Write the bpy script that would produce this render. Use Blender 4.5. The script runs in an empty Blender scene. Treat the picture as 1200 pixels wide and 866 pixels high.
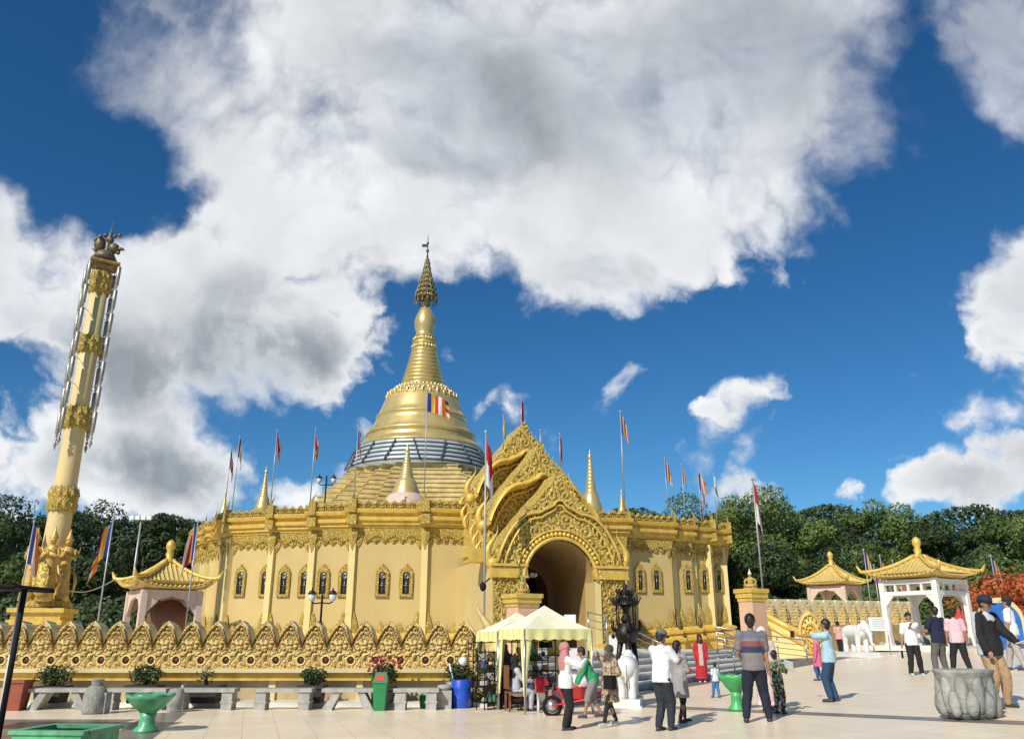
import bpy, bmesh, math, random
from math import sin, cos, tan, pi, radians, atan2, sqrt, exp
from mathutils import Vector, Matrix, noise
random.seed(7)
SC = bpy.context.scene
COL = SC.collection

# ------------------------------------------------------------------ camera
F = 950.0
TH = math.atan(312 / F)
ST, CT = sin(TH), cos(TH)
EYE = 1.6
cam_d = bpy.data.cameras.new('camera')
cam = bpy.data.objects.new('camera', cam_d)
COL.objects.link(cam)
cam.location = (0, 0, EYE)
cam.rotation_euler = (pi / 2 + TH, 0, 0)
cam_d.sensor_width = 36
cam_d.lens = 36 * F / 1200
cam_d.clip_end = 3000
cam_d.clip_start = 0.1
SC.camera = cam
SC.view_settings.view_transform = 'Standard'
SC.view_settings.look = 'None'
SC.view_settings.exposure = 0

def T(py):
    v = 433 - py
    return (F * ST + v * CT) / (F * CT - v * ST)

def at(px, py, Y):
    v = 433 - py
    k = Y / (F * CT - v * ST)
    return Vector(((px - 600) * k, Y, EYE + Y * T(py)))

def gz(x, y):
    t = x - 1.0
    if t <= 0:
        return 0.0
    s = min(t, 34.0)
    return 0.062 * (sqrt(s * s + 1.0) - 1.0)

def ground(px, py):
    lo, hi = 3.0, 120.0
    for _ in range(40):
        m = (lo + hi) / 2
        p = at(px, py, m)
        if p.z > gz(p.x, p.y):
            lo = m
        else:
            hi = m
    p = at(px, py, lo)
    p.z = gz(p.x, p.y)
    return p

# ------------------------------------------------------------------ materials
def lin(c):
    return tuple(((v / 255) / 12.92 if v / 255 <= 0.04045 else ((v / 255 + 0.055) / 1.055) ** 2.4) for v in c)

def mat(name, col, rough=0.6, metal=0.0, var=0.12, scale=3.0, bump=0.0, bscale=20.0, dirt=None, dirt_amt=0.0, spec=None, zdirt=None):
    m = bpy.data.materials.new(name)
    m.use_nodes = True
    nt = m.node_tree
    b = nt.nodes['Principled BSDF']
    b.inputs['Roughness'].default_value = rough
    b.inputs['Metallic'].default_value = metal
    if spec is not None:
        b.inputs['Specular IOR Level'].default_value = spec
    tc0 = nt.nodes.new('ShaderNodeTexCoord')
    oi = nt.nodes.new('ShaderNodeObjectInfo')
    om = nt.nodes.new('ShaderNodeMath'); om.operation = 'MULTIPLY'; om.inputs[1].default_value = 61.0
    nt.links.new(oi.outputs['Random'], om.inputs[0])
    va = nt.nodes.new('ShaderNodeVectorMath'); va.operation = 'ADD'
    nt.links.new(tc0.outputs['Object'], va.inputs[0]); nt.links.new(om.outputs[0], va.inputs[1])
    class _O: outputs = {'Object': va.outputs[0]}
    tc = _O
    n = nt.nodes.new('ShaderNodeTexNoise')
    n.inputs['Scale'].default_value = scale
    n.inputs['Detail'].default_value = 6
    nt.links.new(tc.outputs['Object'], n.inputs['Vector'])
    mx = nt.nodes.new('ShaderNodeMix')
    mx.data_type = 'RGBA'
    mr = nt.nodes.new('ShaderNodeMapRange')
    mr.inputs[1].default_value = 0.3
    mr.inputs[2].default_value = 0.7
    nt.links.new(n.outputs['Fac'], mr.inputs[0])
    nt.links.new(mr.outputs[0], mx.inputs[0])
    mx.inputs[6].default_value = tuple(c * (1 - var) for c in col) + (1,)
    mx.inputs[7].default_value = tuple(min(1, c * (1 + var)) for c in col) + (1,)
    out = mx.outputs[2]
    if dirt:
        n2 = nt.nodes.new('ShaderNodeTexNoise')
        n2.inputs['Scale'].default_value = scale * 0.37
        n2.inputs['Detail'].default_value = 9
        n2.inputs['Roughness'].default_value = 0.7
        mp = nt.nodes.new('ShaderNodeMapping')
        mp.inputs['Scale'].default_value = (1, 1, 0.25)
        nt.links.new(tc.outputs['Object'], mp.inputs[0])
        nt.links.new(mp.outputs[0], n2.inputs['Vector'])
        r2 = nt.nodes.new('ShaderNodeMapRange')
        r2.inputs[1].default_value = 0.48
        r2.inputs[2].default_value = 0.72
        r2.inputs[4].default_value = dirt_amt
        nt.links.new(n2.outputs['Fac'], r2.inputs[0])
        m2 = nt.nodes.new('ShaderNodeMix')
        m2.data_type = 'RGBA'
        nt.links.new(r2.outputs[0], m2.inputs[0])
        nt.links.new(out, m2.inputs[6])
        m2.inputs[7].default_value = tuple(dirt) + (1,)
        out = m2.outputs[2]
    nt.links.new(out, b.inputs['Base Color'])
    if bump > 0:
        nb = nt.nodes.new('ShaderNodeTexNoise')
        nb.inputs['Scale'].default_value = bscale
        nb.inputs['Detail'].default_value = 5
        nt.links.new(tc.outputs['Object'], nb.inputs['Vector'])
        bp = nt.nodes.new('ShaderNodeBump')
        bp.inputs['Strength'].default_value = bump
        bp.inputs['Distance'].default_value = 0.05
        nt.links.new(nb.outputs['Fac'], bp.inputs['Height'])
        nt.links.new(bp.outputs['Normal'], b.inputs['Normal'])
    return m

def vcol_mat(name, rough=0.8, trans=0.0, bump=0.0):
    m = bpy.data.materials.new(name)
    m.use_nodes = True
    nt = m.node_tree
    b = nt.nodes['Principled BSDF']
    b.inputs['Roughness'].default_value = rough
    a = nt.nodes.new('ShaderNodeAttribute')
    a.attribute_name = 'Col'
    tc = nt.nodes.new('ShaderNodeTexCoord')
    n = nt.nodes.new('ShaderNodeTexNoise')
    n.inputs['Scale'].default_value = 9
    nt.links.new(tc.outputs['Object'], n.inputs['Vector'])
    mr = nt.nodes.new('ShaderNodeMapRange')
    mr.inputs[3].default_value = 0.75
    mr.inputs[4].default_value = 1.2
    nt.links.new(n.outputs['Fac'], mr.inputs[0])
    vm = nt.nodes.new('ShaderNodeVectorMath')
    vm.operation = 'SCALE'
    nt.links.new(a.outputs['Color'], vm.inputs[0])
    nt.links.new(mr.outputs[0], vm.inputs['Scale'])
    nt.links.new(vm.outputs[0], b.inputs['Base Color'])
    if trans > 0:
        tr = nt.nodes.new('ShaderNodeBsdfTranslucent')
        nt.links.new(vm.outputs[0], tr.inputs['Color'])
        ms = nt.nodes.new('ShaderNodeMixShader')
        ms.inputs[0].default_value = trans
        out = nt.nodes['Material Output']
        nt.links.new(b.outputs[0], ms.inputs[1])
        nt.links.new(tr.outputs[0], ms.inputs[2])
        nt.links.new(ms.outputs[0], out.inputs['Surface'])
    return m

def relief_gold(name, hi, lo, rough=0.42, metal=0.25, scale=9.0, strength=0.9, dist=0.05):
    """carved, gold painted plaster: scrolls as bump, shade of the deep cuts painted in as darker gold"""
    m = bpy.data.materials.new(name)
    m.use_nodes = True
    nt = m.node_tree
    b = nt.nodes['Principled BSDF']
    b.inputs['Roughness'].default_value = rough
    b.inputs['Metallic'].default_value = metal
    tc = nt.nodes.new('ShaderNodeTexCoord')
    nz = nt.nodes.new('ShaderNodeTexNoise')
    nz.inputs['Scale'].default_value = scale * 0.6
    nt.links.new(tc.outputs['Object'], nz.inputs['Vector'])
    mxv = nt.nodes.new('ShaderNodeVectorMath')
    mxv.operation = 'MULTIPLY_ADD'
    mxv.inputs[1].default_value = (0.22, 0.22, 0.22)
    nt.links.new(nz.outputs['Color'], mxv.inputs[0])
    nt.links.new(tc.outputs['Object'], mxv.inputs[2])
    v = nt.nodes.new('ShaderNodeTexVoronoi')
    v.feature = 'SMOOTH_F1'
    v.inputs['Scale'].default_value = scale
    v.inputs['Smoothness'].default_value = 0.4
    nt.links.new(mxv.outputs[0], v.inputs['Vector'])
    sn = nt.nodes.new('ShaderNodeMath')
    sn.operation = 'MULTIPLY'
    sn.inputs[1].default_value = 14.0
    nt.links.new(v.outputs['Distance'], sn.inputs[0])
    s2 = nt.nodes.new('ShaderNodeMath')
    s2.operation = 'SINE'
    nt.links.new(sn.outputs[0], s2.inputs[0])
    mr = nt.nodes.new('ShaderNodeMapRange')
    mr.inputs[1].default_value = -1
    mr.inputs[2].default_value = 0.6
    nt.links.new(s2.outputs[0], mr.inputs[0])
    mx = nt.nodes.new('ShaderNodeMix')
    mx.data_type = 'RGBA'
    mx.inputs[6].default_value = tuple(lo) + (1,)  # dark tone for the low parts of the bump, painted recess shade
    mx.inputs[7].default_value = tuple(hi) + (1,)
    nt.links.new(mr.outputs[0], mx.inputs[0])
    n3 = nt.nodes.new('ShaderNodeTexNoise')
    n3.inputs['Scale'].default_value = 0.9
    n3.inputs['Detail'].default_value = 6
    nt.links.new(tc.outputs['Object'], n3.inputs['Vector'])
    r3 = nt.nodes.new('ShaderNodeMapRange')
    r3.inputs[3].default_value = 0.72
    r3.inputs[4].default_value = 1.2
    nt.links.new(n3.outputs['Fac'], r3.inputs[0])
    sc = nt.nodes.new('ShaderNodeVectorMath')
    sc.operation = 'SCALE'
    nt.links.new(mx.outputs[2], sc.inputs[0])
    nt.links.new(r3.outputs[0], sc.inputs['Scale'])
    nt.links.new(sc.outputs[0], b.inputs['Base Color'])
    bp = nt.nodes.new('ShaderNodeBump')
    bp.inputs['Strength'].default_value = strength
    bp.inputs['Distance'].default_value = dist
    nt.links.new(s2.outputs[0], bp.inputs['Height'])
    nt.links.new(bp.outputs['Normal'], b.inputs['Normal'])
    return m

M = {}
M['wall'] = mat('cream_wall', (0.55, 0.415, 0.165), 0.75, var=0.06, scale=0.7, bump=0.1, bscale=6, dirt=(0.47, 0.32, 0.12), dirt_amt=0.5)
M['wall_pale'] = mat('pale_pilaster', (0.68, 0.55, 0.23), 0.6, var=0.05)
M['gold'] = mat('gold_paint', (0.70, 0.47, 0.095), 0.40, 0.15, var=0.15, scale=4, bump=0.25, bscale=12, dirt=(0.42, 0.25, 0.05), dirt_amt=0.6)
M['carved'] = relief_gold('carved_gold', (0.78, 0.56, 0.13), (0.48, 0.30, 0.05), scale=5.5, dist=0.06, metal=.1)
M['carved_fine'] = relief_gold('carved_gold_fine', (0.80, 0.59, 0.15), (0.52, 0.34, 0.06), scale=11, dist=0.03, metal=.1)
M['gable'] = relief_gold('carved_gable', (0.86, 0.64, 0.16), (0.66, 0.46, 0.09), scale=8, dist=0.04, metal=0.1)
M['stupa'] = mat('stupa_gold_leaf', (0.74, 0.55, 0.22), 0.33, 0.5, var=0.1, scale=1.2, bump=0.06, bscale=3, dirt=(0.36, 0.25, 0.09), dirt_amt=0.5)
M['terr'] = mat('terrace_gold', (0.62, 0.48, 0.20), 0.5, 0.1, var=0.25, scale=1.5, bump=0.2, bscale=3, dirt=(0.24, 0.17, 0.07), dirt_amt=0.6)
M['silver'] = mat('zinc_sheet', (0.55, 0.62, 0.66), 0.4, 0.3, var=0.2, scale=0.6, dirt=(0.2, 0.24, 0.28), dirt_amt=0.5)
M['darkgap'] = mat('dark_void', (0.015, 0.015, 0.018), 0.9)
M['cream'] = mat('cream_plaster', (0.66, 0.54, 0.28), 0.7, var=0.07, scale=1.5, bump=0.1, dirt=(0.36, 0.28, 0.15), dirt_amt=0.45)
M['peach'] = mat('peach_plaster', (0.66, 0.40, 0.25), 0.7, var=0.08, scale=1.5, dirt=(0.42, 0.25, 0.16), dirt_amt=0.4)
M['column'] = mat('column_cream', (0.68, 0.52, 0.24), 0.55, var=0.06, scale=1, dirt=(0.48, 0.35, 0.16), dirt_amt=0.4)
M['chimes'] = mat('chime_metal', (0.36, 0.34, 0.29), 0.45, 0.5, var=0.35, scale=9)
M['bronze'] = mat('dark_bronze', (0.035, 0.028, 0.024), 0.4, 0.6, var=0.3, scale=8, bump=0.3, bscale=30)
M['marble'] = mat('white_marble', (0.74, 0.73, 0.69), 0.4, var=0.06, scale=2, bump=0.08, bscale=9, dirt=(0.45, 0.42, 0.37), dirt_amt=0.4)
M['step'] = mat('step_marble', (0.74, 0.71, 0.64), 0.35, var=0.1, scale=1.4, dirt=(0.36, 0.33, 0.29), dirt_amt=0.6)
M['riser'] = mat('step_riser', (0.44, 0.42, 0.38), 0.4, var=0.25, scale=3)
M['steel'] = mat('steel_rail', (0.45, 0.44, 0.42), 0.3, 0.8, var=0.1)
M['pole'] = mat('painted_pole', (0.36, 0.37, 0.38), 0.4, 0.3)
M['concrete'] = mat('bench_concrete', (0.40, 0.38, 0.34), 0.8, var=0.2, scale=6, bump=0.3, bscale=25, dirt=(0.14, 0.13, 0.11), dirt_amt=0.6)
M['stone'] = mat('grey_stone', (0.33, 0.33, 0.29), 0.8, var=0.25, scale=5, bump=0.5, bscale=18, dirt=(0.10, 0.11, 0.09), dirt_amt=0.75)
M['darkpot'] = mat('dark_planter', (0.035, 0.028, 0.026), 0.6, var=0.3)
M['jade'] = mat('green_glaze', (0.10, 0.36, 0.17), 0.35, var=0.3, scale=5, bump=0.15, dirt=(0.05, 0.16, 0.09), dirt_amt=0.6)
M['jade2'] = mat('bright_green', (0.07, 0.42, 0.13), 0.4, var=0.2, scale=4, dirt=(0.04, 0.22, 0.08), dirt_amt=0.5)
M['green_plastic'] = mat('green_plastic', (0.02, 0.22, 0.07), 0.4, var=0.12)
M['blue_plastic'] = mat('blue_plastic', (0.02, 0.08, 0.50), 0.35, var=0.1)
M['red_plastic'] = mat('terracotta_bin', (0.28, 0.07, 0.035), 0.5, var=0.15)
M['red'] = mat('red_paint', (0.55, 0.03, 0.03), 0.45, var=0.1)
M['black'] = mat('black_metal', (0.012, 0.012, 0.014), 0.75, 0.0, spec=.2)
M['canvas'] = mat('yellow_canvas', (0.80, 0.77, 0.55), 0.85, var=0.06, scale=3, bump=0.1, bscale=5, dirt=(0.6, 0.53, 0.25), dirt_amt=0.4)
M['canvas_side'] = mat('yellow_valance', (0.74, 0.70, 0.30), 0.85, var=0.08, scale=3)
M['wood'] = mat('brown_wood', (0.20, 0.075, 0.03), 0.5, var=0.3, scale=8)
M['goldroof'] = mat('gold_tile_roof', (0.66, 0.50, 0.17), 0.45, 0.05, var=0.15, scale=3, dirt=(0.36, 0.21, 0.06), dirt_amt=0.5)
M['pavil'] = mat('pinkish_plaster', (0.62, 0.47, 0.38), 0.65, var=0.08, scale=3, dirt=(0.4, 0.3, 0.24), dirt_amt=0.4)
M['white'] = mat('white_paint', (0.76, 0.73, 0.68), 0.5, var=0.05, dirt=(0.5, 0.46, 0.4), dirt_amt=0.35)
M['bark'] = mat('bark', (0.07, 0.05, 0.035), 0.9, var=0.3, scale=5, bump=0.6)
M['hair'] = mat('black_hair', (0.012, 0.010, 0.009), 0.45, var=0.2, scale=20, bump=0.4, bscale=40)
M['glass'] = mat('lamp_glass', (0.6, 0.6, 0.58), 0.1)
M['soil'] = mat('soil', (0.06, 0.045, 0.03), 0.95, var=0.4, scale=20, bump=0.6)
M['vcol'] = vcol_mat('cloth_colours', 0.8, 0.25)
M['skin'] = vcol_mat('skin_tones', 0.5)
M['paper'] = mat('paper', (0.75, 0.75, 0.74), 0.7, var=0.04)
M['phone'] = mat('phone_black', (0.01, 0.01, 0.012), 0.15)

def leaf_mat(name, c1, c2, trans=0.25):
    m = bpy.data.materials.new(name)
    m.use_nodes = True
    nt = m.node_tree
    b = nt.nodes['Principled BSDF']
    b.inputs['Roughness'].default_value = 0.55
    tc = nt.nodes.new('ShaderNodeTexCoord')
    n = nt.nodes.new('ShaderNodeTexNoise')
    n.inputs['Scale'].default_value = 0.7
    n.inputs['Detail'].default_value = 8
    n.inputs['Roughness'].default_value = 0.75
    nt.links.new(tc.outputs['Object'], n.inputs['Vector'])
    mr = nt.nodes.new('ShaderNodeMapRange')
    mr.inputs[1].default_value = 0.33
    mr.inputs[2].default_value = 0.67
    nt.links.new(n.outputs['Fac'], mr.inputs[0])
    mx = nt.nodes.new('ShaderNodeMix')
    mx.data_type = 'RGBA'
    mx.inputs[6].default_value = tuple(c1) + (1,)
    mx.inputs[7].default_value = tuple(c2) + (1,)
    nt.links.new(mr.outputs[0], mx.inputs[0])
    nt.links.new(mx.outputs[2], b.inputs['Base Color'])
    tr = nt.nodes.new('ShaderNodeBsdfTranslucent')
    nt.links.new(mx.outputs[2], tr.inputs['Color'])
    ms = nt.nodes.new('ShaderNodeMixShader')
    ms.inputs[0].default_value = trans
    nt.links.new(b.outputs[0], ms.inputs[1])
    nt.links.new(tr.outputs[0], ms.inputs[2])
    nt.links.new(ms.outputs[0], nt.nodes['Material Output'].inputs['Surface'])
    return m
M['leaf_dark'] = leaf_mat('leaves_dark', (0.020, 0.042, 0.013), (0.065, 0.11, 0.03))
M['leaf_mid'] = leaf_mat('leaves_mid', (0.045, 0.085, 0.02), (0.15, 0.215, 0.05))
M['leaf_light'] = leaf_mat('leaves_light', (0.07, 0.13, 0.025), (0.23, 0.30, 0.07))
M['leaf_orange'] = leaf_mat('leaves_orange', (0.35, 0.07, 0.02), (0.62, 0.17, 0.05))
M['leaf_pot'] = leaf_mat('leaves_pot', (0.03, 0.06, 0.02), (0.11, 0.15, 0.05))
M['petal_red'] = leaf_mat('petals_red', (0.3, 0.03, 0.03), (0.5, 0.08, 0.10))

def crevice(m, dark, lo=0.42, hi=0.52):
    """shade painted into the hollows of the carving, and dirt in the grooves of the stone"""
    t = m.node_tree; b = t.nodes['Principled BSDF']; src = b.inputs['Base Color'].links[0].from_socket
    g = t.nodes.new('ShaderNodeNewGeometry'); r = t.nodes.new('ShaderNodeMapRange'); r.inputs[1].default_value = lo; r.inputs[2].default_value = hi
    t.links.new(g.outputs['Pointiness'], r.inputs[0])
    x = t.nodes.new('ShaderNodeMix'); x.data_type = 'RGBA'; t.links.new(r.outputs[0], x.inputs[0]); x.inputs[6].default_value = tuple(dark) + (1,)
    t.links.new(src, x.inputs[7]); t.links.new(x.outputs[2], b.inputs['Base Color'])  # concave spots are darkened in the base colour itself
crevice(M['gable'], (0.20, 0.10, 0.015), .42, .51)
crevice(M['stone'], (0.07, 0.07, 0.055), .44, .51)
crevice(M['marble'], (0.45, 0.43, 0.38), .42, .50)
# ------------------------------------------------------------------ mesh builder
class MB:
    def __init__(s):
        s.v = []; s.f = []; s.sm = []; s.c = []
    def add(s, vs, fs, smooth=False, col=None):
        o = len(s.v)
        s.v += [tuple(v) for v in vs]
        s.f += [tuple(i + o for i in f) for f in fs]
        s.sm += [smooth] * len(fs)
        s.c += [col] * len(fs)
        return s
    def box(s, c, d, rz=0, col=None, taper=1.0):
        hx, hy, hz = d[0] / 2, d[1] / 2, d[2] / 2
        vs = []
        for z in (-1, 1):
            t = taper if z > 0 else 1.0
            for x, y in ((-1, -1), (1, -1), (1, 1), (-1, 1)):
                X, Y = x * hx * t, y * hy * t
                vs.append((c[0] + X * cos(rz) - Y * sin(rz), c[1] + X * sin(rz) + Y * cos(rz), c[2] + z * hz))
        return s.add(vs, [(3, 2, 1, 0), (4, 5, 6, 7), (0, 1, 5, 4), (1, 2, 6, 5), (2, 3, 7, 6), (3, 0, 4, 7)], col=col)
    def prism(s, poly, z0, z1, top=None, col=None):
        n = len(poly)
        top = top or poly
        vs = [(p[0], p[1], z0) for p in poly] + [(p[0], p[1], z1) for p in top]
        fs = [tuple(range(n))[::-1], tuple(range(n, 2 * n))] + [(i, (i + 1) % n, n + (i + 1) % n, n + i) for i in range(n)]
        return s.add(vs, fs, col=col)
    def lathe(s, prof, c=(0, 0, 0), n=24, smooth=True, caps=True, sx=1, sy=1, col=None, flute=0, fa=0.0, rot=0.0):
        vs = []; fs = []
        for r, z in prof:
            for i in range(n):
                a = 2 * pi * i / n + rot
                rr = r * (1 + fa * abs(sin(flute * a / 2)) if flute else 1)
                vs.append((c[0] + rr * cos(a) * sx, c[1] + rr * sin(a) * sy, c[2] + z))
        for k in range(len(prof) - 1):
            for i in range(n):
                j = (i + 1) % n
                fs.append((k * n + i, k * n + j, (k + 1) * n + j, (k + 1) * n + i))
        if caps:
            if prof[0][0] > 1e-4: fs.append(tuple(range(n))[::-1])
            if prof[-1][0] > 1e-4: fs.append(tuple((len(prof) - 1) * n + i for i in range(n)))
        return s.add(vs, fs, smooth, col)
    def tube(s, pts, r, n=8, smooth=True, col=None, caps=True):
        pts = [Vector(p) for p in pts]
        if not isinstance(r, (list, tuple)): r = [r] * len(pts)
        vs = []; fs = []
        up = Vector((0, 0, 1))
        prev = None
        for i, p in enumerate(pts):
            d = (pts[min(i + 1, len(pts) - 1)] - pts[max(i - 1, 0)])
            if d.length < 1e-9: d = Vector((0, 0, 1))
            d.normalize()
            if prev is None:
                a = up if abs(d.z) < 0.9 else Vector((1, 0, 0))
                u = d.cross(a).normalized()
            else:
                u = (prev - d * prev.dot(d))
                u = u.normalized() if u.length > 1e-6 else d.orthogonal().normalized()
            prev = u
            w = d.cross(u)
            for k in range(n):
                t = 2 * pi * k / n
                q = p + (u * cos(t) + w * sin(t)) * r[i]
                vs.append(q)
        for i in range(len(pts) - 1):
            for k in range(n):
                j = (k + 1) % n
                fs.append((i * n + k, i * n + j, (i + 1) * n + j, (i + 1) * n + k))
        if caps:
            fs.append(tuple(range(n))[::-1]); fs.append(tuple((len(pts) - 1) * n + k for k in range(n)))
        return s.add(vs, fs, smooth, col)
    def ball(s, c, r, n=8, m=6, col=None):
        if not isinstance(r, (list, tuple)): r = (r, r, r)
        vs = [(c[0], c[1], c[2] - r[2])]; fs = []
        for k in range(1, m):
            t = -pi / 2 + pi * k / m
            for i in range(n):
                a = 2 * pi * i / n
                vs.append((c[0] + r[0] * cos(t) * cos(a), c[1] + r[1] * cos(t) * sin(a), c[2] + r[2] * sin(t)))
        vs.append((c[0], c[1], c[2] + r[2]))
        for i in range(n):
            fs.append((0, 1 + (i + 1) % n, 1 + i))
            fs.append((len(vs) - 1, 1 + (m - 2) * n + i, 1 + (m - 2) * n + (i + 1) % n))
        for k in range(m - 2):
            for i in range(n):
                j = (i + 1) % n
                fs.append((1 + k * n + i, 1 + k * n + j, 1 + (k + 1) * n + j, 1 + (k + 1) * n + i))
        return s.add(vs, fs, True, col)
    def xform(s, m, start=0):
        for i in range(start, len(s.v)):
            s.v[i] = tuple(m @ Vector(s.v[i]))
        return s
    def mesh(s, name, m):
        me = bpy.data.meshes.new(name)
        me.from_pydata(s.v, [], s.f)
        me.polygons.foreach_set('use_smooth', s.sm)
        if any(c is not None for c in s.c):
            ca = me.color_attributes.new('Col', 'FLOAT_COLOR', 'CORNER')
            buf = []
            for p, c in zip(s.f, s.c):
                c = c or (0.5, 0.5, 0.5)
                buf += [c[0], c[1], c[2], 1.0] * len(p)
            ca.data.foreach_set('color', buf)
        if m: me.materials.append(m)
        me.update()
        return me
    def build(s, name, m, parent=None, world=False):
        me = s.mesh(name, m)
        return link(name, me, parent, world)

WL = {}
def link(name, me, parent=None, world=False):
    o = bpy.data.objects.new(name, me)
    COL.objects.link(o)
    if parent is not None:
        o.parent = parent
        if world:
            o.location = -WL[parent.name]
            WL[o.name] = Vector((0, 0, 0))
        else:
            WL[o.name] = WL.get(parent.name, Vector((0, 0, 0))).copy()
    else:
        WL[o.name] = Vector((0, 0, 0))
    return o

def tag(o, label=None, cat=None, group=None, kind=None):
    if label: o['label'] = label
    if cat: o['category'] = cat
    if group: o['group'] = group
    if kind: o['kind'] = kind
    return o

def thing(name, label, cat, loc=(0, 0, 0), rz=0.0, group=None, scale=None):
    o = bpy.data.objects.new(name, None)
    COL.objects.link(o)
    o.location = loc
    o.rotation_euler = (0, 0, rz)
    if scale: o.scale = (scale,) * 3
    WL[o.name] = Vector(loc)
    return tag(o, label, cat, group)

def dup(root, loc, rz=0.0, label=None, group=None, scale=None):
    def cp(o, par):
        c = o.copy()
        COL.objects.link(c)
        if par is not None: c.parent = par
        for ch in [x for x in CH.get(o.name, [])]:
            cp(ch, c)
        return c
    CH = {}
    for o in list(COL.objects):
        if o.parent: CH.setdefault(o.parent.name, []).append(o)
    r = cp(root, None)
    r.location = loc
    r.rotation_euler = (0, 0, rz)
    if scale: r.scale = scale if isinstance(scale, (tuple, list)) else (scale,) * 3
    if label: r['label'] = label
    if group: r['group'] = group
    WL[r.name] = Vector(loc)
    return r

def struct(name, mb, m):
    o = mb.build(name, m)
    o['kind'] = 'structure'
    return o

# ------------------------------------------------------------------ sky and sun
SUN_AZ = atan2(-0.56, -0.83)      # clockwise from +Y
SUN_EL = radians(39)
sd = Vector((sin(SUN_AZ) * cos(SUN_EL), cos(SUN_AZ) * cos(SUN_EL), sin(SUN_EL)))
sl = bpy.data.lights.new('sun', 'SUN')
sl.energy = 4.7
sl.angle = radians(0.53)
sl.color = (1.0, 0.94, 0.84)
so = bpy.data.objects.new('sun', sl)
COL.objects.link(so)
so.rotation_euler = (-sd).to_track_quat('-Z', 'Y').to_euler()

w = bpy.data.worlds.new('World')
SC.world = w
w.use_nodes = True
nt = w.node_tree
for n in list(nt.nodes): nt.nodes.remove(n)
L = nt.links
def N(t, **k):
    n = nt.nodes.new(t)
    for a, b in k.items(): setattr(n, a, b)
    return n
def MA(op, a, b=None, c=None, clamp=False):
    n = N('ShaderNodeMath', operation=op, use_clamp=clamp)
    for i, x in enumerate((a, b, c)):
        if x is None: continue
        if isinstance(x, (int, float)): n.inputs[i].default_value = x
        else: L.new(x, n.inputs[i])
    return n.outputs[0]
def VM(op, a, b=None, scale=None):
    n = N('ShaderNodeVectorMath', operation=op)
    for i, x in enumerate((a, b)):
        if x is None: continue
        if isinstance(x, (tuple, list, Vector)): n.inputs[i].default_value = tuple(x)
        else: L.new(x, n.inputs[i])
    if scale is not None:
        if isinstance(scale, (int, float)): n.inputs['Scale'].default_value = scale
        else: L.new(scale, n.inputs['Scale'])
    return n.outputs['Value'] if op in ('DOT_PRODUCT', 'LENGTH') else n.outputs[0]
def NOISE(vec, scale, detail=7, rough=0.6, lac=2.0, col=False):
    n = N('ShaderNodeTexNoise')
    n.inputs['Scale'].default_value = scale
    n.inputs['Detail'].default_value = detail
    n.inputs['Roughness'].default_value = rough
    n.inputs['Lacunarity'].default_value = lac
    L.new(vec, n.inputs['Vector'])
    return n.outputs['Color'] if col else n.outputs['Fac']
def RANGE(x, a, b, c=0.0, d=1.0, smooth=True):
    n = N('ShaderNodeMapRange')
    n.interpolation_type = 'SMOOTHSTEP' if smooth else 'LINEAR'
    L.new(x, n.inputs[0])
    for i, q in enumerate((a, b, c, d)):
        if isinstance(q, (int, float)): n.inputs[i + 1].default_value = q
        else: L.new(q, n.inputs[i + 1])
    return n.outputs[0]
tc = N('ShaderNodeTexCoord')
D = tc.outputs['Generated']
fw = MA('MAXIMUM', VM('DOT_PRODUCT', D, (0, CT, ST)), 0.05)
uu = MA('DIVIDE', VM('DOT_PRODUCT', D, (1, 0, 0)), fw)
vv = MA('DIVIDE', VM('DOT_PRODUCT', D, (0, -ST, CT)), fw)
cxyz = N('ShaderNodeCombineXYZ')
L.new(uu, cxyz.inputs[0]); L.new(vv, cxyz.inputs[1])
P = cxyz.outputs[0]
# billows that bend the cloud outlines
wc = NOISE(P, 3.0, 7, 0.58, col=True)
warp = VM('SCALE', VM('SUBTRACT', wc, (0.5, 0.5, 0.5)), scale=0.24)
Pw = VM('ADD', P, warp)
CL = [(560, 40, 430, 190, 1.0), (640, 200, 320, 130, 1.0), (430, 215, 290, 115, 1.0), (330, 120, 120, 90, .8), (690, 312, 115, 80, 0.95), (860, 160, 150, 170, 0.9),
      (320, 40, 160, 95, 0.8), (185, 120, 90, 60, 0.45), (930, -10, 130, 130, 0.9), (210, 180, 70, 55, 0.4), (800, 300, 120, 55, 0.45),
      (40, 310, 190, 130, 1.0), (215, 350, 220, 135, 1.0), (330, 410, 125, 85, 0.9), (150, 460, 130, 80, 0.8), (130, 540, 170, 90, 0.95), (-20, 545, 110, 65, 0.7),
      (345, 575, 95, 42, 0.7), (425, 505, 32, 42, 0.6), (1175, 50, 95, 120, 0.75), (1110, 10, 60, 70, 0.4), (1196, 375, 58, 92, 0.95),
      (843, 492, 26, 12, 0.36), (1095, 449, 30, 10, 0.34), (1030, 524, 40, 10, 0.42), (1022, 572, 28, 20, 0.75),
      (1135, 582, 68, 32, 0.8), (890, 578, 45, 24, 0.6), (1210, 560, 60, 40, 0.9), (980, 690, 900, 50, 0.2)]
HOLES = [(560, 180, 90, 18, 0.14), (400, 275, 40, 22, 0.22), (110, 205, 120, 70, 0.6), (240, 215, 40, 16, .3)]
GREY = [(640, 110, 260, 90, .8), (860, 90, 110, 110, .7), (300, 440, 170, 70, 1.0), (120, 430, 120, 50, .7), (170, 545, 160, 45, .9), (520, 185, 160, 26, .9), (740, 330, 110, 40, .6), (1150, 40, 80, 60, .8), (430, 90, 120, 60, .5), (330, 335, 120, 40, .5), (1190, 400, 40, 60, .4), (600, 330, 90, 30, .5)]
fld = None
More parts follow.
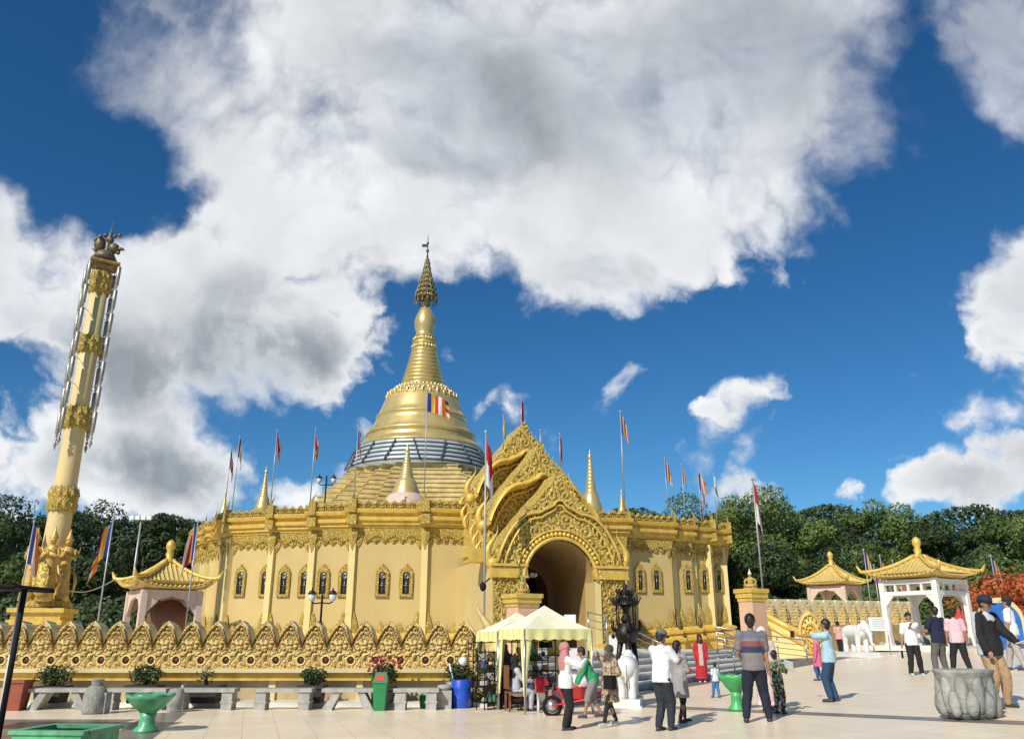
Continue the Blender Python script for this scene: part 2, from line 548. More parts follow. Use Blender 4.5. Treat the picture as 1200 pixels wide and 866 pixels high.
for (x, y, rx, ry, wgt) in CL:
    c = VM('SUBTRACT', Pw, ((x - 600) / F, (433 - y) / F, 0))
    c = VM('MULTIPLY', c, (F / rx, F / ry, 0))
    d = VM('DOT_PRODUCT', c, c)
    g = MA('MULTIPLY', MA('MAXIMUM', MA('SUBTRACT', 1.6, d), 0.0), wgt)
    fld = g if fld is None else MA('SMOOTH_MAX', fld, g, 0.25)
fld = MA('MINIMUM', fld, 1.35)
for (x, y, rx, ry, wgt) in HOLES:
    c = VM('SUBTRACT', Pw, ((x - 600) / F, (433 - y) / F, 0))
    c = VM('MULTIPLY', c, (F / rx, F / ry, 0))
    d = VM('DOT_PRODUCT', c, c)
    g = MA('MULTIPLY', MA('MAXIMUM', MA('SUBTRACT', 1.6, d), 0.0), -wgt)
    fld = MA('ADD', fld, g)
n1 = NOISE(VM('ADD', P, VM('SCALE', warp, scale=0.5)), 5.0, 9, 0.55)
# the same billows seen from a little nearer the sun, for the lit and shaded sides
n2 = NOISE(VM('ADD', VM('ADD', P, VM('SCALE', warp, scale=0.5)), (-0.012, 0.018, 0)), 5.0, 4, 0.5)
nb = NOISE(VM('ADD', P, (3.1, 1.7, 0)), 2.6, 5, 0.5)
dens = MA('ADD', fld, MA('MULTIPLY', MA('SUBTRACT', n1, 0.5), RANGE(vv, 0.0, .28, 2.9, 1.9)))
dens = MA('ADD', dens, MA('MULTIPLY', MA('SUBTRACT', nb, 0.5), 0.8))
bil = NOISE(VM('ADD', P, VM('SCALE', warp, scale=0.7)), 11.0, 5, 0.5)
puff = MA('SUBTRACT', MA('MULTIPLY', MA('ABSOLUTE', MA('SUBTRACT', bil, 0.5)), 2.0), 0.12)
dens = MA('ADD', dens, MA('SUBTRACT', MA('MULTIPLY', puff, RANGE(vv, .02, .3, 1.35, .6)), 0.02))
soft = RANGE(nb, 0.35, 0.65, 0.78, 1.35, smooth=False)
soft = MA('ADD', soft, RANGE(vv, .02, .32, 0.0, .45))
cov = RANGE(dens, 0.45, soft)
gry = None
for (x, y, rx, ry, wgt) in GREY:
    c = VM('SUBTRACT', Pw, ((x - 600) / F, (433 - y) / F, 0))
    c = VM('MULTIPLY', c, (F / rx, F / ry, 0))
    g = MA('MULTIPLY', MA('MAXIMUM', MA('SUBTRACT', 1.8, VM('DOT_PRODUCT', c, c)), 0.0), wgt * .56)
    gry = g if gry is None else MA('SMOOTH_MAX', gry, g, 0.3)
thick = RANGE(dens, 0.7, 1.7)
relief = MA('MULTIPLY', MA('SUBTRACT', n2, 0.5), -0.45)
und = RANGE(vv, -0.15, 0.42, 0.62, 1.0)                # nearer, higher clouds show more of their grey undersides
sh = MA('MULTIPLY', thick, RANGE(nb, 0.36, 0.62, 0.15, 1.0))
sh = MA('MULTIPLY', thick, MA('MINIMUM', MA('ADD', MA('MULTIPLY', gry, RANGE(n2, .3, .6, .85, 1.0)), MA('MULTIPLY', sh, .28)), 1.0))
br = MA('ADD', MA('SUBTRACT', 0.96, MA('MULTIPLY', sh, 0.56)), relief)
br = MA('ADD', br, MA('MULTIPLY', MA('MINIMUM', puff, 0.25), 0.35))
br = MA('MAXIMUM', br, 0.3)
ccol = N('ShaderNodeMix', data_type='RGBA')
L.new(sh, ccol.inputs[0])
ccol.inputs[6].default_value = (0.98, 0.99, 1.0, 1)
ccol.inputs[7].default_value = (0.80, 0.90, 1.0, 1)
cc = VM('SCALE', ccol.outputs[2], scale=br)
sky = N('ShaderNodeTexSky')
sky.sky_type = 'NISHITA'
sky.sun_disc = False
sky.sun_elevation = SUN_EL
sky.sun_rotation = SUN_AZ
sky.altitude = 1300
sky.air_density = 1.0
sky.dust_density = 0.3
sky.ozone_density = 3.0
gm = N('ShaderNodeHueSaturation')
gm.inputs['Saturation'].default_value = 1.25
gm.inputs['Value'].default_value = 1.0
L.new(sky.outputs[0], gm.inputs['Color'])
b1 = N('ShaderNodeBackground'); b1.inputs[1].default_value = 0.098
L.new(VM('MULTIPLY', gm.outputs[0], (0.66, 0.93, 1.0)), b1.inputs[0])
b2 = N('ShaderNodeBackground'); b2.inputs[1].default_value = 0.98
L.new(cc, b2.inputs[0])
mxs = N('ShaderNodeMixShader')
L.new(MA('MULTIPLY', cov, 0.97), mxs.inputs[0])
L.new(b1.outputs[0], mxs.inputs[1]); L.new(b2.outputs[0], mxs.inputs[2])
wo = N('ShaderNodeOutputWorld')
L.new(mxs.outputs[0], wo.inputs[0])

# ------------------------------------------------------------------ ground
def tile_material():
    m = bpy.data.materials.new('polished_cream_tiles')
    m.use_nodes = True
    t = m.node_tree; b = t.nodes['Principled BSDF']
    tc = t.nodes.new('ShaderNodeTexCoord')
    mp = t.nodes.new('ShaderNodeMapping')
    mp.inputs['Rotation'].default_value = (0, 0, radians(-17))
    t.links.new(tc.outputs['Object'], mp.inputs[0])
    br = t.nodes.new('ShaderNodeTexBrick')
    br.offset = 0
    br.inputs['Scale'].default_value = 1
    br.inputs['Brick Width'].default_value = 0.6
    br.inputs['Row Height'].default_value = 0.6
    br.inputs['Mortar Size'].default_value = 0.005
    br.inputs['Color1'].default_value = (0.93, 0.79, 0.57, 1)
    br.inputs['Color2'].default_value = (0.86, 0.715, 0.51, 1)
    br.inputs['Mortar'].default_value = (0.50, 0.40, 0.28, 1)
    t.links.new(mp.outputs[0], br.inputs[0])
    n = t.nodes.new('ShaderNodeTexNoise'); n.inputs['Scale'].default_value = 0.35; n.inputs['Detail'].default_value = 8
    n.inputs['Roughness'].default_value = 0.65
    t.links.new(tc.outputs['Object'], n.inputs['Vector'])
    r = t.nodes.new('ShaderNodeMapRange'); r.inputs[3].default_value = 0.88; r.inputs[4].default_value = 1.08
    t.links.new(n.outputs[0], r.inputs[0])
    s = t.nodes.new('ShaderNodeVectorMath'); s.operation = 'SCALE'
    st_ = t.nodes.new('ShaderNodeTexNoise'); st_.inputs['Scale'].default_value = 1.7; st_.inputs['Detail'].default_value = 10; st_.inputs['Roughness'].default_value = .75
    t.links.new(tc.outputs['Object'], st_.inputs['Vector']); rs = t.nodes.new('ShaderNodeMapRange'); rs.inputs[1].default_value = .56; rs.inputs[2].default_value = .74; rs.inputs[4].default_value = .38
    t.links.new(st_.outputs[0], rs.inputs[0]); ms_ = t.nodes.new('ShaderNodeMix'); ms_.data_type = 'RGBA'; t.links.new(rs.outputs[0], ms_.inputs[0]); t.links.new(br.outputs[0], ms_.inputs[6]); ms_.inputs[7].default_value = (.55, .44, .32, 1)
    t.links.new(ms_.outputs[2], s.inputs[0]); t.links.new(r.outputs[0], s.inputs['Scale'])
    t.links.new(s.outputs[0], b.inputs['Base Color'])
    r2 = t.nodes.new('ShaderNodeMapRange'); r2.inputs[3].default_value = 0.22; r2.inputs[4].default_value = 0.42
    t.links.new(n.outputs[0], r2.inputs[0])
    t.links.new(r2.outputs[0], b.inputs['Roughness'])
    return m
M['tiles'] = tile_material()
M['band'] = mat('grey_granite_band', (0.20, 0.17, 0.14), 0.3, var=0.2, scale=2.5, dirt=(0.3, 0.26, 0.21), dirt_amt=0.5)
M['grass'] = mat('grass_ground', (0.05, 0.075, 0.02), 0.95, var=0.4, scale=1.5, bump=0.5)
M['asphalt'] = mat('dark_kerb', (0.16, 0.14, 0.12), 0.7, var=0.2)

def sheet(name, xs, ys, dz, m):
    g = MB(); vs = [(x, y, gz(x, y) + dz) for y in ys for x in xs]
    nx = len(xs)
    fs = [(j * nx + i, j * nx + i + 1, (j + 1) * nx + i + 1, (j + 1) * nx + i) for j in range(len(ys) - 1) for i in range(nx - 1)]
    g.add(vs, fs, True)
    return struct(name, g, m)
def fr(a, b, n): return [a + (b - a) * i / n for i in range(n + 1)]
sheet('ground', fr(-900, -40, 6) + fr(-36, 60, 48) + fr(70, 900, 6), [-300, -60, -20] + fr(-10, 90, 20) + [140, 300, 900], -0.03, M['grass'])
sheet('plaza_floor', fr(-40, 60, 100), fr(-14, 62, 38), 0.0, M['tiles'])
def band(pts, wid, dz=0.004, name='paving_band'):
    g = MB(); n = 24
    for (a, b) in zip(pts[:-1], pts[1:]):
        a = Vector(a[:2]); b = Vector(b[:2]); d = (b - a).normalized(); q = Vector((-d.y, d.x)) * wid / 2
        vs = []
        for i in range(n + 1):
            c = a.lerp(b, i / n)
            for s in (-1, 0, 1):
                p = c + q * s
                vs.append((p.x, p.y, gz(p.x, p.y) + dz))
        fs = [(i * 3 + k, i * 3 + k + 1, i * 3 + k + 4, i * 3 + k + 3) for i in range(n) for k in (0, 1)]
        g.add(vs, fs)
    return struct(name, g, M['band'])
A_ = ground(735, 826); B_ = ground(1200, 847); dB = (B_ - A_)
band([A_ - dB * 0.05, A_ + dB * 1.5], 0.42)
A_ = ground(197, 835); B_ = ground(150, 866)
band([A_, A_ + (B_ - A_) * 2.2], 0.75)
a1 = ground(-60, 851); a2 = ground(118, 851)
g = MB(); q = [(-16, a1.y - 3), (a2.x + 0.9, a2.y - 3), (a2.x, a2.y + 0.0), (a2.x + 0.1, a2.y + 1.35), (-16, a1.y + 1.35)]
g.add([(x, y, 0.004) for x, y in q], [(0, 1, 2, 3, 4)]); struct('paving_field', g, M['band'])

# ------------------------------------------------------------------ golden pagoda
def XY(px, Y, py=640):
    p = at(px, py, Y)
    return Vector((p.x, p.y))
ROOT = Vector((2.2, 38, 1.15))
pag = thing('golden_pagoda', 'huge golden Burmese pagoda with a tall bell shaped stupa, walled hall and carved arched entrance', 'pagoda', ROOT)

WALLP = [XY(236, 66), XY(229, 57), XY(237, 53.6), XY(246, 53.2), XY(248, 51.2), XY(258, 50.8), XY(260, 48.4), XY(271, 47.4), XY(319, 46.6), XY(320, 45.9), XY(366, 45.6), XY(367, 44.8),
         XY(413, 44.6), XY(414, 43.6), XY(497, 43.8), XY(498, 43.4), XY(562, 44.2)]
WALLR = [XY(700, 47.2), XY(733, 47.4), XY(734, 48.3), XY(786, 49.3), XY(787, 50.0), XY(809, 50.5), XY(810, 51.1), XY(829, 51.6), XY(830, 52.3), XY(847, 52.8), XY(846, 78)]
def offs(pl, d):
    """offset an open polyline towards the viewer side (right-hand side when walking +x)"""
    out = []
    for i, p in enumerate(pl):
        ns = []
        if i > 0:
            e = (p - pl[i - 1]).normalized(); ns.append(Vector((e.y, -e.x)))
        if i < len(pl) - 1:
            e = (pl[i + 1] - p).normalized(); ns.append(Vector((e.y, -e.x)))
        if len(ns) == 2:
            b = ns[0] + ns[1]
            if b.length < 0.3: b = ns[0]
            b.normalize()
            k = min(1.6, 1 / max(0.5, b.dot(ns[0])))
            out.append(p + b * d * k)
        else:
            out.append(p + ns[0] * d)
    return out
def band_along(pl, prof, zb=lambda p: 0.0):
    """prof: list of (offset, z)"""
    g = MB(); rows = []
    for d, z in prof:
        o = offs(pl, d)
        rows.append([(q.x, q.y, z + zb(pl[i])) for i, q in enumerate(o)])
    n = len(pl)
    for a, b in zip(rows[:-1], rows[1:]):
        g.add(a + b, [(i, i + 1, n + i + 1, n + i) for i in range(n - 1)])
    return g
def leaf(g, p, e, nrm, wdt, h, thick=0.06, down=False, col=None):
    """a pointed lotus leaf standing on (or hanging from) p"""
    s = -1 if down else 1
    prof = [(-0.5, 0), (-0.48, 0.35), (-0.25, 0.7), (0, 1), (0.25, 0.7), (0.48, 0.35), (0.5, 0)]
    vs = []
    for x, z in prof:
        q = p + e * (x * wdt) + Vector((0, 0, s * z * h)); vs.append(q)
    c = p + Vector((0, 0, s * 0.35 * h)) + nrm * thick * 2
    vs.append(c)
    fs = [(i, i + 1, 7) for i in range(6)] + [(6, 0, 7)]
    g.add(vs, fs)
def flame(g, p, e, nrm, h, lean=1):
    """curled flame finial"""
    pts = []; rs = []
    for i in range(11):
        t = i / 10
        x = lean * (0.30 * sin(t * 2 * pi * 0.85) * (0.5 + t * 0.5)) * h * 0.55
        pts.append(p + e * x + Vector((0, 0, t * h)))
        rs.append(max(0.01, h * 0.105 * (sin(pi * min(1, t * 0.9 + 0.22)) ** 0.8) * (1 - t * 0.45)))
    g.tube(pts, rs, 8)
def e3(v): return Vector((v.x, v.y, 0))

def seg_iter(pl, minlen=0.0):
    for i in range(len(pl) - 1):
        a, b = pl[i], pl[i + 1]
        e = (b - a); Ln = e.length; e.normalize()
        if Ln >= minlen: yield a, b, e, Vector((e.y, -e.x)), Ln

ZT = 8.02
def zbR(p): return max(0.0, (p.x - 5) * 0.075)
for pl, zf, side in ((WALLP, lambda p: 0.0, 0), (WALLR, zbR, 1)):
    g = MB(); n = len(pl)
    g.add([(p.x, p.y, 0.0) for p in pl] + [(p.x, p.y, 7.3) for p in pl], [(i, i + 1, n + i + 1, n + i) for i in range(n - 1)])
    g.build('wall', M['wall'], pag, True)
    cor = band_along(pl, [(0.0, 7.02), (0.16, 7.06), (0.16, 7.16), (0.30, 7.22), (0.30, 7.36), (0.44, 7.42), (0.46, 7.60), (0.30, 7.64), (0.30, 7.74), (0.50, 7.82), (0.56, 7.98), (0.56, ZT), (-0.6, ZT)])
    cor.build('cornice', M['gold'], pag, True)
    fz = band_along(pl, [(0.0, 6.45), (0.05, 6.47), (0.09, 6.75), (0.13, 7.03), (0.0, 7.05)])
    cr = band_along(pl, [(0.42, ZT), (0.44, ZT + 0.30), (0.34, ZT + 0.34), (0.30, ZT)])
    for a, b, e, nr, Ln in seg_iter(pl, 0.5):
        m_ = max(2, int(Ln / 0.42)); E3 = e3(e); N3 = e3(nr)
        for k in range(m_):
            c = a + e * (Ln * (k + 0.5) / m_)
            big = 1.0 + (0.9 if (k < 1 or k >= m_ - 1) else 0)
            leaf(fz, e3(c) + N3 * 0.05 + Vector((0, 0, 6.5)), E3, N3, Ln / m_ * 0.95, 0.28 * big, down=True)
            leaf(cr, e3(c) + N3 * 0.46 + Vector((0, 0, ZT + 0.2)), E3, N3, Ln / m_ * 0.9, 0.26 + 0.05 * (k % 2))
        for q in range(int(Ln / 0.13)):
            c = a + e * (0.07 + q * 0.13)
            fz.ball(e3(c) + N3 * 0.13 + Vector((0, 0, 6.56 + 0.1 * sin(q * 0.9))), 0.055, 5, 4)
            cr.ball(e3(c) + N3 * 0.47 + Vector((0, 0, ZT + 0.10 + 0.05 * sin(q * 1.7))), 0.06, 5, 4)
    fz.build('frieze', M['carved_fine'], pag, True)
    cr.build('crest', M['carved_fine'], pag, True)
    # plinth mouldings with standing lotus leaves
    pb = band_along(pl, [(0.50, -0.4), (0.50, 0.95), (0.62, 1.0), (0.62, 1.14), (0.42, 1.2), (0.34, 1.36), (0.46, 1.42), (0.46, 1.54), (0.22, 1.62), (0.10, 1.74), (0.0, 1.76)], zf)
    pb.build('plinth', M['gold'], pag, True)
    lf = MB()
    for a, b, e, nr, Ln in seg_iter(pl, 0.5):
        m_ = max(2, int(Ln / 0.45)); E3 = e3(e); N3 = e3(nr)
        for k in range(m_):
            c = a + e * (Ln * (k + 0.5) / m_)
            edge = (k == 0 or k == m_ - 1)
            leaf(lf, e3(c) + N3 * 0.09 + Vector((0, 0, 1.7 + zf(c))), E3, N3, Ln / m_, (1.15 if edge else 0.42 + 0.2 * (k % 2)), 0.05)
    lf.build('lotus_leaves', M['carved_fine'], pag, True)
    if True:
        for i, p in enumerate(pl):
            if i in (0,): continue
            jog = i + 1 < len(pl) and (pl[i + 1] - p).length < 1.3
            if not jog and i < len(pl) - 1 and i not in (7,): continue
            if side == 1 and i == len(pl) - 1: continue
            nx = pl[i + 1] if i + 1 < len(pl) else p
            e = (p - pl[i - 1]).normalized(); nr = Vector((e.y, -e.x))
            c = (nx if jog else p) + nr * 0.0 - e * 0.0
            gp = MB()
            ang = atan2(e.y, e.x)
            gp.box((c.x, c.y, 4.3), (0.34, 0.34, 5.4), ang)
            gp.build('pilaster', M['wall_pale'], pag, True)
            gf = MB()
            cc_ = c + nr * 0.42
            gf.box((cc_.x, cc_.y, ZT + 0.15), (0.4, 0.4, 0.7), ang)
            flame(gf, e3(cc_) + Vector((0, 0, ZT + 0.3)), e3(e), e3(nr), 0.85, -1 if side == 0 else 1)
            gf.box((cc_.x, cc_.y, 7.45), (0.5, 0.4, 0.5), ang)
            leaf(gf, e3(c + nr * 0.19) + Vector((0, 0, 7.0)), e3(e), e3(nr), 0.5, 1.15, down=True)
            gf.build('corner_finial', M['carved_fine'], pag, True)
# roof terrace behind the parapet
g = MB(); q = [(p.x, p.y, 7.9) for p in WALLP] + [(p.x, p.y, 7.9) for p in WALLR]
g.add(q, [tuple(range(len(q)))])
g.build('roof_terrace', M['terr'], pag, True)

# windows
def wall_hit(px, pl):
    for a, b, e, nr, Ln in seg_iter(pl, 0.9):
        # ray in plan at mid height
        d = (at(px, 682, 60.0) - Vector((0, 0, EYE))); dx, dy = d.x, d.y
        # solve t*(dx,dy) = a + s*e
        det = dx * (-e.y) - dy * (-e.x)
        if abs(det) < 1e-6: continue
        t = (a.x * (-e.y) - a.y * (-e.x)) / det
        s = (dx * a.y - dy * a.x) / det
        if t > 0 and 0 < s < Ln: return Vector((t * dx, t * dy)), e, nr
    return None
def window(px, y0, y1, pl, wd):
    h = wall_hit(px, pl)
    if not h: return
    c, e, nr = h
    z1 = at(px, y0, c.y).z; z0 = at(px, y1, c.y).z; H = z1 - z0; hw = wd / 2
    E3, N3 = e3(e), e3(nr); B = e3(c)
    fr_ = MB()
    def P3(x, z, d): return B + E3 * x + N3 * d + Vector((0, 0, z))
    # frame as a ring: outer ogee outline, inner rounded opening
    outer = [(-hw - .12, z0 - .12), (hw + .12, z0 - .12), (hw + .14, z0 + H * .5), (hw + .13, z1 - .05), (hw + .04, z1 + .14), (0, z1 + .36), (-hw - .04, z1 + .14), (-hw - .13, z1 - .05), (-hw - .14, z0 + H * .5)]
    inner = [(-hw, z0), (hw, z0), (hw, z0 + H * .5), (hw, z1 - hw * .6), (hw * .6, z1 - hw * .15), (0, z1), (-hw * .6, z1 - hw * .15), (-hw, z1 - hw * .6), (-hw, z0 + H * .5)]
    n = 9
    vs = [P3(x, z, 0.10) for x, z in outer] + [P3(x, z, 0.12) for x, z in inner] + [P3(x, z, 0.0) for x, z in outer] + [P3(x, z, 0.015) for x, z in inner]
    fs = [(i, (i + 1) % n, n + (i + 1) % n, n + i) for i in range(n)] + [(2 * n + i, 2 * n + (i + 1) % n, (i + 1) % n, i) for i in range(n)] + [(n + i, n + (i + 1) % n, 3 * n + (i + 1) % n, 3 * n + i) for i in range(n)]
    fr_.add(vs, fs)
    for i in range(n):
        x0, za = outer[i]; x1, zb_ = outer[(i + 1) % n]
        m_ = max(2, int(math.hypot(x1 - x0, zb_ - za) / 0.11))
        for k in range(m_):
            t = k / m_
            fr_.ball(P3(x0 + (x1 - x0) * t, za + (zb_ - za) * t, 0.07), 0.065, 5, 4)
    fo = fr_.build('window', M['carved_fine'], pag, True)
    pn = MB(); pn.add([P3(x, z, 0.02) for x, z in inner], [tuple(range(n))])
    pn.build('pane', M['darkgap'], fo)
    gr = MB()
    for r in (0.15, 0.08):
        rr = r * wd / 0.42
        gr.tube([P3(rr * cos(t), z1 - hw * 1.1 + rr * sin(t), 0.05) for t in [2 * pi * k / 12 for k in range(13)]], 0.018, 5)
    gr.tube([P3(0, z0 + .05, 0.05), P3(0, z1 - hw * 2, 0.05)], 0.014, 5)
    gr.tube([P3(-hw, z0 + H * .4, 0.05), P3(hw, z0 + H * .4, 0.05)], 0.012, 5)
    gr.build('grille', M['steel'], fo)
for px in (282, 311, 333, 357, 379, 404, 448, 476):
    window(px, 670, 696, WALLP, 0.36)
for px, ww in ((750, .30), (769, .36), (806, .36), (825, .34), (842, .34)):
    window(px, 668, 691, WALLR, ww)

# entrance porch --------------------------------------------------
EX = Vector((0.956, 0.292, 0)); EN = Vector((0.292, -0.956, 0))     # along the front, out of the front
def PP(x, d, z): return Vector((2.2, 38, 0)) + EX * x + EN * d + Vector((0, 0, z))
ZB = 1.15
AR = 1.68; AZ = 3.95                                         # arch radius and spring height
def arch_pts(r, zs, n=22, x0=0):
    return [(x0 + r * cos(pi - pi * k / n), zs + r * 1.08 * sin(pi * k / n)) for k in range(n + 1)]
def scroll_h(x, z, s=0.62):
    """height of carved scrollwork"""
    row = math.floor(z / (s * 0.87)); ox = (row % 2) * s * 0.5
    cx = (math.floor((x - ox) / s) + 0.5) * s + ox; cz = (row + 0.5) * s * 0.87
    dx, dz = x - cx, z - cz; r = math.hypot(dx, dz); a = atan2(dz, dx)
    hd = 1 if int(math.floor((x - ox) / s) + row) % 2 else -1
    fall = max(0, 1 - (r / (s * 0.56)) ** 2)
    h = (0.5 + 0.5 * sin(hd * a + r / s * 15)) * (0.4 + 0.6 * fall)
    h += 0.35 * noise.noise(Vector((x * 5.3, z * 5.3, 2.2))) + 0.25 * noise.noise(Vector((x * 11, z * 11, 7)))
    return h
def relief(inside, x0, x1, z0, z1, st, dfun, PF, g=None, amp=0.09, s=0.62):
    g = g or MB(); nx = int((x1 - x0) / st) + 1; nz = int((z1 - z0) / st) + 1
    idx = {}; vs = []; fs = []
    def vid(i, k):
        if (i, k) not in idx:
            x = x0 + i * st; z = z0 + k * st
            idx[(i, k)] = len(vs); vs.append(PF(x, dfun(x, z) + amp * scroll_h(x, z, s), z))
        return idx[(i, k)]
    for i in range(nx):
        for k in range(nz):
            if inside(x0 + (i + .5) * st, z0 + (k + .5) * st):
                fs.append((vid(i, k), vid(i + 1, k), vid(i + 1, k + 1), vid(i, k + 1)))
    g.add(vs, fs, False)
    return g
def lobes(hw, zs, top, n=40):
    """cusped, three-lobed moulding line from -hw to hw"""
    pts = []
    for k in range(n + 1):
        t = -1 + 2 * k / n
        x = t * hw
        base = (1 - abs(t) ** 2.3) ** 0.75
        cusp = 0.085 * abs(sin(t * pi * 1.5 + pi / 2)) + 0.16 * max(0, 1 - abs(t) * 9)
        pts.append((x, zs + (top - zs) * min(1.1, base * 0.92 + cusp)))
    return pts
HW = 3.2
tiers = [dict(d=0.0, z0=4.75, za=8.75, hw=3.15), dict(d=-2.7, z0=6.75, za=10.75, hw=2.9), dict(d=-5.4, z0=8.5, za=12.5, hw=2.85)]
def gable_h(x, t):
    u = min(1, abs(x) / t['hw'])
    H = t['za'] - t['z0']
    st_ = 0.07 * abs(sin(u * pi * 7))
    return t['z0'] + H * ((1 - u) ** 0.92) * 0.93 + 0.28 + st_ + (0.22 if u < 0.06 else 0)
for ti, t in enumerate(tiers):
    d = t['d']
    # body block behind the gable
    b = MB(); n = 24
    dd = d - 3.2
    xs = [-t['hw'] + 2 * t['hw'] * k / n for k in range(n + 1)]
    lo = 4.6 if ti else 0.6
    if ti == 0:
        # front wall split around the opening: side piers, and the spandrel ring
        for sgn in (-1, 1):
            xa, xb = (AR * sgn, HW * sgn)
            c = PP((xa + xb) / 2, d - 0.6, 2.9); ang = atan2(EX.y, EX.x)
            b.box(c, (abs(xb - xa), 1.2, 4.2), ang)
        # tunnel vault
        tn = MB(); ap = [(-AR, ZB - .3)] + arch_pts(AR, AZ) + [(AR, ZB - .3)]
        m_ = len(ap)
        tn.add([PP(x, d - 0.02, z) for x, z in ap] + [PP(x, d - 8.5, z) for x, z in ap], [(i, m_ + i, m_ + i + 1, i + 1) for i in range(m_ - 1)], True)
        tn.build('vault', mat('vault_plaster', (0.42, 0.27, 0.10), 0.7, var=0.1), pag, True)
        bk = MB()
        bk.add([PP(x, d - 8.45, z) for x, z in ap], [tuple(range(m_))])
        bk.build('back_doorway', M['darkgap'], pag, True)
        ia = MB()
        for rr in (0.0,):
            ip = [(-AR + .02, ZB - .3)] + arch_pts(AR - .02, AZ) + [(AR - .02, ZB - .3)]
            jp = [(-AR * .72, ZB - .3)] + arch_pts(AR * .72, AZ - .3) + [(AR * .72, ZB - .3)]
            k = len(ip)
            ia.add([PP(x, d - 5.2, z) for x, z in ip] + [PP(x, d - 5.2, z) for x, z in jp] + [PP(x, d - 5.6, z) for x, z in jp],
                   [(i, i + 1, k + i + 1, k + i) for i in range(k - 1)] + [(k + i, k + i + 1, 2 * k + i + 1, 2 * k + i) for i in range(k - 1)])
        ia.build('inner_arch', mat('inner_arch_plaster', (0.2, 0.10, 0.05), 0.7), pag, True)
        # side walls of the porch
        for sgn in (-1, 1):
            c = PP(sgn * (HW - .06), d - 4.8, 2.9)
            b.box(c, (0.12, 8.4, 4.2), atan2(EX.y, EX.x))
        b.build('porch_walls', M['wall'], pag, True)
        b = MB()
    # solid gable (front skin is the relief; this is the thickness behind it)
    top = [gable_h(x, t) for x in xs]
    if ti == 0:
        def inside(x, z, t=t):
            if abs(x) > t['hw'] or z > gable_h(x, t): return False
            if z < AZ: return abs(x) > AR + 0.03
            return (x * x + ((z - AZ) / 1.08) ** 2) > (AR + 0.03) ** 2
    else:
        def inside(x, z, t=t):
            return abs(x) <= t['hw'] and z <= gable_h(x, t) and (x * x + (max(0, z - AZ) / 1.08) ** 2) > (AR + 0.1) ** 2
    zlo = 4.7 if ti == 0 else tiers[ti - 1]['z0'] - 0.6
    LB = lobes(t['hw'] - .15, t['z0'] - 0.1 if ti else 4.75, t['z0'] + 2.15 if ti else 7.35)
    def lobz(x):
        u = (x / (t['hw'] - .15) + 1) / 2 * 40
        i = max(0, min(39, int(u))); f_ = u - i
        return LB[i][1] * (1 - f_) + LB[i + 1][1] * f_
    def dfun(x, z, d=d, t=t):
        return d + (0.12 if abs(x) < t['hw'] - .15 and z > lobz(x) else 0.0)
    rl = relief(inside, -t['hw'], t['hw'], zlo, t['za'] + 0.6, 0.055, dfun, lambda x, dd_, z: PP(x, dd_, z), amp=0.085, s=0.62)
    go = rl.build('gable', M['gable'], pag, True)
    bd = MB()
    base = [max(zlo - 0.6, AZ + .1 + 1.08 * sqrt(max(0, (AR + .08) ** 2 - x * x)) if abs(x) < AR + .08 else 0) for x in xs]
    if ti == 0:
        base = [max(4.7, (AZ + .08 + 1.08 * sqrt(max(0, (AR + .05) ** 2 - x * x)) if abs(x) < AR + .05 else 4.7)) for x in xs]
    vs = []
    for dv in (d - 0.03, dd):
        vs += [PP(x, dv, z) for x, z in zip(xs, base)] + [PP(x, dv, z - .03) for x, z in zip(xs, top)]
    q = n + 1; fs = []
    for i in range(n):
        fs += [(i, i + 1, q + i + 1, q + i), (2 * q + i, 3 * q + i, 3 * q + i + 1, 2 * q + i + 1), (q + i, q + i + 1, 3 * q + i + 1, 3 * q + i), (i, 2 * q + i, 2 * q + i + 1, i + 1)]
    fs += [(0, q, 3 * q, 2 * q), (n, 2 * q + n, 3 * q + n, q + n)]
    bd.add(vs, fs)
    bd.build('gable_body', M['gable'], pag, True)
    # mouldings
    ml = MB()
    ml.tube([PP(x, d + .16, z) for x, z in LB], 0.065, 8)
    LB2 = [(x * 0.9, z - 0.22) for x, z in LB]
    ml.tube([PP(x, d + .10, z) for x, z in LB2], 0.055, 8)
    if ti == 0:
        ml.tube([PP(x, d + .12, z) for x, z in arch_pts(AR + .10, AZ)], 0.09, 8)
        ml.tube([PP(x, d + .10, z) for x, z in arch_pts(AR + .45, AZ)], 0.05, 8)
        for x, z in arch_pts(AR + .28, AZ, 30): ml.ball(PP(x, d + .08, z), 0.11, 7, 5)
        for sgn in (-1, 1):
            for zz, hh, pr in ((4.62, .12, .18), (4.35, .34, .10), (4.12, .10, .18)):
                c = PP(sgn * (AR + (HW - AR) / 2 + .02), d + pr / 2, zz); ml.box(c, (HW - AR + .2, pr + .1, hh), atan2(EX.y, EX.x))
    # soffit lobes under the stepped-back tiers (deep hood seen from the left)
    if ti:
        sf = MB(); k = len(LB)
        sf.add([PP(x, d + .16, z) for x, z in LB] + [PP(x, d + .75, z + .05) for x, z in LB] + [PP(x, d + .75, z + .18) for x, z in LB] + [PP(x, d + .16, z + .3) for x, z in LB],
               [(i + a * k, i + 1 + a * k, i + 1 + (a + 1) * k, i + (a + 1) * k) for i in range(k - 1) for a in range(3)], True)
        sf.build('hood_moulding', M['gold'], pag, True)
    if ti:
        for k in range(3):
            flame(ml, PP(-t['hw'] - .12, d - .5 - .55 * k, t['z0'] - 1.6 + .5 * k), -EX, EN, 1.2, 1)
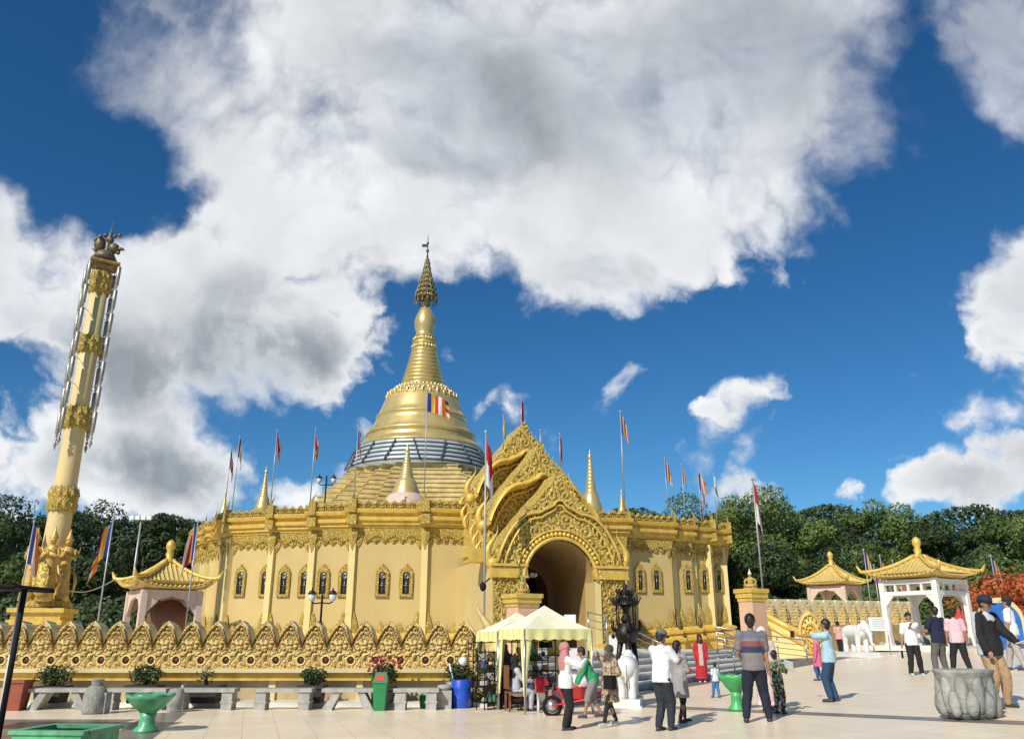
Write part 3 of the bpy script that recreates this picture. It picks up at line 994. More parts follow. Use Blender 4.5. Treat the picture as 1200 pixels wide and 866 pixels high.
    # rows of small flames climbing the gable edge
    for sgn in (-1, 1):
        for k in range(15):
            u = (k + .5) / 15; x = sgn * u * t['hw']
            z = gable_h(x, t)
            flame(ml, PP(x, d - .1, z - .12), EX * sgn, EN, 0.42, -1)
            flame(ml, PP(x * .93, d + .12, z - .55), EX * sgn, EN, 0.36, -1)
    ml.build('mouldings', M['gold'], pag, True)
    for sgn in (-1, 1):
        fl = MB()
        flame(fl, PP(sgn * (t['hw'] + .05), d - .15, t['z0'] - 0.15), EX * sgn, EN, 1.8, 1)
        fl.ball(PP(sgn * (t['hw'] + .02), d - .15, t['z0'] - 0.05), (.3, .3, .3), 8, 6)
        fl.build('flame_finial', M['gold'], pag, True)
# carved jamb panels
for sgn in (-1, 1):
    xa, xb = sorted((sgn * (AR + .30), sgn * (HW - .03)))
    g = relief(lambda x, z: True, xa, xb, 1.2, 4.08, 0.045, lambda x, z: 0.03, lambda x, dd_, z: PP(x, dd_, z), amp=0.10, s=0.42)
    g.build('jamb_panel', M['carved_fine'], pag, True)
    g = MB(); c = PP(sgn * (AR + .13), 0.06, 2.6); g.box(c, (0.24, 0.14, 3.0), atan2(EX.y, EX.x))
    g.build('pilaster', M['wall_pale'], pag, True)
    g = MB(); c = PP(sgn * (AR + .85), 0.02, 1.0); g.box(c, (1.7, .5, 0.5), atan2(EX.y, EX.x)); g.build('plinth', M['gold'], pag, True)
# little balcony bracket left of the arch
g = MB()
for zz, s_ in ((4.9, .9), (5.1, 1.15), (5.3, .95)):
    c = PP(-HW - .5, -1.2, zz); g.box(c, (s_, 1.0, .2), atan2(EX.y, EX.x))
g.build('bracket', M['gold'], pag, True)

# the great stupa ---------------------------------------------------
SX, SY = -8.05, 70.0
def prof_px(rows):
    out = []
    for py, hw in rows:
        z = EYE + SY * T(py); fwd = SY * CT + (z - EYE) * ST
        out.append((hw / F * fwd, z))
    return out
def lath(name, rows, m, n=48, parent=pag, flute=0, fa=0):
    g = MB(); pr = prof_px(rows)[::-1]
    g.lathe(pr, (SX, SY, 0), n, flute=flute, fa=fa)
    return g.build(name, m, parent, True)
lath('bell', [(455, 26), (457, 31), (460, 35), (464, 38.5), (469, 41.5), (476, 45), (485, 48.6), (491, 51.5), (491.6, 53), (493, 53), (494, 51.8), (500, 55), (508, 59), (511, 61), (511.6, 64), (515, 64.5), (516, 61.5), (517, 63), (519, 65), (519.6, 64.6), (523, 68), (526, 70), (526.5, 72), (530, 74)], M['stupa'], 64)
sp = [(395, 12)]
y = 396.0; r = 13.0
rows = []
for k in range(13):
    yy = 397 + k * 4.6; rr = 12.6 + (k / 12) ** 1.35 * 12.6
    rows += [(yy, rr * .93), (yy + 1.0, rr * 1.04), (yy + 2.8, rr * 1.06), (yy + 3.8, rr * .95)]
rows += [(457, 26.5)]
lath('ringed_spire', rows, M['stupa'], 40)
for (py, hw, s_, nn_, st_) in ((458, 31.5, .13, 44, 1.3), (464, 38.5, .15, 44, 1.3), (399, 12.5, .12, 24, 1.2), (408, 14.0, .12, 24, 1.2), (469, 41.6, .11, 30, 3.4)):
    g = MB(); z = EYE + SY * T(py); R_ = hw / F * (SY * CT + (z - EYE) * ST)
    g.lathe([(R_ - s_ * .6, -s_ * .5), (R_ + s_ * .35, -s_ * .3), (R_ + s_ * .35, s_ * .3), (R_ - s_ * .6, s_ * .5)], (SX, SY, z), 48)
    for k in range(nn_):
        a = 2 * pi * k / nn_
        g.ball((SX + R_ * cos(a), SY + R_ * sin(a), z), (s_, s_, s_ * st_ * (1 + .3 * (k % 2))), 6, 5)
    g.build('lotus_ring', M['stupa'], pag, True)
lath('banana_bud', [(361, 5.5), (366, 8), (372, 11), (378, 12.4), (384, 12), (390, 10), (395, 10.5), (396.5, 13.5)], M['stupa'], 32)
# umbrella crown (hti)
g = MB()
for k, (py, hw) in enumerate([(349, 12.8), (344, 12.4), (338, 10.6), (332, 8.8), (326, 7), (320, 5.4), (314, 4.1), (308, 3.0)]):
    z = EYE + SY * T(py); R_ = hw / F * (SY * CT + (z - EYE) * ST)
    g.lathe([(R_ * .72, -.08), (R_, -.05), (R_, .10), (R_ * .72, .42)], (SX, SY, z), 20)
    for q in range(14):
        a = 2 * pi * q / 14
        g.ball((SX + R_ * cos(a), SY + R_ * sin(a), z - .14 - (.25 if k == 0 else 0)), (.07, .07, .16 + (.18 if k == 0 else 0)), 5, 4)
g.lathe(prof_px([(300, .5), (306, 1.6), (325, 3.0), (361, 5.4)])[::-1], (SX, SY, 0), 12)
g.build('umbrella_crown', relief_gold('hti_gold', (0.5, 0.42, 0.22), (0.16, 0.12, 0.06), scale=5, metal=.5), pag, True)
g = MB()
g.lathe(prof_px([(276, .25), (284, .5), (285, 1.6), (287, .5), (292, .6), (294, 1.9), (297, .6), (303, 1.2)])[::-1], (SX, SY, 0), 8)
zv = EYE + SY * T(288); g.box((SX - .28, SY, zv), (.55, .05, .3))
g.build('spire_tip', M['bronze'], pag, True)
# silvery sheeting ring under the bell
rows = [(530, 72)]
for k in range(5):
    yy = 530 + k * 5.0; r0 = 73.5 + k * 2.1
    rows += [(yy + .4, r0), (yy + 3.6, r0 + 2.6), (yy + 3.9, r0 + .4), (yy + 4.9, r0 + .8)]
rows += [(556, 84)]
lath('sheeted_ring', rows, M['silver'], 56)
g = MB()
for k in range(5):
    py = 534.3 + k * 5; z = EYE + SY * T(py); R_ = (76.5 + k * 2.1) / F * (SY * CT + (z - EYE) * ST)
    g.lathe([(R_ - .25, -.07), (R_ + .06 - .14, -.07), (R_ + .06 - .14, .05), (R_ - .25, .05)], (SX, SY, z), 56, smooth=False)
random.seed(3)
for k in range(26):
    a = -pi * (k + .5) / 26; s_ = random.choice((-1, 1)) * .05
    pts = []
    for py, hw in ((531, 75.5), (543, 80.5), (555, 85.5)):
        z = EYE + SY * T(py); R_ = hw / F * (SY * CT + (z - EYE) * ST) + .06
        aa = a + s_ * (py - 543) / 12
        pts.append((SX + R_ * cos(aa), SY + R_ * sin(aa), z))
    if k % 3 == 0: g.tube(pts, .07, 5)
g.build('scaffold_straps', mat('strap_dark', (0.06, 0.07, 0.08), .6), pag, True)
# redented terraces
def redent(R, cuts=4, step=0.085):
    pts = []
    s = R * step
    quad = []
    x = R; y_ = R - cuts * 2 * s
    quad.append((x, -y_)) ; quad.append((x, y_))
    for k in range(cuts):
        quad.append((x - s, y_)) if False else None
        x2 = x - 2 * s
        y2 = y_ + 2 * s
        quad.append((x2, y_)) ; 
        if k < cuts - 1: quad.append((x2, y2))
        x, y_ = x2, y2
    q = quad[1:]
    out = []
    for r in range(4):
        a = r * pi / 2
        for (u, v) in q: out.append((u * cos(a) - v * sin(a), u * sin(a) + v * cos(a)))
    return out
NT = 13
rot = radians(17)
for k in range(NT):
    t = k / (NT - 1)
    z1 = 15.2 - 0.42 * k
    R = 5.75 + 0.42 * k
    g = MB()
    for (ra, z0_, z1_) in ((R, z1 - .42, z1 - .02), (R + .10, z1 - .10, z1)):
        poly = [(SX + x * cos(rot) - y_ * sin(rot), SY + x * sin(rot) + y_ * cos(rot)) for x, y_ in redent(ra)]
        g.prism(poly, z0_, z1_)
    g.build('terrace_step', M['terr'], pag, True)
lath('terrace_core', [(552, 60), (600, 95)], M['terr'], 24)

# small stupas on the roof ---------------------------------------------
def small_stupa(px, ytip, ybase, Y, wpx, label, dome=False):
    b = at(px, ybase, Y); tp = at(px, ytip, Y); H = tp.z - b.z
    fwd = Y * CT + (b.z - EYE) * ST; R = wpx / 2 / F * fwd
    t = thing('small_stupa', label, 'stupa', (b.x, Y, b.z))
    g = MB(); z0 = 0
    if dome:
        d_ = MB(); d_.lathe([(R * 1.05, -.8), (R * 1.05, 0), (R, H * .03), (R * .9, H * .10), (R * .68, H * .15), (0.01, H * .17)], n=32); d_.build('dome', M['pavil'], t); z0 = .13
        R *= .72
    pr = [(R, H * z0 - (.6 if not dome else 0)), (R, H * (z0 + .02)), (R * .92, H * (z0 + .04)), (R * .95, H * (z0 + .06)), (R * .78, H * (z0 + .12)), (R * .7, H * (z0 + .2)), (R * .56, H * (z0 + .25))]
    a0 = z0 + .26; nr = 9
    for k in range(nr):
        zz = a0 + (0.80 - a0) * k / nr; rr = R * (.50 - .36 * (k / nr) ** .8)
        pr += [(rr, H * zz), (rr * 1.1, H * (zz + .012)), (rr * .95, H * (zz + .03))]
    pr += [(R * .12, H * .80), (R * .20, H * .83), (R * .16, H * .86), (R * .05, H * .90), (R * .09, H * .92), (R * .02, H * .94), (.015, H)]
    g.lathe(pr, n=24)
    g.build('spire', M['stupa'], t)
    return t
small_stupa(475, 516, 590, 52, 48, 'small gold stupa on a white dome in front of the great stupa', True)
small_stupa(308, 545, 594, 52, 18, 'slim gold stupa with a ringed cone on the left roof of the hall')
small_stupa(693, 524, 596, 50, 26, 'tall gold stupa on the roof just right of the entrance gable')
small_stupa(729, 572, 601, 52, 11, 'tiny gold stupa right of the entrance gable beside a tall flagpole')
small_stupa(262, 572, 600, 56, 10, 'tiny gold stupa at the far left end of the roof')

# ------------------------------------------------------------------ victory column on the left
cb = at(52, 735, 40.0)
colm = thing('victory_column', 'tall cream column with gold carved bands, hanging chimes and a bird crowned capital', 'column', (-22.15, 40, 0.9))
LZ = lambda py: EYE + 40 * T(py) - 0.9
g = MB()
g.box((0, 0, .9), (2.0, 2.0, 1.8), radians(12)); g.build('pedestal', M['peach'], colm)
g = MB()
zp = LZ(728)
for z_, s_, h_ in ((zp - .05, 2.35, .22), (zp + .22, 2.1, .34), (zp + .48, 2.4, .2)):
    g.box((0, 0, z_), (s_, s_, h_), radians(12))
g.build('cornice', M['gold'], colm)
g = MB(); g.lathe([(.98, zp + .56), (1.1, zp + .62), (1.1, zp + .8), (.98, zp + .95)], n=32, flute=24, fa=.06)
for k in range(18):
    a = 2 * pi * k / 18; leaf(g, Vector((1.02 * cos(a), 1.02 * sin(a), zp + .6)), Vector((-sin(a), cos(a), 0)), Vector((cos(a), sin(a), 0)), .4, .45)
g.build('lotus_base', M['carved_fine'], colm)
ztop = LZ(318)
g = MB(); g.lathe([(.62, zp + .6), (.55, zp + 4), (.47, LZ(480)), (.42, ztop)], n=32); g.build('shaft', M['column'], colm)
def rad(z): return .61 - (.20) * (z - zp) / (ztop - zp)
for (ya, yb) in ((600, 572), (503, 478), (415, 395), (345, 320)):
    za, zb_ = LZ(ya), LZ(yb); g = MB(); R = rad((za + zb_) / 2)
    g.lathe([(R, za), (R + .10, za + .05), (R + .08, (za + zb_) / 2 - .1), (R + .14, (za + zb_) / 2), (R + .08, (za + zb_) / 2 + .1), (R + .10, zb_ - .05), (R, zb_)], n=32)
    for k in range(14):
        a = 2 * pi * k / 14; U = Vector((-sin(a), cos(a), 0)); Nn = Vector((cos(a), sin(a), 0))
        leaf(g, Nn * (R + .06) + Vector((0, 0, (za + zb_) / 2)), U, Nn, .3, (zb_ - za) * .6)
        leaf(g, Nn * (R + .06) + Vector((0, 0, (za + zb_) / 2)), U, Nn, .3, (zb_ - za) * .6, down=True)
    g.build('carved_band', M['carved_fine'], colm)
g = MB()
a0 = radians(35)
g.box((0, 0, ztop + .12), (.9, .9, .25), a0); g.box((0, 0, ztop + .36), (1.45, 1.45, .12), a0); g.box((0, 0, ztop + .47), (1.1, 1.1, .14), a0, taper=.7)
g.build('capital', mat('capital_brown', (.34, .22, .09), .5, var=.3, scale=6), colm)
g = MB(); zc = ztop + .6
g.lathe([(.5, zc), (.62, zc + .1), (.5, zc + .35), (.42, zc + .5)], n=16)
for sx_, sz in ((-.38, .95), (.42, .6)):
    g.ball((sx_, 0, zc + .75 + (.25 if sx_ < 0 else 0)), (.3, .3, sz * .5), 9, 7)
    for k in range(7): g.ball((sx_ + .26 * cos(k), .26 * sin(k), zc + .5 + .17 * k), .12, 6, 5)
g.tube([(-.3, 0, zc + .7), (-.62, .05, zc + .65), (-.8, .05, zc + .8)], [.12, .09, .03])
g.tube([(.5, 0, zc + .7), (.85, 0, zc + .72), (1.0, 0, zc + .66)], [.12, .1, .03])
g.lathe([(.10, zc + .5), (.07, zc + 1.1), (.22, zc + 1.2), (.2, zc + 1.35), (.08, zc + 1.5), (.12, zc + 1.58), (.03, zc + 1.8), (.012, zc + 2.5)], c=(.12, 0, 0), n=10)
g.build('sacred_birds', mat('bird_bronze', (.16, .12, .07), .5, .3, var=.4, scale=7), colm)
for k, a in enumerate((a0 + pi / 4 + pi / 2 * j for j in range(4))):
    R0 = 1.0; g = MB(); x0, y0 = R0 * cos(a), R0 * sin(a)
    zs = ztop + .25; ze = LZ(512)
    nseg = 7
    for j in range(nseg):
        za = zs + (ze - zs) * j / nseg; zb_ = zs + (ze - zs) * (j + 1) / nseg
        g.lathe([(.02, zb_), (.07, zb_ + .08), (.04, zb_ + .14), (.095, zb_ + .2), (.105, za - .12), (.05, za - .06), (.02, za)], c=(x0, y0, 0), n=10)
    g.lathe([(.005, ze - .65), (.09, ze - .35), (.03, ze - .2), (.08, ze - .08), (.01, ze)], c=(x0, y0, 0), n=8)
    for j in range(1, 7):
        zz = zs + (ze - zs) * j / 7
        g.tube([(x0, y0, zz), (.5 * cos(a), .5 * sin(a), zz - .1)], .018, 5)
    g.build('chime_string', M['chimes'], colm)

def deva(name, label, loc, rz, H, m, shield=False, group=None, parentless=True):
    """standing robed statue with a tall crown and praying hands"""
    t = thing(name, label, 'statue', loc, rz, group, scale=H)
    g = MB()
    g.lathe([(.10, 0), (.17, .02), (.15, .10), (.12, .28), (.115, .42), (.10, .50), (.085, .56), (.11, .64), (.125, .72), (.10, .765), (.04, .79), (.035, .81)], n=16, sy=.8)
    for k in range(5):
        z = .06 + .09 * k; g.lathe([(.13 - .008 * k, z), (.155 - .008 * k, z + .02), (.125 - .008 * k, z + .05)], n=16, sy=.8, caps=False)
    for s_ in (-1, 1):
        g.tube([(s_ * .12, 0, .73), (s_ * .165, .03, .61), (s_ * .03, .14, .66)], [.035, .032, .022], 8)
        g.tube([(s_ * .12, -.02, .74), (s_ * .20, -.03, .70), (s_ * .22, -.03, .79)], [.03, .02, .005], 6)
        g.tube([(s_ * .14, -.04, .5), (s_ * .21, -.06, .3), (s_ * .19, -.06, .08)], [.02, .035, .01], 6)
    g.tube([(0, .14, .64), (0, .13, .72)], [.022, .012], 6)
    g.xform(Matrix.Diagonal((.74, .74, 1, 1))); g.build('figure', m, t)
    g = MB(); g.ball((0, .01, .845), (.047, .052, .06), 12, 9); g.ball((0, .062, .84), (.012, .014, .016), 6, 5)
    g.lathe([(.055, .87), (.065, .885), (.05, .90), (.045, .92), (.03, .95), (.02, .98), (.006, 1.04)], n=12); g.build('crowned_head', m, t)
    if shield:
        g = MB(); g.lathe([(.001, .03), (.10, .03), (.125, .0)], n=20); 
        g.xform(Matrix.Translation((0.02, .12, .30)) @ Matrix.Rotation(-pi / 2, 4, 'X') @ Matrix.Diagonal((1, 2.0, 1, 1)))
        g.build('shield', M['carved_fine'], t)
    return t
M['statue'] = mat('statue_gold', (0.58, 0.38, 0.10), 0.45, .25, var=.3, scale=12, bump=.6, bscale=35, dirt=(0.25, 0.14, 0.04), dirt_amt=.6)
zc_ = .9 + zp + .85
def around(px, Y): return at(px, 700, Y)
deva('guardian_statue', 'gold crowned guardian statue on the left of the column base', (around(28, 39).x, 39.2, zc_), pi * .9, 3.3, M['statue'])
deva('guardian_statue', 'gold guardian statue holding a large oval shield against the column base', (around(53, 39).x, 38.9, zc_), pi, 3.3, M['statue'], True)
deva('guardian_statue', 'gold guardian statue right of the shield bearer at the column base', (around(69, 39.8).x, 39.9, zc_), pi * 1.1, 3.3, M['statue'])

# ------------------------------------------------------------------ balustrades of lotus crests
def crest_parts(w_, h_, depth, st=0.022):
    """cream body mesh, carved front mesh, ring mesh"""
    def out(u):           # outline half-height function
        u = abs(u)
        return h_ * (0.46 + 0.54 * (1 - u ** 1.9) ** 0.85) * (1 + 0.04 * max(0, 1 - u * 8))
    n = 16; body = MB(); xs = [-w_ / 2 + w_ * k / n for k in range(n + 1)]
    vs = []
    for y in (0.0, depth):
        vs += [(x, y, 0) for x in xs] + [(x, y, out(2 * x / w_) * (1 if y == 0 else .96)) for x in xs]
    q = n + 1; fs = []
    for i in range(n):
        fs += [(i, i + 1, q + i + 1, q + i), (2 * q + i, 3 * q + i, 3 * q + i + 1, 2 * q + i + 1), (q + i, q + i + 1, 3 * q + i + 1, 3 * q + i)]
    fs += [(0, q, 3 * q, 2 * q), (n, 2 * q + n, 3 * q + n, q + n)]
    body.add(vs, fs)
    fr_ = MB()
    R = .105 * w_ / .65; cz = .19
    def inside(x, z):
        if z > out(2 * x / w_) * .985: return False
        for sx_ in (-w_ / 2, w_ / 2):
            if (x - sx_) ** 2 + (z - cz) ** 2 < R * R: return False
        return True
    def hh(x, z):
        u = z / out(2 * x / w_)
        e = .065 if u > .90 else (-.03 if u > .80 else (.04 if u > .74 else 0))
        if .60 < z < .9 * h_ and abs(x) < .02: e += .02
        r = math.hypot(x, z - .46); e += .10 * max(0, 1 - (r / .09) ** 2)
        for k in range(7):
            a = 2 * pi * k / 7 + .3; rr = math.hypot(x - .16 * cos(a) * w_ / .65, z - .46 - .16 * sin(a)); e += .06 * max(0, 1 - (rr / .065) ** 2)
        for (cx_, cz2) in ((0, .74), (-.08, .84), (.08, .84), (0, .24), (-.12, .10), (.12, .10), (-.2, .33), (.2, .33), (-.17, .62), (.17, .62), (0, .93)):
            rr = math.hypot(x - cx_ * w_ / .65, z - cz2 * h_ / 1.1); e += .05 * max(0, 1 - (rr / .05) ** 2)
        return -.04 - e
    vs = []; idx = {}; fs = []
    nx = int(w_ / st); nz = int(h_ / st) + 1
    def vid(i, k):
        if (i, k) not in idx:
            x = -w_ / 2 + i * w_ / nx; z = k * st
            idx[(i, k)] = len(vs); vs.append((x, hh(x, min(z, out(2 * x / w_))) - .045 * scroll_h(x, z + 5, .17), min(z, out(2 * x / w_))))
        return idx[(i, k)]
    for i in range(nx):
        for k in range(nz):
            if inside(-w_ / 2 + (i + .5) * w_ / nx, (k + .5) * st): fs.append((vid(i, k), vid(i + 1, k), vid(i + 1, k + 1), vid(i, k + 1)))
    fr_.add(vs, fs)
    ring = MB()
    ring.tube([(w_ / 2 + (R + .01) * cos(t), -.05, cz + (R + .01) * sin(t)) for t in [2 * pi * k / 14 for k in range(15)]], .028, 6)
    # dark socket behind the hole
    hole = MB(); hole.lathe([(R, -.03), (R * .95, .0), (R * .8, .002)], n=14); hole.lathe([(.001, .0), (R * .97, .0)], n=14)
    hole.xform(Matrix.Translation((w_ / 2, -.006, cz)) @ Matrix.Rotation(-pi / 2, 4, 'X'))
    return body.mesh('crest_body', M['cream']), fr_.mesh('crest_carving', M['carvedwall']), ring.mesh('ring', M['carvedwall']), hole.mesh('hole', M['holebrown'])
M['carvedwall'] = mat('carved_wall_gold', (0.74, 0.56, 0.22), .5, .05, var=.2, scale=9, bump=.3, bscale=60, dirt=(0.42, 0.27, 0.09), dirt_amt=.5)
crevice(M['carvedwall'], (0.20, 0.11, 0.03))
M['holebrown'] = mat('socket_brown', (0.07, 0.025, 0.01), .6)
cw = .625
CP = crest_parts(cw, 1.10, .46)
bal = thing('balustrade_wall', 'long low wall of carved gold lotus crests behind the stone benches on the left', 'balustrade', (0, 21.6, 0))
zl = EYE + 21.5 * T(783)
x0 = -15.6; nb_ = 0
x = x0
xend = at(556, 760, 21.6).x
while x < xend:
    jit = random.uniform(-.006, .006)
    for me, nm in zip(CP, ('crest', 'carving', 'ring', 'socket')):
        if nm == 'crest': par = link(nm, me, bal); par.location = (x, 0, zl); pr_ = par; WL[par.name] = Vector((0, 0, 0))
        else:
            c_ = link(nm, me, pr_)
    x += cw; nb_ += 1
g = MB()
Lx = xend + .35 - (-17); cx_ = (xend + .35 - 17) / 2
g.box((cx_, .12, zl - .045), (Lx, .80, .09)); g.build('coping', M['cream'], bal)
g = MB(); g.box((cx_, .16, zl - .16), (Lx, .60, .14)); g.box((cx_, .12, zl - .25), (Lx, .70, .05)); g.build('moulding', M['gold'], bal)
g = MB(); g.box((cx_, .20, (zl - .275) / 2), (Lx, .5, zl - .275))
g.build('plinth', mat('plinth_buff', (0.48, 0.38, 0.20), .75, var=.12, scale=1.4, dirt=(.25, .18, .09), dirt_amt=.8), bal)
g = MB(); g.box((cx_, -.42, .05), (Lx, .75, .10)); g.build('kerb_step', M['step'], bal)
for xx in fr(-14.6, -1.6, 6):
    g = MB(); g.box((xx, -.08, (zl - .28) / 2), (.16, .08, zl - .29)); g.build('pier', M['cream'], bal)
# carved end scrolls where the wall meets the entrance
g = MB()
for k, (dx, h_) in enumerate(((.1, 1.5), (.42, 1.9), (.75, 1.2), (1.0, 1.6))):
    flame(g, Vector((xend + dx - .1, 0.3 + .2 * k, zl - .1)), Vector((1, 0, 0)), Vector((0, -1, 0)), h_, 1)
g.box((xend + .75, .55, zl / 2), (1.0, .7, zl), .2)
g.build('end_scroll', M['carvedwall'], bal)

# right-hand balustrade, running away behind the pavilions
balR = thing('balustrade_wall', 'carved gold wall with cream tops crossing the plaza behind the elephant on the right', 'balustrade', (0, 0, 0))
pA = at(884, 735, 40.5); pB = at(1082, 735, 47.5)
def crestR():
    w_, h_ = .84, 1.25
    b = MB()
    pr = [(-w_ * .5, 0), (w_ * .5, 0), (w_ * .5, h_ * .93), (w_ * .40, h_), (-w_ * .40, h_), (-w_ * .5, h_ * .93)]
    b.add([(x, .12, z) for x, z in pr] + [(x, .6, z) for x, z in pr], [tuple(range(6)), tuple(range(11, 5, -1))] + [(i, (i + 1) % 6, 6 + (i + 1) % 6, 6 + i) for i in range(6)])
    c = MB(); st = .03; nx = int(w_ / st); nz = int(h_ / st); idx = {}; vs = []; fs = []
    def vid(i, k):
        if (i, k) not in idx:
            x = -w_ / 2 + i * st; z = k * st; idx[(i, k)] = len(vs)
            u = 1 - abs(x) / (w_ / 2)
            vs.append((x, .10 - .05 * scroll_h(x, z, .17) - .12 * max(0, u) * (z < h_ * .8), z))
        return idx[(i, k)]
    for i in range(nx):
        for k in range(nz):
            x = -w_ / 2 + (i + .5) * st; z = (k + .5) * st
            lim = h_ * (.38 + .58 * (1 - abs(x) / (w_ / 2)) ** .9)
            if z < lim: fs.append((vid(i, k), vid(i + 1, k), vid(i + 1, k + 1), vid(i, k + 1)))
    c.add(vs, fs)
    return b.mesh('crest_body', M['cream_bright']), c.mesh('crest_carving', M['carvedwall'])
M['cream_bright'] = mat('cream_tops', (0.74, 0.66, 0.40), .7, var=.06)
CR = crestR()
dAB = pB - pA; LnAB = math.hypot(dAB.x, dAB.y); angR = atan2(dAB.y, dAB.x)
nR = int(LnAB / .84)
zR0 = EYE + 40.5 * T(733); zR1 = EYE + 47.5 * T(732)
for k in range(nR):
    t = (k + .5) / nR; px_, py_ = pA.x + dAB.x * t, pA.y + dAB.y * t; z_ = zR0 + (zR1 - zR0) * t
    o = link('crest', CR[0], balR); o.location = (px_, py_, z_); o.rotation_euler = (0, 0, angR)
    link('carving', CR[1], o)
g = MB(); q_ = Vector((-sin(angR), cos(angR), 0)) * .65
a_ = Vector((pA.x, pA.y, 0)); b_ = Vector((pB.x, pB.y, 0))
vs = []
for dd_, in ((-0.1,), (1.1,)):
    for p_, zt in ((a_, zR0), (b_, zR1)):
        for z_ in (0.0, zt): vs.append(p_ + q_ * dd_ + Vector((0, 0, z_)))
g.add(vs, [(0, 2, 3, 1), (4, 5, 7, 6), (1, 3, 7, 5), (0, 1, 5, 4), (2, 6, 7, 3)])
g.build('plinth', mat('plinth_ochre', (0.42, 0.30, 0.13), .7, var=.2, dirt=(.25, .17, .08), dirt_amt=.6), balR)

# ------------------------------------------------------------------ entrance steps, rails, golden stair cheek
stp = thing('entrance_steps', 'wide white marble steps with dark risers leading up to the arched entrance', 'steps', (0, 0, 0))
sA = ground(640, 826); sB = ground(930, 779)
sA = Vector((1.05, 21.6, 0)); sB = Vector((sB.x, sB.y, 0))
sdir = (sB - sA).normalized(); sn = Vector((-sdir.y, sdir.x, 0))
nst = 5
for k in range(nst):
    h0 = 0.0
    g = MB(); rg = MB()
    z1a = 0.20 * (k + 1); z1b = gz(sB.x, 0) * (1 - (k + 1) / nst) + 1.08 * (k + 1) / nst + .0
    z1a = .02 + 1.06 * (k + 1) / nst
    off = .42 * k; off2 = (.42 * (k + 1)) if k < nst - 1 else 17
    for (o1, o2, zt, G, b0) in ((off, off2, 0, g, .05), (off + .03, off + .2, -.05, rg, 3)):
        p = [sA + sn * o1, sB + sn * o1, sB + sn * o2, sA + sn * o2]
        zz = [z1a, z1b, z1b, z1a]
        vs = [(q.x, q.y, z + zt - b0) for q, z in zip(p, zz)] + [(q.x, q.y, z + zt) for q, z in zip(p, zz)]
        G.add(vs, [(3, 2, 1, 0), (4, 5, 6, 7), (0, 1, 5, 4), (1, 2, 6, 5), (2, 3, 7, 6), (3, 0, 4, 7)])
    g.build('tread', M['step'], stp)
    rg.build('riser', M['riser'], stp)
M['paver'] = mat('grey_paving', (0.17, 0.15, 0.13), .6, var=.25, scale=3)
g = MB(); p = [sA - sn * .75 - sdir * 2, sB - sn * .75 + sdir * 3, sB + sn * 3.0 + sdir * 3, sB + sn * .0, sA + sn * .0 - sdir * 2]
n_ = 30; vs = []
for i in range(n_ + 1):
    for o_ in (-.75, 0.15, 3.0):
        q = sA.lerp(sB + sdir * 5.0, i / n_) + sn * o_; vs.append((q.x, q.y, gz(q.x, q.y) + .008))
g.add(vs, [(i * 3 + k, i * 3 + 3 + k, i * 3 + 4 + k, i * 3 + 1 + k)[::-1] for i in range(n_) for k in (0, 1)])
struct('paving_apron', g, M['paver'])

def rail(name, label, pts, h=.85, npost=5, bars=4):
    """steel handrail following pts (world)"""
    t = thing(name, label, 'railing', pts[0])
    P0 = Vector(pts[0]); pts = [Vector(p) - P0 for p in pts]
    g = MB()
    for k in range(bars):
        z = h * (1 - k * .235)
        g.tube([p + Vector((0, 0, z)) for p in pts], .022 if k == 0 else .014, 6)
    g.build('rails', M['steel'], t)
    tot = [0]
    for a, b in zip(pts[:-1], pts[1:]): tot.append(tot[-1] + (b - a).length)
    for k in range(npost):
        s_ = tot[-1] * k / (npost - 1)
        for i in range(len(pts) - 1):
            if s_ <= tot[i + 1] + 1e-6:
                p = pts[i].lerp(pts[i + 1], (s_ - tot[i]) / max(1e-6, tot[i + 1] - tot[i])); break
        g = MB(); g.tube([p, p + Vector((0, 0, h))], .024, 8); g.lathe([(.06, 0), (.06, .02)], c=p, n=10); g.build('post', M['steel'], t)
    return t
def SP(a, o, dz=0):
    """point on the stair: a along 0..1, o metres up the stair"""
    q = sA.lerp(sB, a) + sn * o
    k = min(nst, max(0, math.floor(o / .42 + 1))) if o >= 0 else 0
    zt = gz(q.x, q.y) if k == 0 else (.02 + 1.06 * k / nst) * (1 - a) + (gz(sB.x, 0) * (1 - k / nst) + 1.08 * k / nst) * a
    return Vector((q.x, q.y, zt + dz))
def srail(label, a, o0=-.15, o1=1.95, npost=3):
    p0, p1 = SP(a, o0), SP(a, o1)
    return rail('handrail', label, [p0, p1], .85, npost)
srail('steel handrail on the steps behind the white elephant with the incense burner', .42)
rail('handrail', 'long steel handrail along the foot of the marble steps behind the lady in red', [SP(.50, -.1), SP(.62, -.1), SP(.73, -.1)], .88, 4)
rail('handrail', 'steel handrail on the steps behind the man in the striped shirt', [SP(.74, -.1), SP(.79, 1.2)], .9, 3)
rail('handrail', 'steel handrail of the ramp beside the golden stair scroll', [SP(.84, 1.9), SP(.97, .6), SP(1.06, -.2)], .85, 4)
rail('handrail', 'thin steel handrail at the left jamb of the entrance behind the tents', [at(690, 752, 27), at(712, 760, 25)], .9, 2, 3)

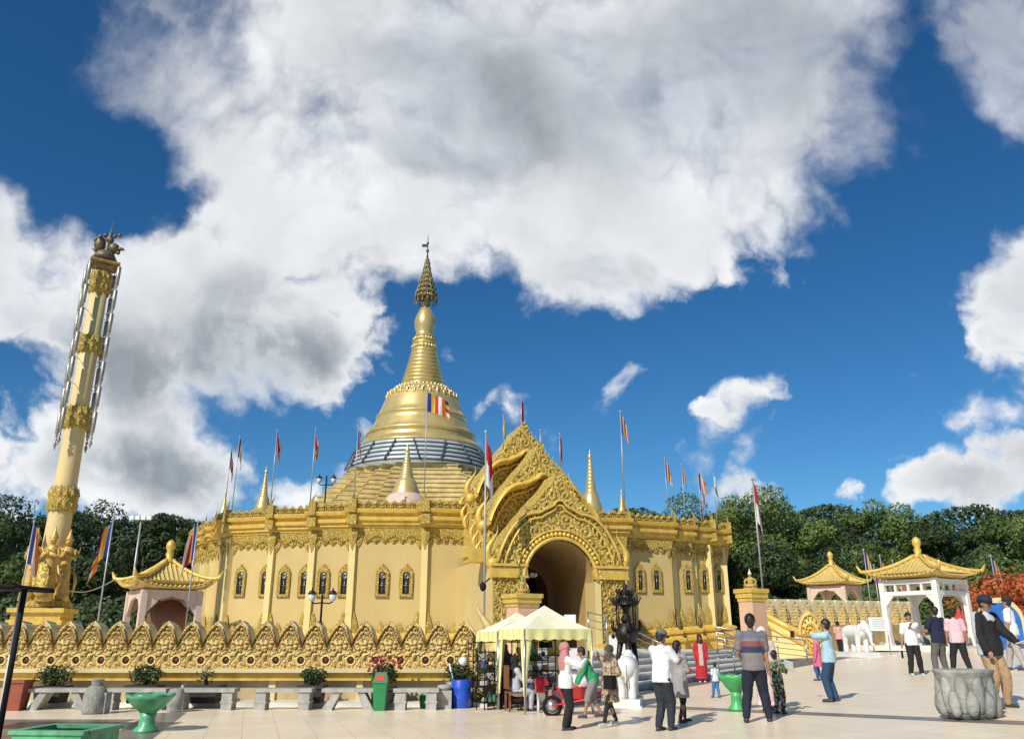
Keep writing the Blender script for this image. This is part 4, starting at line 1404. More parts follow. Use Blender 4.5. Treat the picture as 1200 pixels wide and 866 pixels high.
# golden stair cheek with scroll end
g = MB()
ck = thing('stair_cheek', 'yellow sloping stair wall ending in a large carved scroll beside the ramp', 'stair wall', ground(950, 768))
ckp = Vector(ck.location); 
scr = at(953, 742, ckp.y); 
PT = at(884, 719, ckp.y + 1.6)
def rel(v): return Vector(v) - ckp
g = MB()
A1 = rel(PT); B1 = rel(at(948, 752, ckp.y + .3))
wv = Vector((.45, .25, 0))
for (zt, zb2, wd, m_) in ((0, -1.6, .5, 0),):
    vs = []
    for s_ in (0, 1):
        for p_, t_ in ((A1, .15), (B1, .15)):
            vs += [p_ + wv * (s_ * wd) + Vector((0, 0, t_)), p_ + wv * (s_ * wd) + Vector((0, 0, -2.2))]
    g.add(vs, [(0, 2, 3, 1), (4, 5, 7, 6), (0, 4, 6, 2), (2, 6, 7, 3), (0, 1, 5, 4)])
g.build('cheek_wall', M['wall_pale'], ck)
g = MB(); g.tube([A1 + wv * .2 + Vector((0, 0, .15)), B1 + wv * .2 + Vector((0, 0, .15))], .17, 8); g.tube([A1 + Vector((0, 0, -.25)), B1 + Vector((0, 0, -.25))], .09, 6); g.build('sloping_cap', M['gold'], ck)
g = MB(); sc_ = rel(scr); hh_ = (at(953, 717, ckp.y).z - at(953, 768, ckp.y).z) / 2
g.lathe([(.94, 0), (1, .08), (1, .95), (.94, 1.0)], n=36)
mtx = Matrix.Translation(sc_ + Vector((-.1, 0, 0))) @ Matrix.Rotation(radians(-12), 4, 'Z') @ Matrix.Rotation(-pi / 2, 4, 'X') @ Matrix.Diagonal((.52, hh_, 1.0, 1))
g.xform(mtx); g.build('scroll', M['wall_pale'], ck)
g = MB()
def spt(r, a): return (r * cos(a), r * sin(a), -.05)
g.tube([spt(.88, 2 * pi * k / 30) for k in range(31)], .06, 6)
g.tube([spt(.66 - .6 * k / 40, 5.2 * pi * k / 40) for k in range(38)], .07, 6)
for k in range(14):
    g.ball(spt(.74, 2 * pi * k / 14), .09, 6, 5)
    g.ball(spt(.4, 2 * pi * k / 14 + .2), .07, 6, 5)
g.xform(mtx); g.build('scroll_carving', M['gold'], ck)

# peach pillars with seated statues
def pillar(px, ytop, Y, wpx, ybot, label, slabel, mirror=1):
    t_ = at(px, ytop, Y); b_z = at(px, ybot, Y).z
    fwd = Y * CT + (t_.z - EYE) * ST; W_ = wpx / F * fwd / 1.25
    p = thing('statue_pillar', label, 'pillar', (t_.x, Y, b_z))
    H = t_.z - b_z; g = MB(); g.box((0, 0, H / 2 - .2), (W_, W_, H - .3), radians(30)); g.build('shaft', M['peach'], p)
    g = MB()
    for z_, s_, h_ in ((H - .42, 1.08, .14), (H - .25, 1.2, .2), (H - .08, 1.32, .16)): g.box((0, 0, z_), (W_ * s_, W_ * s_, h_), radians(30))
    g.build('capital', M['gold'], p)
    s = thing('seated_statue', slabel, 'statue', (t_.x, Y, t_.z), radians(180 + 20 * mirror))
    hs = at(px, ytop - (24 if mirror > 0 else 23), Y).z - t_.z
    g = MB()
    g.lathe([(.42, 0), (.45, .05), (.36, .12)], n=20, sy=.8)
    g.tube([(-.34, .12, .2), (.0, .34, .18), (.34, .12, .2)], [.12, .1, .12], 8)
    g.lathe([(.24, .12), (.17, .35), (.2, .55), (.21, .62), (.1, .70), (.05, .74)], n=16, sy=.7)
    for s_ in (-1, 1): g.tube([(s_ * .2, 0, .6), (s_ * .34, .05, .42), (s_ * .26, .25, .25)], [.07, .055, .04], 8)
    g.xform(Matrix.Scale(hs / 1.15, 4)); g.build('figure', M['statue'], s)
    g = MB(); g.ball((0, .03, .82), (.09, .10, .115), 12, 9); g.ball((0, .13, .81), (.02, .03, .03), 6, 5)
    g.xform(Matrix.Scale(hs / 1.15, 4)); g.build('head', M['statue'], s)
    g = MB(); g.lathe([(.11, .87), (.13, .9), (.08, .96), (.05, 1.02), (.01, 1.2)], n=10); g.xform(Matrix.Scale(hs / 1.15, 4))
    g.build('headdress', M['jade'] if mirror > 0 else M['marble'], s)
pillar(612, 696, 33.5, 34, 775, 'peach pillar with a broad gold capital left of the archway', 'gold kneeling statue with a green headdress on the pillar left of the archway', 1)
pillar(880, 690, 34, 27, 770, 'peach pillar with a gold capital right of the hall at the top of the ramp', 'gold seated statue with a white headdress on the pillar near the trees', -1)

# ------------------------------------------------------------------ pavilions
def pavilion(label, loc, rz, W_, hc, hr, cname, arched=True, kind='pavilion', rise=.28):
    p = thing('pavilion', label, kind, loc, rz)
    hw = W_ / 2
    o = hw * 1.30
    # swept roof: 4 faces with ribs; eaves curve up at the corners
    def roofz(u, v):      # u along eave -1..1, v 0 eave ..1 apex
        return hr * (1 - (1 - v) ** .62) * 1.0 + rise * hw * (abs(u) ** 3) * (1 - v) ** 2
    for s in range(4):
        pass
    g = MB(); nu, nv = 44, 12
    for s in range(4):
        a = s * pi / 2
        vs = []
        for j in range(nv + 1):
            v = j / nv
            ww = o * (1 - v) + .06
            for i in range(nu + 1):
                u = -1 + 2 * i / nu
                x = u * ww; y = -ww * (1 + .07 * abs(u) ** 3 * (1 - v))
                x *= (1 + .07 * abs(u) ** 3 * (1 - v))
                z = hc + .12 + hr * (v ** 1.35) + rise * hw * (abs(u) ** 3) * (1 - v) ** 2
                vs.append((x * cos(a) - y * sin(a), x * sin(a) + y * cos(a), z))
        w_ = nu + 1
        g.add(vs, [(j * w_ + i, j * w_ + i + 1, (j + 1) * w_ + i + 1, (j + 1) * w_ + i) for j in range(nv) for i in range(nu)])
        # underside
        g.add([(-o * cos(a) + o * sin(a), -o * sin(a) - o * cos(a), hc + .10 + rise * hw * .9), (o * cos(a) + o * sin(a), o * sin(a) - o * cos(a), hc + .10 + rise * hw * .9), (hw * cos(a) + hw * sin(a), hw * sin(a) - hw * cos(a), hc + .05), (-hw * cos(a) + hw * sin(a), -hw * sin(a) - hw * cos(a), hc + .05)], [(0, 1, 2, 3)])
        g.tube([((-o + 2 * o * k / 12) * cos(a) + o * (1 + .05 * abs(-1 + k / 6) ** 3) * sin(a), (-o + 2 * o * k / 12) * sin(a) - o * (1 + .05 * abs(-1 + k / 6) ** 3) * cos(a), hc + .13 + rise * hw * abs(-1 + k / 6) ** 3) for k in range(13)], .04, 6)
    rb = MB(); step = .19; nx_ = int(o / step)
    for s in range(4):
        a = s * pi / 2
        for q in range(-nx_, nx_ + 1):
            x0_ = q * step; pts = []
            vmax = 1 - (abs(x0_) - .06) / o if abs(x0_) > .06 else 1.0
            for j in range(10):
                v = vmax * j / 9 * .985; ww = o * (1 - v) + .06; u = max(-1, min(1, x0_ / ww))
                k_ = (1 + .07 * abs(u) ** 3 * (1 - v)); x = x0_ * k_; y = -ww * k_
                z = hc + .12 + hr * (v ** 1.35) + rise * hw * (abs(u) ** 3) * (1 - v) ** 2 + .015
                pts.append((x * cos(a) - y * sin(a), x * sin(a) + y * cos(a), z))
            rb.tube(pts, .042, 5, caps=False)
    g.build('roof', M['goldroof'], p)
    rb.build('tile_ribs', M['goldroof'], p)
    rg = MB()
    for s in range(4):
        a = s * pi / 2 + pi / 4
        pts = []
        for j in range(13):
            v = j / 12 - .04; r = (o * (1 - v) + .06) * sqrt(2) * (1 + .07 * (1 - v))
            pts.append((r * cos(a), r * sin(a), hc + .2 + hr * max(0, v) ** 1.35 + rise * hw * (1 - v) ** 2))
        pts = [(pts[0][0] * 1.06, pts[0][1] * 1.06, pts[0][2] + .28)] + pts
        rg.tube(pts, [.03] + [.09] * 13, 7)
    rg.build('ridge', M['gold'], p)
    f = MB(); z0 = hc + .1 + hr
    f.lathe([(.22, z0 - .1), (.24, z0 + .05), (.13, z0 + .12), (.17, z0 + .3), (.12, z0 + .42), (.19, z0 + .55), (.19, z0 + .72), (.12, z0 + .85), (.02, z0 + .92)], n=16)
    f.build('finial', M['gold'], p)
    m_ = M[cname]
    for sx_ in (-1, 1):
        for sy_ in (-1, 1):
            c = MB(); c.box((sx_ * hw, sy_ * hw, hc / 2), (.24, .24, hc)); c.box((sx_ * hw, sy_ * hw, .12), (.34, .34, .24)); c.build('column', m_, p)
    for s in range(4):
        a = s * pi / 2; b = MB()
        if arched:
            n = 16; xs = [-hw + .12 + (2 * hw - .24) * k / n for k in range(n + 1)]
            lo = [hc - .25 - .75 * abs(2 * k / n - 1) ** 2.6 - .06 * abs(sin(k * pi / 4)) for k in range(n + 1)]
            vs = []
            for dy in (-.06, .06):
                vs += [(x, -hw + dy, z) for x, z in zip(xs, lo)] + [(x, -hw + dy, hc) for x in xs]
            q = n + 1; fs = []
            for i in range(n): fs += [(i, i + 1, q + i + 1, q + i), (2 * q + i, 3 * q + i, 3 * q + i + 1, 2 * q + i + 1), (i, 2 * q + i, 2 * q + i + 1, i + 1)]
            b.add(vs, fs)
        else:
            b.box((0, -hw, hc - .12), (2 * hw - .24, .16, .2)); b.box((0, -hw, hc - .62), (2 * hw - .24, .14, .18))
            for k in (-.5, 0, .5): b.box((k * hw, -hw, hc - .36), (.10, .10, .34))
            for sx_ in (-1, 1):
                b.add([(sx_ * (hw - .12), -hw - .05, hc - .71), (sx_ * (hw - .5), -hw - .05, hc - .71), (sx_ * (hw - .12), -hw - .05, hc - 1.15), (sx_ * (hw - .12), -hw + .05, hc - .71), (sx_ * (hw - .5), -hw + .05, hc - .71), (sx_ * (hw - .12), -hw + .05, hc - 1.15)],
                      [(0, 1, 2), (5, 4, 3), (0, 2, 5, 3), (1, 4, 5, 2)])
        b.xform(Matrix.Rotation(a, 4, 'Z')); b.build('arch_panel' if arched else 'beam', m_, p)
    return p
# left pavilion with the drum
Yp = 36.0; lc = at(188, 735, Yp)
zeave = at(188, 687, Yp).z; zap = at(188, 645, Yp).z
pv = pavilion('gold roofed pavilion with pinkish arches sheltering a big drum beside the hall', (lc.x, Yp, .75), radians(38), 2.25, zeave - .95, zap - zeave - .35, 'pavil')
g = MB(); g.box((0, 0, -.35), (3.2, 3.2, .7)); g.build('base', M['pavil'], pv)
dr = thing('drum', 'big brown drum on a dark stand inside the left pavilion', 'drum', (lc.x + .3, Yp - .1, 1.1))
g = MB(); g.lathe([(.62, -.6), (.78, -.3), (.82, 0), (.78, .3), (.62, .6)], n=24); g.xform(Matrix.Translation((0, 0, 1.15)) @ Matrix.Rotation(radians(75), 4, 'Y') @ Matrix.Rotation(radians(40), 4, 'X')); g.build('drum_body', M['wood'], dr)
g = MB(); g.box((0, 0, .2), (1.4, .8, .7)); g.build('stand', M['darkpot'], dr)
# right near pavilion (open, white posts), and the far one beyond the wall
Yq = 38.5; rc = at(1088, 755, Yq); ze = at(1085, 679, Yq).z; za_ = at(1080, 650, Yq).z
PVN = pavilion('white posted open pavilion with a gold swept roof at the right of the plaza', (rc.x + .30, Yq + .3, gz(rc.x, 0)), radians(35), 2.5, ze - gz(rc.x, 0), za_ - ze - .15, 'white', False, rise=.15)
g = MB(); g.box((0, 0, .05), (4.4, 4.4, .22)); g.build('base', M['step'], PVN)
fcn = at(981, 720, 56)
pavilion('small pinkish arched pavilion with a gold roof behind the carved wall', (fcn.x, 56, 2.2), radians(45), 2.35, at(981, 687, 56).z - 2.2, at(981, 664, 56).z - at(981, 687, 56).z, 'pavil', rise=.15)
# rocks and low seats inside the right pavilion
random.seed(11)
for k, (px, py, s) in enumerate(((1050, 752, .35), (1064, 750, .42), (1083, 747, .38), (1098, 749, .33), (1036, 754, .3), (1112, 750, .36))):
    b = at(px, py, 41.0 + .3 * k); r = MB(); r.ball((0, 0, s * .5), (s * .8, s * .6, s * .75), 9, 7)
    r.v = [tuple(Vector(v) * (1 + .3 * noise.noise(Vector(v) * 3 + Vector((k * 3, 0, 0))))) for v in r.v]
    o = r.build('garden_rock', M['peach'] if k % 2 else M['stone']); o.location = (b.x, b.y, gz(b.x, b.y) - .05)
    tag(o, ['brownish garden rock seen under the near pavilion, leftmost but one', 'grey rock beside the brownish rock under the near pavilion', 'pinkish rock in the middle under the near pavilion', 'grey rock right of the pinkish one under the near pavilion', 'pinkish rock at the left end near the white elephant', 'small grey rock at the far right under the near pavilion'][k], 'rock', 'rocks around the near pavilion')
tag(COL.objects['garden_rock'], 'pale garden rock second from the left under the near pavilion') if 'garden_rock' in COL.objects else None

# ------------------------------------------------------------------ flags
BLU, YEL, RED_, WHI, ORG = (.02, .04, .30), (.75, .50, .04), (.55, .02, .03), (.75, .74, .72), (.80, .22, .02)
BUD = [BLU, YEL, RED_, WHI, ORG, None]
def flagpole(label, x, y, z0, z1, flag='bud', fh=None, fw=None, r=.035, droop=.8, seed=0, group=None, ball=True, rings=True, side=1, fold=.12):
    t = thing('flagpole', label, 'flagpole', (x, y, z0), 0, group)
    H = z1 - z0; g = MB(); g.tube([(0, 0, 0), (0, 0, H)], [r, r * .75], 8); g.build('pole', M['pole'], t)
    if ball:
        g = MB(); g.ball((0, 0, H + r * 1.5), r * 1.8, 8, 6); g.build('finial', M['pole'], t)
    if not flag: return t
    fh = fh or .8; fw = fw or 1.2
    rnd = random.Random(seed)
    ph = rnd.uniform(0, 6); az = rnd.uniform(-.5, .3) if side > 0 else rnd.uniform(2.8, 3.5)
    nu, nv = 24, 14; g = MB(); vs = []
    dx, dy = cos(az), sin(az)
    for i in range(nu + 1):
        u = i / nu
        # the cloth hangs: the further along the fly the further it has fallen
        adv = fw * (u - droop * (u ** 1.25) * .78); fall = fw * droop * u * (.55 + .45 * u)
        for j in range(nv + 1):
            v = j / nv
            ww = fold * sin(u * 9 + ph + v * 1.5) * min(1, u * 3)
            px_ = adv * (1 - .25 * droop * (1 - v)) + .25 * ww
            vs.append((dx * px_ - dy * ww, dy * px_ + dx * ww, H - .06 - fall - (fh * v) * (1 - .15 * droop * u)))
    fs = []; cs = []
    for i in range(nu):
        for j in range(nv):
            fs.append((i * (nv + 1) + j, (i + 1) * (nv + 1) + j, (i + 1) * (nv + 1) + j + 1, i * (nv + 1) + j + 1))
            k = int(6 * i / nu); vj = int(5 * j / nv)
            if flag == 'bud': c = BUD[k] or [BLU, YEL, RED_, WHI, ORG][vj]
            elif flag == 'indo': c = RED_ if j < nv / 2 else WHI
            elif flag == 'red': c = (.50, .015, .03) if not (abs(j - nv / 2) < 2.5 and abs(i - nu / 2) < 4) else (.05, .02, .02)
            elif flag == 'yellow': c = (.60, .42, .03)
            elif flag == 'white': c = WHI if j < nv * .6 else (.1, .25, .5)
            cs.append(c)
    o0 = len(g.v)
    for f, c in zip(fs, cs): g.f.append(f); g.sm.append(True); g.c.append(c)
    g.v = vs
    g.build('flag', M['vcol'], t)
    return t
def fp(label, pxt, yt, yb, Y, flag='bud', z0=None, **k):
    a = at(pxt, yt, Y); z0 = at(pxt, yb, Y).z if z0 is None else z0
    return flagpole(label, a.x, Y, z0, a.z, flag, **k)
RG = 'flagpoles standing on the roof of the hall'
fp('thin roof flagpole with striped flag, leftmost on the hall roof beside a second pole', 271, 527, 610, 56, seed=1, droop=1, fh=1.3, group=RG, fw=1.3)
fp('roof flagpole with orange striped flag, second from the left end of the roof', 281, 512, 610, 54, seed=2, droop=1, fh=1.3, group=RG, fw=1.2)
fp('roof flagpole with a mostly white drooping flag just right of the slim roof stupa', 325, 505, 600, 49, seed=3, droop=.95, fh=1.3, group=RG, fw=1.3)
fp('roof flagpole with red and white striped flag left of the twin roof lamp', 370, 504, 598, 48, seed=4, droop=1, fh=1.2, group=RG, fw=1.2)
fp('roof flagpole with orange flag in front of the left shoulder of the great stupa', 420, 500, 595, 47, seed=5, droop=1, fh=1.2, group=RG, fw=1.1)
fp('tall roof flagpole whose striped flag flies open across the great bell', 501, 459, 594, 46, seed=6, droop=.30, fh=1.15, fw=1.75, group=RG, fold=.1)
fp('tall pole with a long red over white flag hanging left of the entrance gable', 569.5, 508, 735, 35, 'indo', seed=7, droop=1.0, fh=2.2, fw=1.5, r=.05, z0=.6)
fp('short pole with a yellow flag on the upper left edge of the entrance gable', 590, 488, 530, 43, 'yellow', seed=8, droop=1, fh=1.0, fw=.7)
fp('short pole with a red flag on the very top of the entrance gable', 611, 467, 508, 43.5, 'red', seed=9, droop=1.0, fh=1.2, fw=.5)
fp('short pole with a small white and blue flag right of the gable top', 633, 505, 532, 43, 'white', seed=10, droop=1, fh=.6, fw=.4)
fp('short pole with a long red flag on the right slope of the entrance gable', 656, 509, 556, 42.5, 'red', seed=11, droop=1.0, fh=1.25, fw=.5)
fp('very tall roof flagpole with striped flag right of the entrance gable', 727, 484, 600, 50, seed=12, droop=.85, fh=1.3, fw=1.6, group=RG, r=.05)
fp('roof flagpole with orange striped flag, first of the group over the right wing', 779, 538, 607, 54, seed=13, droop=.8, fh=1.3, group=RG)
fp('roof flagpole with small white and red flag, second over the right wing', 799, 545, 610, 55, 'bud', seed=14, droop=1, fh=1.2, group=RG)
fp('roof flagpole with orange flag opening right, third over the right wing', 818, 553, 612, 56, seed=15, droop=.7, fh=1.2, group=RG)
fp('lower roof flagpole with pale flag just beside the third over the right wing', 822, 570, 612, 57, seed=16, droop=1, fh=1.1, fw=.9, group=RG)
fp('roof flagpole with narrow white flag at the right corner of the hall', 836, 556, 615, 57, 'white', seed=17, droop=1, fh=1.2, group=RG)
fp('tall pole with hanging red over white flag before the trees by the right pillar', 882, 563, 700, 44, 'indo', seed=18, droop=1.0, fh=2.2, fw=1.3, r=.055)
fp('tall slanting looking pole with bright striped flag between column and left pavilion', 133, 608, 735, 30, seed=19, droop=.86, fh=1.25, fw=1.5, r=.034, z0=.8, side=-1)
fp('pole with blue and red striped flag close to the left guardian statue', 40, 612, 735, 36, seed=20, droop=.86, fh=1.7, fw=1.5, r=.034, z0=.8)
fp('pole with striped flag in front of the left corner of the hall', 232, 612, 735, 33, seed=21, droop=.86, fh=1.4, fw=1.4, r=.032, z0=.8, side=-1)
RP = 'striped flags behind the right pavilions'
for (px, yt, lb, Y, sd_) in ((1012, 645, 'striped flag between the two right pavilions, the brightest one', 47, 22), (1031, 652, 'orange and white flag just left of the near pavilion roof top', 47, 23), (1024, 663, 'small pale flag low between the two right pavilions', 50, 24),
                        (1046, 658, 'pale blue and white flag touching the near pavilion roof', 50, 25), (978, 660, 'small flag right behind the far pavilion finial', 60, 26), (1120, 668, 'small white flag over the right slope of the near pavilion', 50, 27), (1161, 652, 'orange striped flag above the orange shrub', 47, 28), (962, 672, 'tiny flag left of the far pavilion roof', 60, 29)):
    fp(lb, px, yt, 735, Y, seed=sd_, droop=.85, fh=1.1, fw=1.4, group=RP, z0=1.5)

# twin lamps
def lamp(label, px, yt, yb, Y, s=1.0):
    a = at(px, yt, Y); z0 = at(px, yb, Y).z
    t = thing('twin_lamp', label, 'lamp post', (a.x, Y, z0)); H = a.z - z0
    g = MB(); g.tube([(0, 0, 0), (0, 0, H * .96)], .045 * s, 8); g.lathe([(.10 * s, 0), (.06 * s, .25)], n=10)
    g.tube([(-.42 * s, 0, H * .75), (-.3 * s, 0, H * .70), (0, 0, H * .72), (.3 * s, 0, H * .70), (.42 * s, 0, H * .75)], .03 * s, 6); g.build('post', M['black'], t)
    for sg in (-1, 1):
        g = MB(); x = sg * .42 * s; z = H * .75
        g.lathe([(.03 * s, z), (.13 * s, z + .05 * s), (.16 * s, z + .30 * s)], c=(x, 0, 0), n=8); h = g.build('lantern', M['glass'], t)
        g = MB(); g.lathe([(.19 * s, z + .30 * s), (.12 * s, z + .40 * s), (.03 * s, z + .46 * s), (.03 * s, z + .54 * s)], c=(x, 0, 0), n=8); g.build('cap', M['bronze'], h)
lamp('black twin lantern lamp post in the courtyard in front of the hall windows', 378, 695, 735, 34)
lamp('black twin lamp standing on the roof left of the great stupa', 383, 556, 598, 47)
t = thing('floodlight_mast', 'thin mast with four pale floodlights between column and left pavilion', 'mast', (at(166, 606, 42).x, 42, .8))
H = at(166, 608, 42).z - .8; g = MB(); g.tube([(0, 0, 0), (0, 0, H)], .05, 8); g.tube([(-.5, 0, H - .05), (.5, 0, H - .05)], .03, 6); g.build('mast', M['pole'], t)
for k in range(4):
    g = MB(); g.box((-.45 + .3 * k, -.1, H + .05), (.22, .12, .2)); g.build('floodlight', M['paper'], t)
t = thing('lamp_post', 'small dark lamp on a bracket beside the entrance gable', 'lamp', at(566, 690, 35)); g = MB(); g.ball((0, 0, .1), (.14, .14, .2), 8, 6); g.tube([(0, 0, .2), (.3, 0, .45)], .03); g.build('lantern', M['black'], t)
# chandelier in the archway
ch = thing('hanging_lamp', 'pale chandelier with several globes hanging inside the archway', 'chandelier', PP(-.75, -2.5, 4.3))
g = MB(); g.tube([(0, 0, .2), (0, 0, 1.4)], .02, 5); g.lathe([(.04, -.1), (.14, .05), (.04, .2)], n=10); g.build('stem', M['pole'], ch)
for k in range(6):
    a = 2 * pi * k / 6; g = MB(); g.ball((.38 * cos(a), .38 * sin(a), .1), .10, 8, 6); g.tube([(0, 0, .0), (.38 * cos(a), .38 * sin(a), .0)], .02, 5); g.build('globe', M['glass'], ch)
# notice boards at the right jamb
for (px, py, w_, h_, Y, lb) in ((668, 730, .5, .7, 36.2, 'pale notice board inside the right side of the archway'), (725, 755, .55, .5, 24.5, 'small white notice under the bronze incense burner'), (821 / 1.0, 9999, 0, 0, 0, '')):
    if py > 9000: continue
    c = at(px, py, Y); g = MB(); g.box((0, 0, 0), (w_, .04, h_)); o = tag(g.build('notice_board', M['paper']), lb, 'notice'); o.location = c
# power cable from the column side to the pavilion
g = MB(); a_ = at(78, 691, 37); b_ = at(136, 678, 30)
g.tube([a_.lerp(b_, k / 10) - Vector((0, 0, .25 * sin(pi * k / 10))) for k in range(11)], .02, 5); tag(g.build('cable', M['steel']), 'pale cable strung between the column base and the striped flag pole', 'cable')

# ------------------------------------------------------------------ things along the left wall
def bench(label, x0p, x1p, yb=832, first=None, splay=False):
    a = ground(x0p, yb); b = ground(x1p, yb); W_ = b.x - a.x
    t = thing('stone_bench', label, 'bench', ((a.x + b.x) / 2, a.y + .2, 0), 0, 'stone benches along the carved wall')
    zt = .46
    g = MB(); g.box((0, 0, zt - .04), (W_ + .06, .42, .08)); g.build('seat', M['concrete'], t)
    for s_ in (-1, 1):
        g = MB(); x = s_ * (W_ / 2 - .14)
        if splay:
            g.add([(x - .12 + s_ * .05, -.17, 0), (x + .12 + s_ * .05, -.17, 0), (x + .12 + s_ * .05, .17, 0), (x - .12 + s_ * .05, .17, 0), (x - .06 - s_ * .16, -.17, zt - .08), (x + .10 - s_ * .16, -.17, zt - .08), (x + .10 - s_ * .16, .17, zt - .08), (x - .06 - s_ * .16, .17, zt - .08)],
                  [(3, 2, 1, 0), (4, 5, 6, 7), (0, 1, 5, 4), (1, 2, 6, 5), (2, 3, 7, 6), (3, 0, 4, 7)])
        else:
            g.box((x, 0, (zt - .08) / 2), (.24, .36, zt - .08)); g.box((x, -.0, .17), (.28, .38, .05))
        g.build('leg', M['concrete'], t)
    return t
bench('stone bench with splayed legs just right of the terracotta bin', 30, 98, splay=True)
bench('stone bench partly behind the green lotus bowl', 117, 190)
bench('stone bench in front of the sparse leafless planter', 200, 271)
bench('stone bench left of the round shrub planter in the middle of the wall', 296, 362)
bench('stone bench ending at the green litter bin', 377, 436, splay=True)
bench('stone bench with the small green bucket beneath it', 461, 512)
random.seed(5)
def shrub(label, px, yb, ytop, wpx, pot_w, pot_top, style='round', leaf='leaf_pot', cat='potted plant', Y=None):
    Y = Y or 20.75; c = at(px, 810, Y); fwd = Y * CT; k = fwd / F
    zt = at(px, pot_top, Y).z; top = at(px, ytop, Y).z
    t = thing('potted_shrub', label, cat, (c.x, Y, .10))
    W_ = pot_w * k; zt -= .10; top -= .10
    g = MB(); g.prism([(-W_ * .42, -.22), (W_ * .42, -.22), (W_ * .42, .22), (-W_ * .42, .22)], 0, zt - .08, [(-W_ * .47, -.25), (W_ * .47, -.25), (W_ * .47, .25), (-W_ * .47, .25)])
    g.box((0, 0, zt - .04), (W_ * 1.06, .56, .08)); g.build('planter', M['darkpot'], t)
    g = MB()
    for q in range(7):
        a = random.uniform(0, 6.28); r_ = random.uniform(.1, .8) * wpx * k / 2
        g.tube([(random.uniform(-.05, .05), 0, zt), (r_ * .4 * cos(a), r_ * .3 * sin(a), zt + (top - zt) * .4), (r_ * cos(a), r_ * .6 * sin(a), top - .08)], [.022, .015, .006], 5)
    g.build('stem', M['bark'], t)
    g = MB(); n = 900 if style == 'round' else 90
    R = wpx * k / 2; H2 = (top - zt) / 2
    for _ in range(n):
        u = Vector((random.gauss(0, 1), random.gauss(0, 1), random.gauss(0, 1))).normalized() * (random.random() ** .4)
        cx_ = noise.noise(u * 2.2 + Vector((px, 0, 0))) * .35
        p = Vector((u.x * R * (1 + cx_), u.y * R * .7, zt + H2 + u.z * H2 * (1 + cx_)))
        d = Vector((random.gauss(0, 1), random.gauss(0, 1), random.gauss(0, .7))).normalized() * random.uniform(.03, .055)
        e = d.cross(Vector((random.gauss(0, 1), random.gauss(0, 1), random.gauss(0, 1)))).normalized() * d.length * .45
        g.add([p - d, p + e, p + d, p - e], [(0, 1, 2, 3)])
    g.build('leaves', M[leaf], t)
    return t
shrub('round green shrub in a dark planter behind the splayed stone bench', 61, 830, 779, 42, 32, 803)
shrub('spreading green shrub in a dark planter above the green lotus bowl', 169, 830, 778, 40, 34, 802)
shrub('nearly leafless small plant in a wide dark planter', 240, 830, 780, 26, 38, 802, 'sparse')
shrub('round green shrub in a dark planter right of the middle bench', 366, 830, 782, 31, 28, 802)
shrub('red flowering plant behind the green litter bin', 449, 830, 778, 34, 26, 804, leaf='leaf_pot')
g = MB()
for _ in range(60):
    p = Vector((random.uniform(-.38, .42), random.uniform(-.25, .1), random.uniform(-.18, .2))); g.ball(p, .035, 5, 4)
o = g.build('blossoms', M['petal_red'], COL.objects['potted_shrub.004']); o.location = (0, 0, .85)
shrub('green bush in a grey planter behind the blue barrel', 537, 830, 774, 36, 24, 806)
def obj_at(name, label, cat, px, py, rz=0, Y=None):
    p = ground(px, py) if Y is None else at(px, py, Y)
    return thing(name, label, cat, p, rz)
def pxm(p): return (p.y * CT + (p.z - EYE) * ST) / F
# bins
t = obj_at('litter_bin', 'terracotta coloured rectangular litter bin at the left edge', 'bin', 18, 832); k = pxm(Vector(t.location)); W_ = 20 * k; H = 32 * k / .95
g = MB(); g.prism([(-W_ * .4, -.16), (W_ * .4, -.16), (W_ * .4, .16), (-W_ * .4, .16)], 0, H * .9, [(-W_ * .52, -.2), (W_ * .52, -.2), (W_ * .52, .2), (-W_ * .52, .2)]); g.build('bin_body', M['red_plastic'], t)
g = MB(); g.box((0, 0, H * .95), (W_ * 1.15, .46, H * .09)); g.build('lid', M['red_plastic'], t)
t = obj_at('litter_bin', 'green litter bin with a red sticker on its pitched top', 'bin', 445, 832); k = pxm(Vector(t.location)); W_ = 15 * k; H = 40 * k / .95
g = MB(); g.prism([(-W_ * .42, -.15), (W_ * .42, -.15), (W_ * .42, .15), (-W_ * .42, .15)], 0, H * .72, [(-W_ * .55, -.19), (W_ * .55, -.19), (W_ * .55, .19), (-W_ * .55, .19)]); g.build('bin_body', M['green_plastic'], t)
g = MB(); g.prism([(-W_ * .6, -.21), (W_ * .6, -.21), (W_ * .6, .21), (-W_ * .6, .21)], H * .72, H, [(-W_ * .42, -.05), (W_ * .42, -.05), (W_ * .42, .05), (-W_ * .42, .05)]); g.build('hood', M['green_plastic'], t)
g = MB(); g.add([(-W_ * .36, -.185, H * .78), (W_ * .36, -.185, H * .78), (W_ * .3, -.108, H * .93), (-W_ * .3, -.108, H * .93)], [(0, 1, 2, 3)]); g.build('sticker', M['red'], t)
t = obj_at('bucket', 'small green bucket under the stone bench near the blue barrel', 'bucket', 498, 829); g = MB(); g.lathe([(.10, 0), (.145, .28), (.15, .28), (.12, .02)], n=18, caps=False); g.lathe([(.0001, .01), (.10, .01)], n=18); g.build('bucket_body', M['green_plastic'], t)
t = obj_at('barrel', 'blue plastic barrel holding a white stick beside the tents', 'barrel', 540, 829)
g = MB(); R = .235; g.lathe([(R * .9, 0), (R, .04), (R, .2), (R * 1.04, .22), (R, .24), (R, .42), (R * 1.04, .44), (R, .46), (R, .60), (R * .92, .63), (R * .92, .61), (R * .85, .55)], n=24, caps=False); g.lathe([(.0001, .5), (R * .9, .5)], n=24); g.build('barrel_body', M['blue_plastic'], t)
